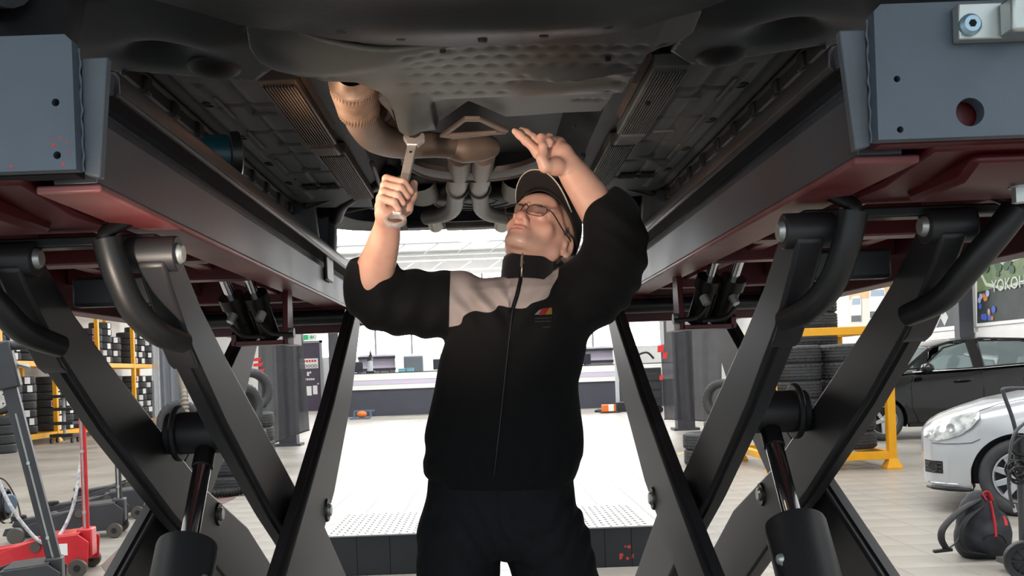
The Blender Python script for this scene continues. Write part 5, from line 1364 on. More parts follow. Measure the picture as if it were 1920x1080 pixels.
MB().prism([MBk(0.12, -0.6, 0.62), MBk(0.20, -0.76, 0.64), MBk(0.5, -0.865, 0.78), MBk(0.5, -0.85, 0.86), MBk(0.2, -0.70, 0.74), MBk(0.1, -0.58, 0.70)], MBk(0, -0.02, 0) - MBk(0, 0, 0)).build('headlight', m_headl, bcar, 0.01)
MB().prism([MBk(1.25, -0.895, 0.20), MBk(3.2, -0.895, 0.20), MBk(3.2, -0.895, 0.25), MBk(1.25, -0.895, 0.25)], MBk(0, 0.04, 0) - MBk(0, 0, 0)).build('sill_trim', m_seal, bcar, 0.004)
seam(bcar, MBk, lambda x, z: 0.80 + 0.002, [(1.36, 1.035), (2.4, 1.06), (3.4, 1.11)], r=0.009, name='window_trim', m=m_chrome)
# --- silver car at the right edge
wcs = PZ(1903, 966, 0.0); angS = math.radians(-30); dS = dirv(angS); nS = Vector((-dS.y, dS.x, 0))
orgS = wcs - dS * 0.74 + nS * 0.77 + dS * 0.06
scar = thing('silver_car', 'silver car with its front end showing, behind the black backpack', 'car', (wcs.x + 1.3, wcs.y + 0.9, 0))
MS = make_M(orgS, angS)
PS = dict(R=0.305, st=[(0, 0.50, 0.66, 0.28), (0.03, 0.60, 0.69, 0.24), (0.10, 0.71, 0.735, 0.19), (0.22, 0.79, 0.785, 0.17), (0.45, 0.845, 0.865, 0.17), (0.80, 0.865, 0.94, 0.18), (1.15, 0.87, 1.0, 0.18), (2.1, 0.87, 1.03, 0.18), (3.2, 0.87, 1.07, 0.18), (3.8, 0.83, 1.10, 0.2), (4.1, 0.74, 1.0, 0.26), (4.2, 0.66, 0.8, 0.3)],
          gh=[(1.7, 1.42, 0.56), (2.05, 1.51, 0.60), (2.6, 1.54, 0.61), (3.3, 1.51, 0.59), (3.9, 1.42, 0.55)],
          glass=[[(1.36, 0.03), (1.5, 0.30), (1.88, 0.86), (2.25, 0.93), (2.29, 0.03)], [(2.44, 0.03), (2.42, 0.93), (3.1, 0.93), (3.33, 0.80), (3.36, 0.05)]],
          pillars=[((1.08, 1.2, 0), (1.68, 1.78)), ((2.29, 2.44, 1), (2.27, 2.40)), ((3.36, 3.9, 0), (3.33, 3.85))],
          ws=[(1.08, 1.72), (4.0, 3.86)], seats=(2.2, 3.1))
car_shell(scar, PS, m_spaint, MS, (0.74, 3.32))
for wx in (0.74, 3.32):
    for s in (-1, 1): wheel(scar, MS(wx, s * 0.765, 0.305), MS(0, s, 0) - MS(0, 0, 0), 0.305, 0.205, 0.195, m_rim, 10)
hwS = lambda x: smooth_interp(x, [p[0] for p in PS['st']], [p[1] for p in PS['st']])
def onS(x, z, off=0.004, f=1.0): return MS(x, -(hwS(x) * f + off), z)
# headlight, fog lamp grille, lower lip, bumper seams
hl = MB().grid([[onS(x, z0 + (z1 - z0) * t, 0.006 - 0.05 * t * t, 1.0 - 0.03 * t) for t in (0, 0.25, 0.5, 0.75, 1)] for x, z0, z1 in ((0.035, 0.60, 0.645), (0.08, 0.585, 0.675), (0.14, 0.58, 0.715), (0.22, 0.595, 0.75), (0.32, 0.63, 0.79), (0.40, 0.69, 0.81), (0.46, 0.765, 0.815))]).build('headlight', m_headl, scar, smooth=180)
for x, z, r in ((0.25, 0.69, 0.036),):
    c = onS(x, z, 0.004); nrm = (MS(-0.6, -0.8, 0.15) - MS(0, 0, 0)).normalized()
    MB().lathe([(0, -0.004), (r * 0.6, 0.0), (r * 0.9, 0.003)], c, (MS(-0.25, -1, 0.1) - MS(0, 0, 0)), 20).build('lamp_reflector', m_rim, hl)
fg = MB().grid([[onS(x, z, 0.003) for z in (0.315, 0.36, 0.415)] for x in (0.035, 0.06, 0.10, 0.14, 0.18)]).build('fog_grille', m_seal, scar, smooth=180)
for z in (0.335, 0.365, 0.395): MB().tube([onS(x, z, 0.006) for x in (0.04, 0.07, 0.12, 0.175)], 0.004, 6).build('grille_bar', m_rimdark, fg)
MB().lathe([(0, 0.004), (0.034, 0.004), (0.042, 0.010), (0.044, 0.0)], onS(0.11, 0.365, 0.004), (MS(-0.5, -0.9, 0) - MS(0, 0, 0)), 20).build('fog_lamp', m_rimdark, fg)
MB().tube([onS(x, 0.195, 0.006) for x in (0.05, 0.1, 0.2, 0.32, 0.40)], [0.010, 0.016, 0.018, 0.018, 0.012], 8).build('lower_lip', m_seal, scar, smooth=180)
MB().tube([onS(x, 0.235, 0.004) for x in (0.06, 0.1, 0.2, 0.3)], 0.006, 6).build('lip_trim', m_chrome, scar, smooth=180)
MB().tube([onS(x, z, 0.001, f) for x, z, f in ((0.46, 0.60, 1), (0.40, 0.57, 1), (0.30, 0.56, 1), (0.2, 0.555, 1), (0.1, 0.56, 1))], 0.003, 6).build('bumper_seam', m_rimdark, scar, smooth=180)
MB().tube([onS(x, z, 0.001, f) for x, z, f in ((0.46, 0.82, 0.955), (0.6, 0.875, 0.95), (0.8, 0.915, 0.94), (1.1, 0.97, 0.93))], 0.003, 6).build('bonnet_seam', m_rimdark, scar, smooth=180)
MB().prism([MS(-0.012, y, z) for y, z in ((-0.30, 0.40), (0.30, 0.40), (0.30, 0.51), (-0.30, 0.51))], MS(0.012, 0, 0) - MS(0, 0, 0)).build('number_plate', m_white_s, scar, 0.003)

# ------------------------------------------------------------------ unseen body over the raised car, put in to block light from above
m_rpaint = mat('dark_grey_car_paint', (40, 42, 46), 0.3, coat=0.6)
def MR(x, y, z): return Vector((y, 0.45 + x, 1.72 + z))
cp(MB().box(-0.84, 0.84, 0.60, 4.75, 2.10, 2.14), 'light_block_pan', m_under)  # unseen cover added to stop light coming through the panel gaps
cp(MB().box(-0.56, 0.56, 0.75, 1.9, 1.985, 2.02), 'engine_bay_floor', m_under)
MB().grid([[Vector((x * w, y, z)) for x, z in ((-1, 2.14), (-1.04, 2.35), (-1.0, 2.62), (-0.7, 2.70 + dz), (0, 2.74 + dz), (0.7, 2.70 + dz), (1.0, 2.62), (1.04, 2.35), (1, 2.14))] for y, w, dz in ((0.45, 0.62, -0.35), (0.6, 0.78, -0.12), (1.2, 0.86, 0.02), (1.6, 0.86, 0.08), (2.3, 0.86, 0.52), (3.4, 0.86, 0.54), (4.5, 0.84, 0.35), (4.85, 0.76, 0.0))]).build('body_shell', m_rpaint, car, smooth=180)
for s in (-1, 1): cp(MB().grid([[Vector((s * 0.872, y, z)) for z in (2.3, (1.95 if 1.72 < y < 3.55 or y < 0.9 or y > 4.4 else 1.96 + math.sqrt(max(0, 0.36 ** 2 - min(abs(y - 1.30), abs(y - 3.97)) ** 2))))] for y in np.linspace(0.62, 4.7, 60)]), 'wing_skirt', m_rpaint)

# ------------------------------------------------------------------ tyre racks
m_yel = mat('yellow_rack_paint', (236, 168, 30), 0.45, var=0.06)
def post(root, x, y, z0, z1, w=0.09):
    p = MB().box(x - w/2, x + w/2, y - w/2, y + w/2, z0, z1).build('post', m_yel, root, 0.004)
    MB().prism([(x - w, y - w, 0), (x + w, y - w, 0), (x + w, y + w, 0), (x - w, y + w, 0)], (0, 0, 0.02)).build('foot_plate', m_yel, p)
    MB().add([(x-w,y-w,0.02),(x+w,y-w,0.02),(x+w,y+w,0.02),(x-w,y+w,0.02),(x-w/2,y-w/2,0.12),(x+w/2,y-w/2,0.12),(x+w/2,y+w/2,0.12),(x-w/2,y+w/2,0.12)], [(0,1,5,4),(1,2,6,5),(2,3,7,6),(3,0,4,7)]).build('foot_flare', m_yel, p)
# right rack
rk = thing('tyre_rack', 'low yellow steel rack holding tall tyre stacks in front of the black car', 'rack', (3.9, 11.6, 0), 'yellow tyre racks')
RX0, RX1, RY0, RY1 = 3.28, 4.62, 11.0, 12.55
for x in (RX0, RX1):
    for y in (RY0, RY1): post(rk, x, y, 0.0, 1.64, 0.09)
for z in (0.16, 1.60):
    for y in (RY0, RY1): MB().box(RX0, RX1, y - 0.04, y + 0.04, z - 0.05, z + 0.04).build('beam', m_yel, rk, 0.004)
    for x in (RX0, RX1): MB().box(x - 0.04, x + 0.04, RY0, RY1, z - 0.04, z + 0.04).build('beam', m_yel, rk, 0.004)
ORD = ('first', 'second', 'third', 'fourth', 'fifth', 'sixth', 'seventh', 'eighth', 'ninth', 'tenth', 'eleventh', 'twelfth', 'thirteenth', 'fourteenth', 'fifteenth', 'sixteenth')
def stack(x, y, z0, n, label, group, me=None, w=TW, lab=None, jit=0.008):
    for k in range(n):
        tyre((x + random.uniform(-jit, jit), y + random.uniform(-jit, jit), z0 + w * (k + 0.5) + 0.0004 * k), (0, 0, random.uniform(0, 6.28) if not lab else random.uniform(-0.35, 0.35) + lab_turn), label.format(ORD[k]), group, me, lab[k % len(lab)] if lab else 0)
lab_turn = 0.0
stack(3.645, 11.36, 0.22, 6, '{} tyre up in the left front stack on the low yellow rack', 'tyres on the low yellow rack')
stack(4.285, 11.40, 0.22, 6, '{} tyre up in the right front stack on the low yellow rack', 'tyres on the low yellow rack')
stack(4.13, 12.10, 0.22, 9, '{} tyre up in the tallest stack at the back of the low yellow rack', 'tyres on the low yellow rack')
stack(2.80, 12.2, 0.0, 2, '{} tyre up from the floor beside the left foot of the low yellow rack', 'tyres on the floor')
# left rack
lk = thing('tyre_rack', 'long tall yellow tyre rack along the left wall', 'rack', (-10.8, 25.8, 0), 'yellow tyre racks')
LX0, LX1 = -11.2, -10.4
ypos = (20.6, 23.2, 25.8, 28.4, 31.0)
for y in ypos:
    for x in (LX0, LX1): post(lk, x, y, 0, 3.6, 0.10)
for z in (0.18, 1.86, 3.45):
    for x in (LX0, LX1):
        for i in range(4): MB().box(x - 0.04, x + 0.04, ypos[i], ypos[i+1], z - 0.06, z + 0.06).build('beam', m_yel, lk)
    for y in ypos: MB().box(LX0, LX1, y - 0.04, y + 0.04, z - 0.05, z + 0.05).build('brace', m_yel, lk)
lab_turn = 1.05
yy = 21.0; kk = 0
while yy < 30.7:
    if min(abs(yy - q) for q in ypos) > 0.38:
        stack(-10.78, yy, 0.24, 7, '{} tyre up, {} stack from the near end, bottom level, left rack'.format('{}', ORD[kk]), 'tyres on the long left rack', far_me, 0.19, [(2, 1, 2, 2), (1, 0, 1, 1), (0, 1, 1, 0)][kk % 3])
        stack(-10.78, yy, 1.93, (5, 6, 4)[kk % 3], '{} tyre up, {} stack from the near end, upper level, left rack'.format('{}', ORD[kk]), 'tyres on the long left rack', far_me, 0.19, [(2, 2, 0, 2), (1, 1, 1, 0), (0, 1, 0, 1)][kk % 3])
        kk += 1
    yy += 0.665
# wheel with steel rim on a small stack at the left edge
fx = PZ(2, 850, 0)
stack(fx.x, fx.y, 0, 4, '{} worn tyre up in the short stack under the white steel wheel', 'tyres under the steel wheel', far_me, 0.19)
m_steelrim = mat('white_steel_rim', (206, 206, 202), 0.4)
sw_ = thing('steel_wheel', 'spare wheel with white steel rim leaning on top of the short tyre stack', 'wheel', (fx.x, fx.y - 0.05, 0.78))
axw = Vector((0.25, -1, 0.15)).normalized(); cw = Vector((fx.x + 0.02, fx.y - 0.05, 0.78 + 0.31))
MB().lathe([(0.2, -0.07), (0.24, -0.09), (0.29, -0.08), (0.31, -0.05), (0.31, 0.05), (0.29, 0.08), (0.24, 0.09), (0.2, 0.07)], cw, axw, 36, closed=True).build('tyre', m_tyre, sw_, smooth=50)
rm_ = MB().lathe([(0.0, 0.03), (0.06, 0.03), (0.09, 0.06), (0.15, 0.05), (0.19, 0.03), (0.205, 0.07)], cw, axw, 32).build('rim', m_steelrim, sw_, smooth=60)
X_, Y_, D_ = frame_from(axw)
for k in range(8):
    a = k * PI / 4; MB().lathe([(0, 0.056), (0.017, 0.056)], cw + (X_*math.cos(a) + Y_*math.sin(a))*0.13, axw, 10).build('rim_hole', m_hole, rm_)
# loose tyres standing upright on short stacks near the pillars
def upright(x, Y, n, what, under, rz):
    zc = (TW + 0.0004) * n + 0.3155; X = duv(x, 740)[0] * Y / F
    stack(X, Y, 0, n, '{} tyre up in the low stack under ' + under, 'stacks under upright tyres')
    tyre((X, Y, zc), (PI / 2, 0, rz), what, 'upright tyres')
upright(452, 13.0, 3, 'upright tyre behind the left lift legs, the nearer of the pair', 'the nearer left upright tyre', 0.9)
upright(470, 13.8, 4, 'upright tyre behind the left lift legs, partly hidden by another', 'the farther upright tyre, left', 0.5)
upright(1356, 14.6, 2, 'upright tyre beside the grey curtain on the right', 'the upright tyre by the right curtain', -0.5)
upright(336, 13.4, 2, 'upright tyre seen behind the left ram tube', 'the upright tyre behind the left ram tube', 0.3)
sp = PZ(436, 922, 0); stack(sp.x, sp.y, 0, 2, '{} tyre up in the short floor stack behind the left ram', 'floor tyres behind the left ram')
# ------------------------------------------------------------------ curtains, hoses and pillars in the middle distance
m_curt = mat('grey_mesh_curtain', (58, 58, 62), 0.8, var=0.1, vscale=6, alpha=0.9)
m_curtl = mat('clear_grey_curtain', (126, 130, 136), 0.5, alpha=0.7)
m_redprint = mat('red_print', (206, 52, 52), 0.7)
def curtain(name, label, pxs, ytop, ybot, Y, m, amp=0.06, waves_=5, flare=0.0, red=None):
    a, b_ = PY(pxs[0], ybot[0], Y), PY(pxs[1], ybot[1], Y)
    zt = 4.6
    root = thing(name, label, 'curtain', ((a.x + b_.x) / 2, Y, max(0.0, min(a.z, b_.z))))
    n = 48; rows = []
    for i in range(n + 1):
        t = i / n; x = a.x + (b_.x - a.x) * t; zb = a.z + (b_.z - a.z) * t
        col = []
        for j in range(9):
            f = j / 8; z = zb + (zt - zb) * f
            xx = x + (0.5 - t) * flare * f
            col.append((xx + 0.02 * math.sin(7 * t + 3 * f), Y + amp * math.sin(2 * PI * waves_ * t + 0.6 * f) * (1 - 0.4 * f), z))
        rows.append(col)
    MB().grid(rows).build('fabric', m, root, smooth=180, fixn=False)
    MB().cyl((a.x - 0.1, Y, zt), (b_.x + 0.1, Y, zt), 0.025, 10).build('rail', m_steel_l, root)
    for xx in (a.x, b_.x): MB().cyl((xx, Y, zt), (xx, Y, HZ + 0.02), 0.012, 8).build('hanger', m_steel_l, root)
    MB().tube([r_[0] for r_ in rows], 0.012, 6).build('hem', m_curt, root, smooth=180)
    if red:
        for k, (x, y, w, h_) in enumerate(red):
            p = PY(x, y, Y - 0.1); MB().prism([(p.x, Y - amp - 0.02, p.z), (p.x + w, Y - amp - 0.02, p.z + 0.02), (p.x + w * 0.8, Y - amp - 0.02, p.z - h_), (p.x - 0.01, Y - amp - 0.02, p.z - h_)], (0, 0.004, 0)).build('red_print', m_redprint, root)
    return root
curtain('curtain', 'grey curtain hanging left of the mechanic near the poster door', (482, 579), 600, (842, 806), 17.2, m_curt, 0.03, 4, 0.35, [(474, 672, 0.14, 0.05), (474, 682, 0.18, 0.05), (478, 694, 0.16, 0.05), (486, 706, 0.14, 0.05), (492, 718, 0.1, 0.04)])
curtain('curtain', 'grey curtain hanging right of the mechanic with a red print', (1246, 1352), 600, (786, 790), 17.2, m_curt, 0.04, 4, -0.25, [(1234, 648, 0.12, 0.12), (1244, 662, 0.08, 0.1), (1238, 704, 0.06, 0.08)])
curtain('curtain', 'pale see-through curtain hanging in front of the left tyre rack', (286, 348), 590, (800, 800), 15.5, m_curtl, 0.05, 4, 0.1)
for xx, yb, Y, lab in ((538, 838, 18.3, 'left'), (1290, 812, 18.7, 'right'), (318, 800, 16.5, 'far left')):
    p = PY(xx, yb, Y)
    c = thing('pillar', 'square grey steel pillar behind the %s curtain' % lab, 'pillar', (p.x, Y + 0.25, 0), 'grey pillars')
    MB().box(p.x - 0.17, p.x + 0.17, Y + 0.1, Y + 0.4, 0, HZ).build('shaft', m_column, c, 0.01)
    MB().box(p.x - 0.25, p.x + 0.25, Y + 0.05, Y + 0.45, 0, 0.05).build('foot', m_column, c)
m_hose = mat('tan_spring_hose', (124, 116, 102), 0.5); m_hosek = mat('black_corrugated_hose', (28, 28, 28), 0.5)
def ribbed(name, label, cat, pts, r, step, m, nseg=10):
    pts = [Vector(p) for p in pts]; ps, _ = spline(pts, r, 10)
    L = [0]
    for a, b_ in zip(ps, ps[1:]): L.append(L[-1] + (b_ - a).length)
    k = int(L[-1] / step) * 2; out = []; rr = []
    for i in range(k + 1):
        t = L[-1] * i / k; j = max(0, int(np.searchsorted(L, t)) - 1); j = min(j, len(ps) - 2)
        out.append(ps[j].lerp(ps[j+1], (t - L[j]) / max(1e-6, L[j+1] - L[j]))); rr.append(r if i % 2 else r * 0.66)
    return tag(MB().tube(out, rr, nseg).build(name, m, smooth=60), label, cat)
ribbed('spring_hose', 'tan coiled hose hanging behind the left lift legs', 'hose', [PY(318, 560, 13.2), PY(330, 640, 13.2), PY(338, 690, 13.2), PY(345, 735, 12.6), PY(349, 800, 12.5), PZ(352, 896, 0.06)], 0.055, 0.05, m_hose)
g0 = PZ(404, 926, 0.05); g1 = PZ(462, 920, 0.05); g2 = PZ(500, 925, 0.05)
ribbed('corrugated_hose', 'black corrugated hose on the floor behind the left ram', 'hose', [g0 + Vector((-0.4, 0.1, 0)), g0, g1, g2], 0.05, 0.035, m_hosek)
# white poles beside the left rack
lad = thing('white_ladder', 'slim white ladder standing between the left tyre rack and the pale curtain', 'ladder', (-9.95, 29.6, 0))
for dx in (-0.14, 0.14): MB().cyl((lad.location.x + dx, lad.location.y, 0), (lad.location.x + dx * 0.9 - 0.1, lad.location.y + 0.3, 3.0), 0.03, 8).build('rail', m_white_s, lad)
for k in range(9): MB().cyl((lad.location.x - 0.15, lad.location.y + 0.03 * k, 0.3 + 0.3 * k), (lad.location.x + 0.12, lad.location.y + 0.03 * k, 0.3 + 0.3 * k), 0.02, 6).build('rung', m_white_s, lad)
# tyre trolley by the left rack
tp0 = PZ(122, 830, 0)
tt = thing('tyre_trolley', 'small grey three-shelf trolley on casters in front of the left rack', 'trolley', tp0)
MB().cyl((tp0.x, tp0.y, 0.05), (tp0.x, tp0.y, 1.12), 0.035, 10).build('mast', m_steel_l, tt)
for z in (0.14, 0.42, 0.75, 1.05): MB().box(tp0.x - 0.27, tp0.x + 0.27, tp0.y - 0.2, tp0.y + 0.2, z, z + 0.07).build('shelf', m_rimdark, tt, 0.01)
for dx in (-0.24, 0.24):
    for dy in (-0.16, 0.16): MB().lathe([(0, -0.02), (0.06, -0.02), (0.06, 0.02), (0, 0.02)], (tp0.x + dx, tp0.y + dy, 0.06), (1, 0, 0), 12).build('caster', m_blk, tt)

# ------------------------------------------------------------------ counter and what stands on it
m_lilac = mat('lilac_stripe', (206, 198, 218), 0.5); m_wtop = mat('white_counter', (238, 238, 236), 0.4); m_cdark = mat('counter_front', (68, 70, 80), 0.5, var=0.08, vscale=2)
YC = 31.3
def CX(x): return PY(x, 700, YC).x
ct = thing('service_counter', 'long dark service counter with white and lilac band across the back of the hall', 'counter', (0, YC + 0.4, 0))
MB().box(CX(640), CX(1262), YC, YC + 0.8, 0, 0.86).build('front_panel', m_cdark, ct)
MB().box(CX(640), CX(1262), YC - 0.06, YC + 0.85, 0.86, 1.02).build('lower_band', m_wtop, ct)
MB().box(CX(640), CX(1262), YC - 0.075, YC + 0.85, 1.02, 1.17).build('lilac_band', m_lilac, ct)
MB().box(CX(640), CX(1262), YC - 0.09, YC + 0.9, 1.17, 1.38).build('upper_band', m_wtop, ct)
MB().box(CX(640), CX(1262), YC - 0.10, YC + 0.92, 1.38, 1.405).build('top_edge', m_darkwall, ct)
ZC = 1.405
def on_counter(x): return Vector((CX(x), YC + 0.45, ZC))
m_mon = mat('black_plastic', (34, 35, 38), 0.4); m_screen = mat('dark_screen', (40, 42, 50), 0.2)
def monitor(x, lab, w=0.5, h_=0.34):
    c = on_counter(x); t = thing('monitor', lab, 'monitor', c, 'monitors on the counter')
    MB().box(c.x - 0.13, c.x + 0.13, c.y - 0.09, c.y + 0.09, ZC, ZC + 0.02).build('base', m_mon, t)
    MB().box(c.x - 0.03, c.x + 0.03, c.y - 0.02, c.y + 0.02, ZC, ZC + 0.16).build('stand', m_mon, t)
    MB().box(c.x - w/2, c.x + w/2, c.y - 0.03, c.y + 0.02, ZC + 0.04, ZC + 0.04 + h_).build('screen', m_screen, t, 0.01)
monitor(668, 'dark monitor at the left end of the counter, beside the lift leg', 0.34)
monitor(826, "dark monitor on the counter just left of the mechanic", 0.5)
monitor(1100, "dark monitor on the counter just right of the mechanic", 0.4)
def office_chair(x, Y, lab):
    p = PY(x, 700, Y); t = thing('office_chair', lab, 'chair', (p.x, Y, 0))
    MB().box(p.x - 0.33, p.x + 0.33, Y - 0.06, Y + 0.08, 0.72, 1.95).build('backrest', mat('grey_chair_leather', (98, 106, 112), 0.4), t, 0.05, seg=4)
    MB().box(p.x - 0.3, p.x + 0.3, Y, Y + 0.55, 0.5, 0.62).build('seat', m_mon, t, 0.04)
    MB().cyl((p.x, Y + 0.27, 0.1), (p.x, Y + 0.27, 0.5), 0.04, 10).build('gas_lift', m_chrome, t)
    for k in range(5):
        a = k * 2 * PI / 5; MB().bar((p.x, Y + 0.27, 0.1), (p.x + 0.3*math.cos(a), Y + 0.27 + 0.3*math.sin(a), 0.06), 0.05, 0.05).build('star_leg', m_mon, t)
        MB().sphere((p.x + 0.3*math.cos(a), Y + 0.27 + 0.3*math.sin(a), 0.03), 0.03, 8, 6).build('caster', m_mon, t)
office_chair(776, 32.9, 'grey office chair with tall back behind the counter')
m_teal2 = mat('pale_blue_box', (120, 178, 196), 0.5)
for x, lab in ((752, 'pale blue box on the counter, the left one of two'), (768, 'pale blue box on the counter, directly in front of the office chair')):
    c = on_counter(x); t = thing('blue_box', lab, 'box', c, 'pale blue boxes'); MB().box(c.x - 0.11, c.x + 0.11, c.y - 0.15, c.y, ZC, ZC + 0.09).build('box_body', m_teal2, t, 0.015); MB().box(c.x - 0.12, c.x + 0.12, c.y - 0.16, c.y + 0.01, ZC + 0.09, ZC + 0.115).build('lid', m_teal2, t, 0.01)
c = on_counter(692); t = thing('bench_tool', 'tall grey bench tool with a pointed head on the counter', 'tool', c)
MB().box(c.x - 0.14, c.x + 0.14, c.y - 0.1, c.y + 0.1, ZC, ZC + 0.07).build('base', m_mon, t, 0.02)
MB().tube([(c.x - 0.02, c.y, ZC + 0.07), (c.x, c.y, ZC + 0.3), (c.x + 0.02, c.y, ZC + 0.5)], [0.10, 0.08, 0.06], 10).build('column', m_steel_l, t)
MB().tube([(c.x + 0.0, c.y, ZC + 0.42), (c.x + 0.02, c.y, ZC + 0.6), (c.x + 0.01, c.y, ZC + 0.76)], [0.08, 0.05, 0.012], 10).build('head', m_mon, t)
MB().bar((c.x - 0.1, c.y, ZC + 0.42), (c.x + 0.1, c.y, ZC + 0.5), 0.05, 0.05).build('arm', m_mon, t)
c = on_counter(719); t = thing('paper_stand', 'small black wire stand on the counter', 'stand', c)
for dx in (-0.16, 0.16): MB().cyl((c.x + dx, c.y, ZC), (c.x + dx * 0.9, c.y, ZC + 0.12), 0.015, 6).build('leg', m_mon, t)
MB().box(c.x - 0.18, c.x + 0.18, c.y - 0.05, c.y + 0.05, ZC + 0.11, ZC + 0.135).build('top', m_mon, t)
# shelf units on the wall behind the counter: dark shelf lines
for i, (xa, xb, lab) in enumerate(((672, 742, 'white wall shelf unit with dark shelf edges left of the office chair'), (1096, 1150, 'white wall shelf unit with dark shelf edges right of the mechanic'))):
    a, b_ = PY(xa, 680, 37.5).x, PY(xb, 680, 37.5).x
    t = thing('wall_shelf', lab, 'shelf', ((a + b_) / 2, 37.6, 0), 'shelf units')
    MB().box(a, b_, 37.7, 37.74, 0, 2.15).build('back_panel', m_lilac, t)
    for z in (1.0, 1.52, 1.98): MB().box(a, b_, 37.4, 37.7, z, z + 0.09).build('shelf_board', m_mon, t)
    for x in (a, b_): MB().box(x - 0.02, x + 0.02, 37.4, 37.74, 0, 2.15).build('side', m_wtop, t)
# door with posters, exit sign
m_doord = mat('dark_violet_door', (76, 68, 84), 0.5); m_green = mat('exit_green', (52, 168, 110), 0.5, emit=0.4)
a, b_ = PY(558, 700, 38.9).x, PY(600, 700, 38.9).x
d = struct(MB().box(a, b_, 39.02, 39.1, 0.0, 2.75).build('door_1', m_doord))
MB().box(a - 0.1, a, 38.98, 39.14, 0, 2.85).build('door_frame', m_frame, d); MB().box(b_, b_ + 0.1, 38.98, 39.14, 0, 2.85).build('door_frame', m_frame, d); MB().box(a - 0.1, b_ + 0.1, 38.98, 39.14, 2.75, 2.85).build('door_frame', m_frame, d)
MB().box(b_ - 0.14, b_ - 0.06, 38.94, 39.02, 1.05, 1.12).build('door_handle', m_chrome, d)
Mx = lambda x, z, y=39.0: Matrix.Translation((x, y, z)) @ Matrix.Rotation(PI/2, 4, 'X')
mid = (a + b_) / 2
MB().box(a + 0.08, b_ - 0.08, 39.0, 39.02, 1.72, 2.12).build('door_poster', m_wtop, d)
for k in range(5): MB().lathe([(0.045, 0), (0.065, 0), (0.065, 0.01), (0.045, 0.01)], (a + 0.17 + 0.14 * k, 38.99, 1.82), (0, -1, 0), 14, closed=True).build('poster_ring', m_doord, d)
for k in range(6): MB().box(a + 0.12 + 0.11 * k, a + 0.20 + 0.11 * k, 38.985, 38.995, 1.98, 2.06).build('poster_lettering', m_redprint, d)
for x, z, w, h_ in ((0.36, 1.42, 0.08, 0.16), (0.46, 1.52, 0.07, 0.07), (0.28, 1.24, 0.05, 0.08), (0.36, 1.24, 0.05, 0.08), (0.44, 1.24, 0.05, 0.08), (0.52, 1.24, 0.05, 0.08), (0.60, 1.24, 0.05, 0.08), (0.3, 0.62, 0.22, 0.38), (0.58, 0.66, 0.18, 0.36)):
    MB().box(a + x, a + x + w, 39.005, 39.02, z, z + h_).build('door_print', m_wtop, d, 0.0)
ex_c = PY(577, 632, 38.9)
es = thing('exit_sign', 'small green and white exit sign above the poster door', 'sign', (ex_c.x, 39.15, ex_c.z - 0.12))
MB().box(ex_c.x - 0.32, ex_c.x + 0.32, 39.1, 39.18, ex_c.z - 0.12, ex_c.z + 0.12).build('sign_box', m_wtop, es)
MB().box(ex_c.x - 0.22, ex_c.x - 0.02, 39.08, 39.1, ex_c.z - 0.1, ex_c.z + 0.1).build('green_field', m_green, es)
MB().prism([(ex_c.x + 0.04, 39.09, ex_c.z), (ex_c.x + 0.12, 39.09, ex_c.z + 0.09), (ex_c.x + 0.12, 39.09, ex_c.z - 0.09)], (0, 0.01, 0)).build('arrow', m_green, es)
MB().box(ex_c.x + 0.12, ex_c.x + 0.22, 39.09, 39.1, ex_c.z - 0.03, ex_c.z + 0.03).build('arrow', m_green, es)
# pendant lamps
m_shade = mat('white_lamp_shade', (236, 236, 232), 0.4, emit=0.25); m_bulb = mat('lamp_glow', (255, 252, 244), 0.4, emit=8)
def pendant(x, y, Y, lab):
    p = PY(x, y, Y); t = thing('pendant_lamp', lab, 'lamp', p, 'pendant lamps')
    MB().lathe([(0.05, 0.36), (0.14, 0.34), (0.18, 0.20), (0.22, 0.14), (0.30, 0.04), (0.31, 0.0), (0.29, 0.01)], p, (0, 0, 1), 28).build('shade', m_shade, t, smooth=60)
    MB().lathe([(0.0, 0.02), (0.28, 0.02)], p, (0, 0, 1), 24).build('diffuser', m_bulb, t)
    MB().cyl(p + Vector((0, 0, 0.35)), (p.x, p.y, HZ), 0.015, 8).build('cord', m_mon, t)
pendant(890, 450, 16.0, 'white bell-shaped pendant lamp just below the rear of the raised car')
pendant(1150, 425, 16.0, 'white bell-shaped pendant lamp behind the mechanic\'s raised left arm')

# ------------------------------------------------------------------ posters on the right wall (flat prints)
XW = 10.38
def wallpoly(pts, off, name, m, parent, th=0.004):
    P_ = [PX(x, y, XW - off) for x, y in pts]
    MB().prism(P_, (th, 0, 0)).build(name, m, parent)
def mm(n, c): return mat(n, c, 0.55)
def poster(name, label, quad):
    c = [PX(x, y, XW) for x, y in quad]
    t = thing(name, label, 'poster', (XW - 0.03, sum(p.y for p in c) / 4, min(p.z for p in c)), 'wall posters')
    return t
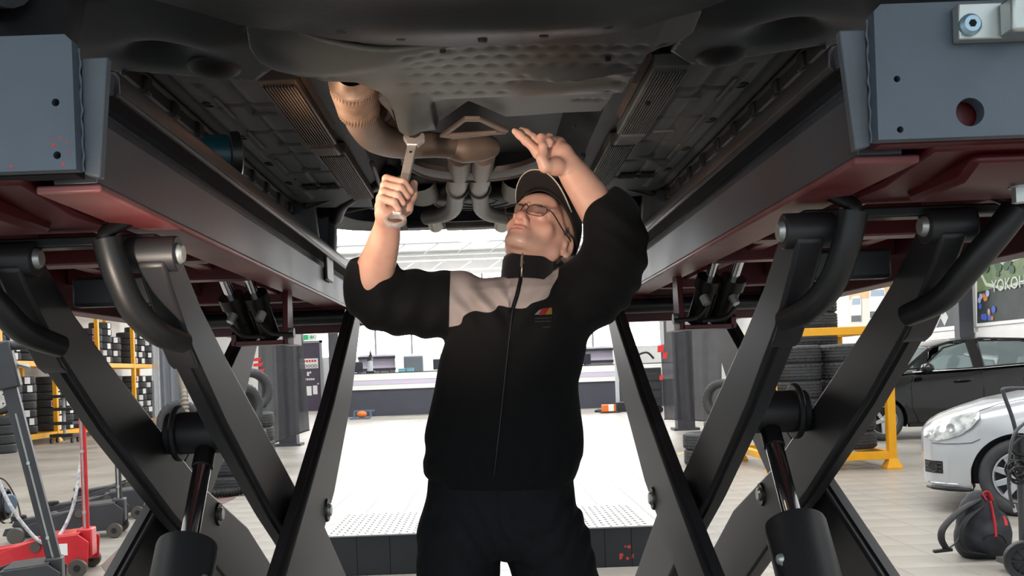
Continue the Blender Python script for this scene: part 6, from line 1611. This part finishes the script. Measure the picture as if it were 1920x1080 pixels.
# truck poster
q = [(1592, 498), (1668, 486), (1668, 618), (1592, 624)]
t = poster('poster', 'poster of white trucks under an orange sky, seen between the right lift legs', q)
wallpoly(q, 0.02, 'print_road', mm('poster_haze', (222, 216, 206)), t)
wallpoly([(1592, 498), (1668, 486), (1668, 556), (1592, 562)], 0.026, 'print_sky', mat('poster_sky', (226, 186, 130), 0.55, var=0.6, vscale=1.2, col2=(186, 146, 96)), t)
for x0, w, yt, yb in ((1595, 20, 556, 604), (1630, 30, 540, 596)):
    wallpoly([(x0, yt + 8), (x0 + 3, yt), (x0 + w - 3, yt - 2), (x0 + w, yt + 8), (x0 + w, yb), (x0, yb + 1)], 0.032, 'print_truck', mm('poster_white', (236, 238, 238)), t)
    wallpoly([(x0 + 3, yt + 4), (x0 + w - 3, yt + 3), (x0 + w - 2, yt + 15), (x0 + 2, yt + 16)], 0.038, 'print_windscreen', mm('poster_blue', (150, 170, 186)), t)
    wallpoly([(x0 + 1, yb - 12), (x0 + w - 1, yb - 13), (x0 + w - 1, yb - 1), (x0 + 1, yb)], 0.038, 'print_bumper', mm('poster_dark', (60, 62, 66)), t)
# dark road poster with diamonds
q = [(1728, 540), (1796, 532), (1796, 610), (1728, 617)]
t = poster('poster', 'dark poster of a curving road with white diamond signs above the black car', q)
wallpoly([(1722, 534), (1802, 525), (1802, 617), (1722, 625)], 0.015, 'white_border', m_wtop, t)
wallpoly(q, 0.022, 'print_ground', mm('poster_dark2', (62, 66, 72)), t)
for dx in (0, 8, 18):
    wallpoly([(1735 + dx, 615), (1752 + dx * 0.7, 590), (1760 + dx * 0.5, 586), (1761 + dx * 0.5, 588), (1753 + dx * 0.7, 592), (1737 + dx, 615)], 0.028, 'print_lane', mm('poster_line', (206, 208, 206)), t)
for cy, h_ in ((596, 15), (563, 14)):
    wallpoly([(1771, cy - h_), (1778, cy - 1), (1771, cy + h_), (1764, cy + 1)], 0.028, 'print_diamond', mm('poster_line', (206, 208, 206)), t)
# big landscape poster
q = [(1832, 452), (1990, 415), (1990, 590), (1832, 606)]
t = poster('poster', 'large green landscape poster with a winding road at the far right', q)
wallpoly([(1818, 446), (2000, 402), (2000, 596), (1818, 614)], 0.015, 'white_border', m_wtop, t)
wallpoly(q, 0.022, 'print_land', mat('poster_green', (96, 120, 88), 0.55, var=0.5, vscale=3, col2=(150, 160, 110)), t)
wallpoly([(1832, 548), (1990, 508), (1990, 590), (1832, 606)], 0.027, 'print_foreground', mat('poster_slate', (52, 60, 58), 0.55, var=0.3, vscale=2), t)
for pts in ([(1838, 505), (1850, 530), (1880, 537), (1990, 505), (1990, 512), (1880, 543), (1848, 536), (1834, 508)], [(1862, 478), (1880, 492), (1920, 478), (1922, 482), (1880, 497), (1860, 482)]):
    wallpoly(pts, 0.032, 'print_road', mm('poster_roadpale', (196, 204, 188)), t)
for k in range(22):
    x = random.uniform(1845, 1935); y = random.uniform(462, 520) - (x - 1845) * 0.15; r = random.uniform(4, 8)
    wallpoly([(x + r * math.cos(a) * 0.8, y + r * 1.2 * math.sin(a)) for a in np.linspace(0, 5.5, 8)], 0.037 + 0.0005 * k, 'print_tree', mm('poster_tree', (62, 92, 70)), t, 0.0003)
for k in range(14):
    x = random.uniform(1836, 1864); y = random.uniform(548, 598); r = random.uniform(3, 6)
    wallpoly([(x + r * math.cos(a) * 0.7, y + r * 1.3 * math.sin(a)) for a in np.linspace(0, 5.5, 7)], 0.037 + 0.0005 * k, 'print_crowd', [mm('poster_bl', (70, 96, 190)), mm('poster_or', (198, 130, 70)), mm('poster_pale', (170, 178, 214))][k % 3], t, 0.0003)
pa, pb = PX(1872, 548, XW), PX(1960, 526, XW)
tx = text_mesh('print_lettering', 'YOKOHAMA', 0.34, mm('poster_letters', (206, 212, 206)), None, Matrix.Translation((XW - 0.05, (pa.y + pb.y) / 2, (pa.z + pb.z) / 2 + 0.08)) @ Matrix.Rotation(-PI/2, 4, 'Z') @ Matrix.Rotation(PI/2, 4, 'X'))
tx.data.transform(Matrix.Translation(-t.location)); tx.parent = t
MB().box(10.0, 10.3, PX(1806, 560, 10.15).y - 0.1, PX(1806, 560, 10.15).y + 0.12, 0, HZ).build('trim_9', m_column)['kind'] = 'structure'
# dark wainscot and yellow rail low on the right wall
wr_ = MB().box(10.33, 10.40, 8.0, HY1, 0, 1.75).build('trim_8', m_white); wr_['kind'] = 'structure'
# ------------------------------------------------------------------ small things on the far floor
m_orange = mat('orange_plastic', (226, 116, 44), 0.5); m_blue2 = mat('blue_grey_metal', (96, 116, 134), 0.4, metal=0.4)
p = PZ(676, 786, 0); t = thing('floor_jig', 'low grey frame with orange parts on the floor left of the mechanic', 'tool', p)
MB().box(p.x - 0.3, p.x + 0.28, p.y - 0.25, p.y + 0.25, 0, 0.05).build('base', m_blue2, t); MB().box(p.x - 0.2, p.x + 0.42, p.y + 0.1, p.y + 0.2, 0.22, 0.27).build('top_bar', m_blue2, t)
for dx in (-0.2, 0.3): MB().box(p.x + dx - 0.03, p.x + dx + 0.03, p.y + 0.1, p.y + 0.2, 0.05, 0.22).build('upright', m_blue2, t)
MB().sphere((p.x + 0.05, p.y - 0.05, 0.15), (0.16, 0.1, 0.1), 12, 8).build('orange_knob', m_orange, t, smooth=180)
p = PZ(1142, 774, 0); t = thing('orange_box', 'orange and white box on the floor right of the mechanic', 'box', p)
MB().box(p.x - 0.2, p.x + 0.18, p.y - 0.15, p.y + 0.15, 0.03, 0.24).build('box_body', m_orange, t, 0.02); MB().box(p.x - 0.03, p.x + 0.12, p.y - 0.16, p.y - 0.14, 0.05, 0.24).build('white_label', m_wtop, t); MB().box(p.x - 0.26, p.x + 0.3, p.y - 0.2, p.y + 0.2, 0, 0.03).build('tray', m_rimdark, t)
p = PZ(1159, 772, 0); t = thing('tool_stand', 'thin grey post on a dark base near the orange box', 'stand', p)
MB().box(p.x - 0.05, p.x + 0.05, p.y - 0.05, p.y + 0.05, 0.1, 1.55).build('post', m_steel_l, t); MB().box(p.x - 0.06, p.x + 0.4, p.y - 0.2, p.y + 0.2, 0, 0.28).build('base', m_rimdark, t, 0.02)
p = PZ(1124, 773, 0); t = thing('floor_rag', 'small dark cloth lying on the floor left of the orange box', 'cloth', p)
MB().sphere((p.x, p.y, 0.035), (0.15, 0.1, 0.07), 12, 8).build('cloth', m_mon, t, smooth=180)
p = PZ(1216, 774, 0); t = thing('tool_trolley', 'black tool trolley with cables beside the right curtain', 'trolley', (p.x, p.y, 0))
MB().box(p.x - 0.3, p.x + 0.35, p.y - 0.25, p.y + 0.25, 0.18, 1.25).build('cabinet', m_mon, t, 0.02)
for z in (0.4, 0.65, 0.9): MB().box(p.x - 0.27, p.x + 0.32, p.y - 0.27, p.y - 0.25, z, z + 0.2).build('drawer', m_rimdark, t, 0.01)
for dx in (-0.24, 0.28): MB().lathe([(0, -0.03), (0.09, -0.03), (0.09, 0.03), (0, 0.03)], (p.x + dx, p.y - 0.2, 0.09), (0, 1, 0.3), 14).build('caster', m_blk, t)
MB().tube([(p.x - 0.3, p.y - 0.2, 1.2), (p.x - 0.36, p.y - 0.3, 0.9), (p.x - 0.2, p.y - 0.3, 0.7), (p.x - 0.33, p.y - 0.3, 0.5)], 0.02, 6, sub=4).build('cable', m_blk, t)
MB().tube([(p.x - 0.25, p.y, 1.25), (p.x - 0.3, p.y, 1.55), (p.x, p.y, 1.68), (p.x + 0.2, p.y, 1.5)], 0.03, 8, sub=4).build('hose_arm', m_mon, t, smooth=180)
# faded yellow floor mark
a, b_ = PZ(1272, 852, 0.0008), PZ(1322, 838, 0.0008)
m_ymark = mat('yellow_floor_tape', (214, 190, 90), 0.6)
tag(MB().prism([a, a + Vector((0.0, 0.08, 0)), b_ + Vector((0, 0.08, 0)), b_], (0, 0, 0.0012)).build('floor_mark', m_ymark), 'short faded yellow tape line on the floor right of the lift', 'floor mark')
# ------------------------------------------------------------------ trolley jacks at the left
m_jred = mat('red_jack_paint', (196, 38, 46), 0.35, var=0.15, vscale=9, coat=0.3)
m_jblk = mat('charcoal_jack_paint', (52, 53, 56), 0.45, var=0.15, vscale=8)
m_wheelg = mat('grey_caster', (84, 80, 74), 0.5, metal=0.3)
def trolley_jack(label, loc, rotz, m_body, m_h, handle, sc=1.0, sticker=False):
    """local: rear (handle) at x=0, nose towards +x; handle: (dx, dy, length, radius, square)"""
    r = thing('trolley_jack', label, 'trolley jack', loc, 'trolley jacks', rotz)
    r.scale = (sc, sc, sc)
    def pt(mb, name, m, bevel=0.0, par=None, smooth=35): 
        return mb.build(name, m, par or r, bevel, smooth, loc=(0, 0, 0))
    for y in (-0.13, 0.13):
        pt(MB().prism([(-0.05, y - 0.006, 0.06), (-0.06, y - 0.006, 0.20), (0.0, y - 0.006, 0.25), (0.22, y - 0.006, 0.235), (0.62, y - 0.006, 0.12), (0.74, y - 0.006, 0.11), (0.76, y - 0.006, 0.06), (0.62, y - 0.006, 0.045), (0.15, y - 0.006, 0.05)], (0, 0.012, 0)), 'side_frame', m_body, 0.004)
    pt(MB().prism([(0.0, -0.125, 0.244), (0.22, -0.125, 0.23), (0.22, 0.125, 0.23), (0.0, 0.125, 0.244)], (0, 0, 0.012)), 'top_cover', m_body, 0.004)
    pt(MB().prism([(0.20, -0.05, 0.13), (0.24, -0.05, 0.21), (0.70, -0.05, 0.155), (0.72, -0.05, 0.11), (0.6, -0.05, 0.09)], (0, 0.10, 0)), 'lift_arm', m_body, 0.01)
    pt(MB().lathe([(0, 0.0), (0.05, 0.0), (0.055, 0.02), (0.05, 0.035), (0, 0.03)], (0.68, 0, 0.15), (0, 0, 1), 20), 'saddle', m_blkmetal)
    for y in (-0.165, 0.165): pt(MB().lathe([(0, -0.025), (0.055, -0.025), (0.06, -0.015), (0.06, 0.015), (0.055, 0.025), (0, 0.025)], (0.66, y, 0.06), (0, 1, 0), 22), 'front_wheel', m_wheelg)
    for y in (-0.16, 0.16): 
        w = pt(MB().lathe([(0, -0.02), (0.05, -0.02), (0.055, -0.01), (0.055, 0.01), (0.05, 0.02), (0, 0.02)], (0.0, y, 0.055), (0, 1, 0), 22), 'rear_caster', m_wheelg)
        pt(MB().lathe([(0, -0.024), (0.02, -0.024), (0.02, 0.024), (0, 0.024)], (0.0, y, 0.055), (0, 1, 0), 12), 'caster_hub', m_blkmetal, par=w)
    pt(MB().cyl((0.24, -0.15, 0.19), (0.24, 0.15, 0.19), 0.03, 18), 'pivot_pin', m_wheelg)
    pt(MB().box(-0.06, 0.03, -0.06, 0.06, 0.10, 0.27), 'handle_socket', m_body, 0.01)
    dx, dy, L, rad, sq = handle
    a = Vector((-0.015, 0, 0.25)); d = Vector((dx, dy, 1)).normalized(); b_ = a + d * L
    if sq: hd = pt(MB().bar(a, b_, rad * 2, rad * 1.6, (0, 1, 0)), 'handle', m_h, 0.004)
    else: hd = pt(MB().cyl(a, b_, rad, 16), 'handle', m_h)
    pt(MB().cyl(a + Vector((0.0, 0.03, 0)), a + d * (L * 0.75) + Vector((0.0, 0.03, 0)), 0.006, 8), 'release_rod', m_zinc, par=hd)
    for f in (0.12, 0.5): pt(MB().bar(a + d * L * f + Vector((0, -0.02, 0)), a + d * L * f + Vector((0, 0.042, 0)), 0.016, 0.016), 'rod_clip', m_zinc, par=hd)
    if sticker:
        for y in (-0.1375, 0.1375): pt(MB().box(0.06, 0.15, y - 0.001, y + 0.001, 0.13, 0.20), 'sticker', m_white_s)
        for dx_ in (0.34, 0.39, 0.44): pt(MB().prism([(dx_, -0.1372, 0.13), (dx_ + 0.028, -0.1372, 0.125), (dx_ + 0.028, -0.1372, 0.132), (dx_ + 0.008, -0.1372, 0.136), (dx_ + 0.008, -0.1372, 0.145), (dx_ + 0.028, -0.1372, 0.141), (dx_ + 0.028, -0.1372, 0.162), (dx_, -0.1372, 0.168), (dx_, -0.1372, 0.161), (dx_ + 0.02, -0.1372, 0.156), (dx_ + 0.02, -0.1372, 0.15), (dx_, -0.1372, 0.154)], (0, 0.0005, 0)), 'painted_mark', m_jblk)
    return r, a, d
p1 = PZ(160, 1072, 0)
trolley_jack('red trolley jack with an upright red pump handle at the left', (p1.x, p1.y, 0), math.radians(188), m_jred, m_jred, (0.0, 0.0, 0.98, 0.020, False), 1.12, True)
p2 = PZ(100, 1135, 0)
rr, a_, d_ = trolley_jack('charcoal trolley jack with thick square handle in the left foreground', (p2.x, p2.y, 0), math.radians(196), m_jblk, m_jblk, (0.20, 0.0, 1.12, 0.036, True), 1.05)
# swivel head with crossbar at the top of the thick handle
hb_ = a_ + d_ * 1.12
MB().bar(hb_ - d_ * 0.14, hb_ + d_ * 0.12, 0.12, 0.09, (0, 1, 0)).build('handle_head', m_jblk, rr, 0.01, loc=(0, 0, 0))
MB().cyl(hb_ + Vector((0.13, 0.0, 0.10)), hb_ + Vector((-0.16, 0.0, 0.10)), 0.026, 14).build('cross_grip', m_jblk, rr, loc=(0, 0, 0))
MB().cyl(hb_ + Vector((-0.05, -0.06, 0.0)), hb_ + Vector((-0.12, -0.06, -0.02)), 0.012, 10).build('lever_knob', m_zinc, rr, loc=(0, 0, 0))
p3 = PZ(222, 1002, 0)
trolley_jack('dark trolley jack right behind the red one, with thin dark handle', (p3.x, p3.y, 0), math.radians(192), m_jblk, m_jblk, (-0.0, 0.0, 0.9, 0.022, False), 1.15)
p4 = PZ(258, 968, 0)
trolley_jack('dark trolley jack in the middle of the row, with pale steel arm', (p4.x, p4.y, 0), math.radians(200), m_jblk, m_jblk, (0.05, 0.1, 0.75, 0.018, False), 1.1)
p5 = PZ(290, 940, 0)
trolley_jack('dark trolley jack farthest back in the row beside the lift leg', (p5.x, p5.y, 0), math.radians(200), m_jblk, m_zinc, (0.12, 0.3, 0.4, 0.018, False), 1.1)
# striped rope-like air hose and black cables
m_rope = mat('white_braided_hose', (222, 220, 212), 0.6, var=0.9, vscale=40, col2=(120, 130, 150))
pts = [PY(-12, 880, 6.3), PY(15, 940, 6.3), PY(45, 985, 6.35), PY(80, 1018, 6.4), PY(110, 1005, 6.5), PY(135, 955, 6.6), PY(148, 890, 6.7), PY(158, 800, 6.8)]
tag(MB().tube(pts, 0.012, 10, sub=8).build('air_hose', m_rope, smooth=180), 'white speckled hose looping from the red jack handle to the left edge', 'hose')
pts = [PZ(-30, 905, 0.55), PZ(10, 895, 0.5), PZ(32, 935, 0.28), PZ(41, 978, 0.012), PZ(20, 985, 0.012), PZ(-10, 960, 0.012)]
tag(MB().tube([PY(-20, 895, 9.2), PY(8, 900, 9.2), PY(30, 935, 9.2), PZ(41, 978, 0.009)], 0.008, 8, sub=8).build('cable', m_blk, smooth=180), 'thin black cable arching up at the left edge', 'cable')
tag(MB().tube([PY(-15, 960, 9.0), PZ(6, 980, 0.01), PZ(22, 979, 0.01), PY(26, 958, 9.0)], 0.009, 8, sub=8).build('cable', m_blk, smooth=180), 'black cable loop below the grey motor at the left edge', 'cable')
pc = PY(2, 945, 6.9); t = thing('cable_reel', 'coil of black cable with a small grey motor at the left edge', 'cable reel', (pc.x, 6.9, 0))
for k in range(5): MB().lathe([(0.14 - 0.01*k + 0.012*math.cos(a), 0.012*math.sin(a) + 0.026*k) for a in [q*PI/3 for q in range(6)]], (pc.x - 0.06, 6.88, pc.z), (1, 0.2, 0), 28, closed=True).build('cable_turn', m_blk, t, smooth=60)
MB().cyl((pc.x - 0.1, 6.95, pc.z), (pc.x + 0.07, 6.9, pc.z), 0.07, 16).build('motor', m_blue2, t, 0.01)
MB().cyl((pc.x - 0.08, 6.95, 0), (pc.x - 0.08, 6.95, pc.z), 0.03, 10).build('stand', m_blkmetal, t)
MB().box(pc.x - 0.22, pc.x + 0.06, 6.8, 7.1, 0, 0.03).build('stand_foot', m_blkmetal, t)
# brown mat under the jacks
m_mat = mat('brown_floor_mat', (104, 84, 78), 0.6, var=0.2, vscale=6)
tag(MB().prism([PZ(x, y, 0.001) for x, y in ((205, 1085), (190, 1060), (290, 965), (420, 905), (470, 900), (440, 935), (330, 985), (260, 1060))], (0, 0, 0.003)).build('floor_mat', m_mat), 'thin reddish brown mat on the floor under the jacks', 'mat')

# ------------------------------------------------------------------ backpack
m_pack = mat('backpack_nylon', (36, 37, 42), 0.65, var=0.15, vscale=30, bump=0.1, bscale=300); m_packr = mat('red_webbing', (178, 40, 48), 0.6); m_strap = mat('strap_black', (30, 30, 33), 0.7, bump=0.1, bscale=300)
bp_ = PZ(1842, 1046, 0)
pk = thing('backpack', 'black backpack with red handle and stripe standing on the tiles', 'backpack', bp_)
K = Field(rng(bp_.x - 0.25, bp_.x + 0.25, 0.006), rng(bp_.y - 0.2, bp_.y + 0.25, 0.006), rng(-0.02, 0.5, 0.006))
K.ell((bp_.x + 0.0, bp_.y + 0.03, 0.19), (0.135, 0.10, 0.225), None, 0.0)
K.ell((bp_.x + 0.0, bp_.y + 0.03, 0.10), (0.145, 0.12, 0.13), None, 0.05)
K.ell((bp_.x + 0.055, bp_.y - 0.05, 0.12), (0.10, 0.07, 0.11), None, 0.03)
K.ell((bp_.x + 0.13, bp_.y + 0.02, 0.17), (0.05, 0.09, 0.11), None, 0.03)
K.F = np.maximum(K.F, (0.002 - K.zs)[None, None, :].astype(np.float32))
K.warp(lambda X, Y, Z: 0.003 * np.sin(40 * X + 25 * Z) * np.sin(35 * Z))
Pk, Qk = K.mesh(); pb_, _ = np_mesh('pack_body', Pk, Qk, m_pack, pk, relax=2)
kb = BVHTree.FromPolygons([tuple(p) for p in Pk], [tuple(int(i) for i in q) for q in Qk])
def on_pack(x, y, off=0.003):
    d = (PY(x, y, 2.0) - Vector((0, 0, CZ))).normalized(); h = kb.ray_cast(Vector((0, 0, CZ)), d)
    return h[0] - d * off if h[0] is not None else PY(x, y, bp_.y)
def ribbon(pts, w, name, m, th=0.006):
    ps, _ = spline([Vector(p) for p in pts], 0.01, 6)
    MB().tube(ps, w / 2, 10, flat=0.35).build(name, m, pk, smooth=180)
ribbon([on_pack(x, y) for x, y in ((1856, 940), (1861, 962), (1865, 985), (1867, 1008))], 0.035, 'red_stripe', m_packr)
ribbon([on_pack(1850, 938, 0.0), PY(1844, 926, bp_.y - 0.02), PY(1853, 924, bp_.y - 0.02), on_pack(1860, 940, 0.0)], 0.03, 'carry_handle', m_packr)
ribbon([on_pack(1836, 936, -0.01), PY(1800, 958, bp_.y - 0.06), PY(1770, 988, bp_.y - 0.09), PY(1765, 1010, bp_.y - 0.1), PY(1775, 1030, bp_.y - 0.1)], 0.06, 'shoulder_strap', m_strap)
ribbon([on_pack(1842, 948, -0.005), PY(1812, 975, bp_.y - 0.1), PY(1802, 1005, bp_.y - 0.11), PY(1810, 1032, bp_.y - 0.11), on_pack(1848, 1040, 0.0)], 0.04, 'shoulder_strap', m_strap)
ribbon([PY(1775, 1030, bp_.y - 0.1), PY(1792, 1018, bp_.y - 0.1), PY(1802, 1000, bp_.y - 0.08)], 0.02, 'webbing', m_strap)
MB().bar(PY(1750, 1034, bp_.y - 0.1), PY(1785, 1030, bp_.y - 0.1), 0.03, 0.02).build('buckle', m_blkmetal, pk, 0.004)
ribbon([on_pack(x, y, 0.001) for x, y in ((1842, 1012), (1850, 1004), (1866, 1001), (1880, 1006), (1887, 1018))], 0.012, 'pocket_zip', m_strap)
ribbon([on_pack(x, y, 0.001) for x, y in ((1882, 968), (1886, 978), (1887, 986))], 0.02, 'side_flap', m_packr)
# ------------------------------------------------------------------ wheeled cart with hoses at the right edge
hc = PZ(1910, 1082, 0)
hk = thing('hose_cart', 'wheeled black cart with coiled hoses at the right edge', 'cart', hc)
m_pole = mat('cart_pole_grey', (74, 74, 76), 0.4, metal=0.4)
for dy, ox in ((-0.12, 0.0), (-0.10, 0.34)):
    w = MB().lathe([(0.075, -0.02), (0.105, -0.025), (0.115, -0.01), (0.115, 0.01), (0.105, 0.025), (0.075, 0.02)], (hc.x - 0.02 + ox, hc.y + dy, 0.115), (0.45, 1, 0), 32, closed=True).build('wheel', m_blk, hk, smooth=60)
    MB().lathe([(0, 0.01), (0.03, 0.015), (0.078, 0.0)], (hc.x - 0.02 + ox, hc.y + dy, 0.115), (-0.45, -1, 0), 24).build('wheel_disc', m_rimdark, w)
    X_, Y_, D_ = frame_from((-0.45, -1, 0)); cc = Vector((hc.x - 0.02 + ox, hc.y + dy, 0.115))
    for k in range(6):
        a = k * PI / 3; MB().bar(cc + D_ * 0.016, cc + D_ * 0.012 + (X_*math.cos(a) + Y_*math.sin(a)) * 0.078, 0.012, 0.014, D_).build('wheel_spoke', m_blk, w)
MB().cyl((hc.x, hc.y - 0.09, 0.115), (hc.x + 0.32, hc.y - 0.09, 0.115), 0.014, 10).build('axle', m_zinc, hk)
MB().cyl((hc.x + 0.04, hc.y, 0.08), (hc.x + 0.04, hc.y, 0.80), 0.028, 14).build('pole', m_pole, hk)
MB().lathe([(0.03, 0), (0.04, 0.005), (0.04, 0.14), (0.03, 0.145)], (hc.x + 0.04, hc.y, 0.66), (0, 0, 1), 16).build('pole_collar', m_blkmetal, hk)
MB().box(hc.x - 0.02, hc.x + 0.35, hc.y - 0.12, hc.y + 0.2, 0.05, 0.08).build('base_plate', m_pole, hk)
MB().tube([PY(1915, 860, hc.y), PY(1900, 790, hc.y), PY(1882, 738, hc.y), PY(1886, 729, hc.y), PY(1930, 728, hc.y), PY(1990, 728, hc.y), PY(1990, 860, hc.y)], 0.011, 10, sub=5).build('handle', m_pole, hk, smooth=180)
for k, (r1, ox, oz) in enumerate(((0.09, 0, 0), (0.075, 0.012, 0.01), (0.06, -0.012, 0.018), (0.07, 0.02, -0.012), (0.05, 0, 0.03), (0.08, -0.01, -0.02))):
    c = PY(1904, 882, hc.y - 0.06)
    MB().lathe([(r1*0.62 + 0.007*math.cos(a), 0.007*math.sin(a)) for a in [q*PI/3 for q in range(6)]], c + Vector((ox, -0.012*k, oz)), Vector((0.3*math.sin(k*2.1), -1, 0.3*math.cos(k*1.7))), 24, closed=True).build('cable_coil', m_blk, hk, smooth=60)
MB().tube([PY(1925, 790, hc.y - 0.05), PY(1903, 812, hc.y - 0.06), PY(1894, 850, hc.y - 0.07), PY(1891, 900, hc.y - 0.07), PY(1896, 940, hc.y - 0.06), PY(1902, 952, hc.y - 0.05)], 0.009, 8, sub=6).build('air_line', m_pole, hk, smooth=180)
MB().tube([PY(1930, 810, hc.y - 0.05), PY(1905, 830, hc.y - 0.05), PY(1900, 848, hc.y - 0.05), PY(1930, 856, hc.y - 0.05)], 0.008, 8, sub=6).build('air_line', m_blk, hk, smooth=180)
MB().cyl(PY(1900, 946, hc.y - 0.05), PY(1904, 960, hc.y - 0.05), 0.010, 8).build('air_coupling', m_zinc, hk)
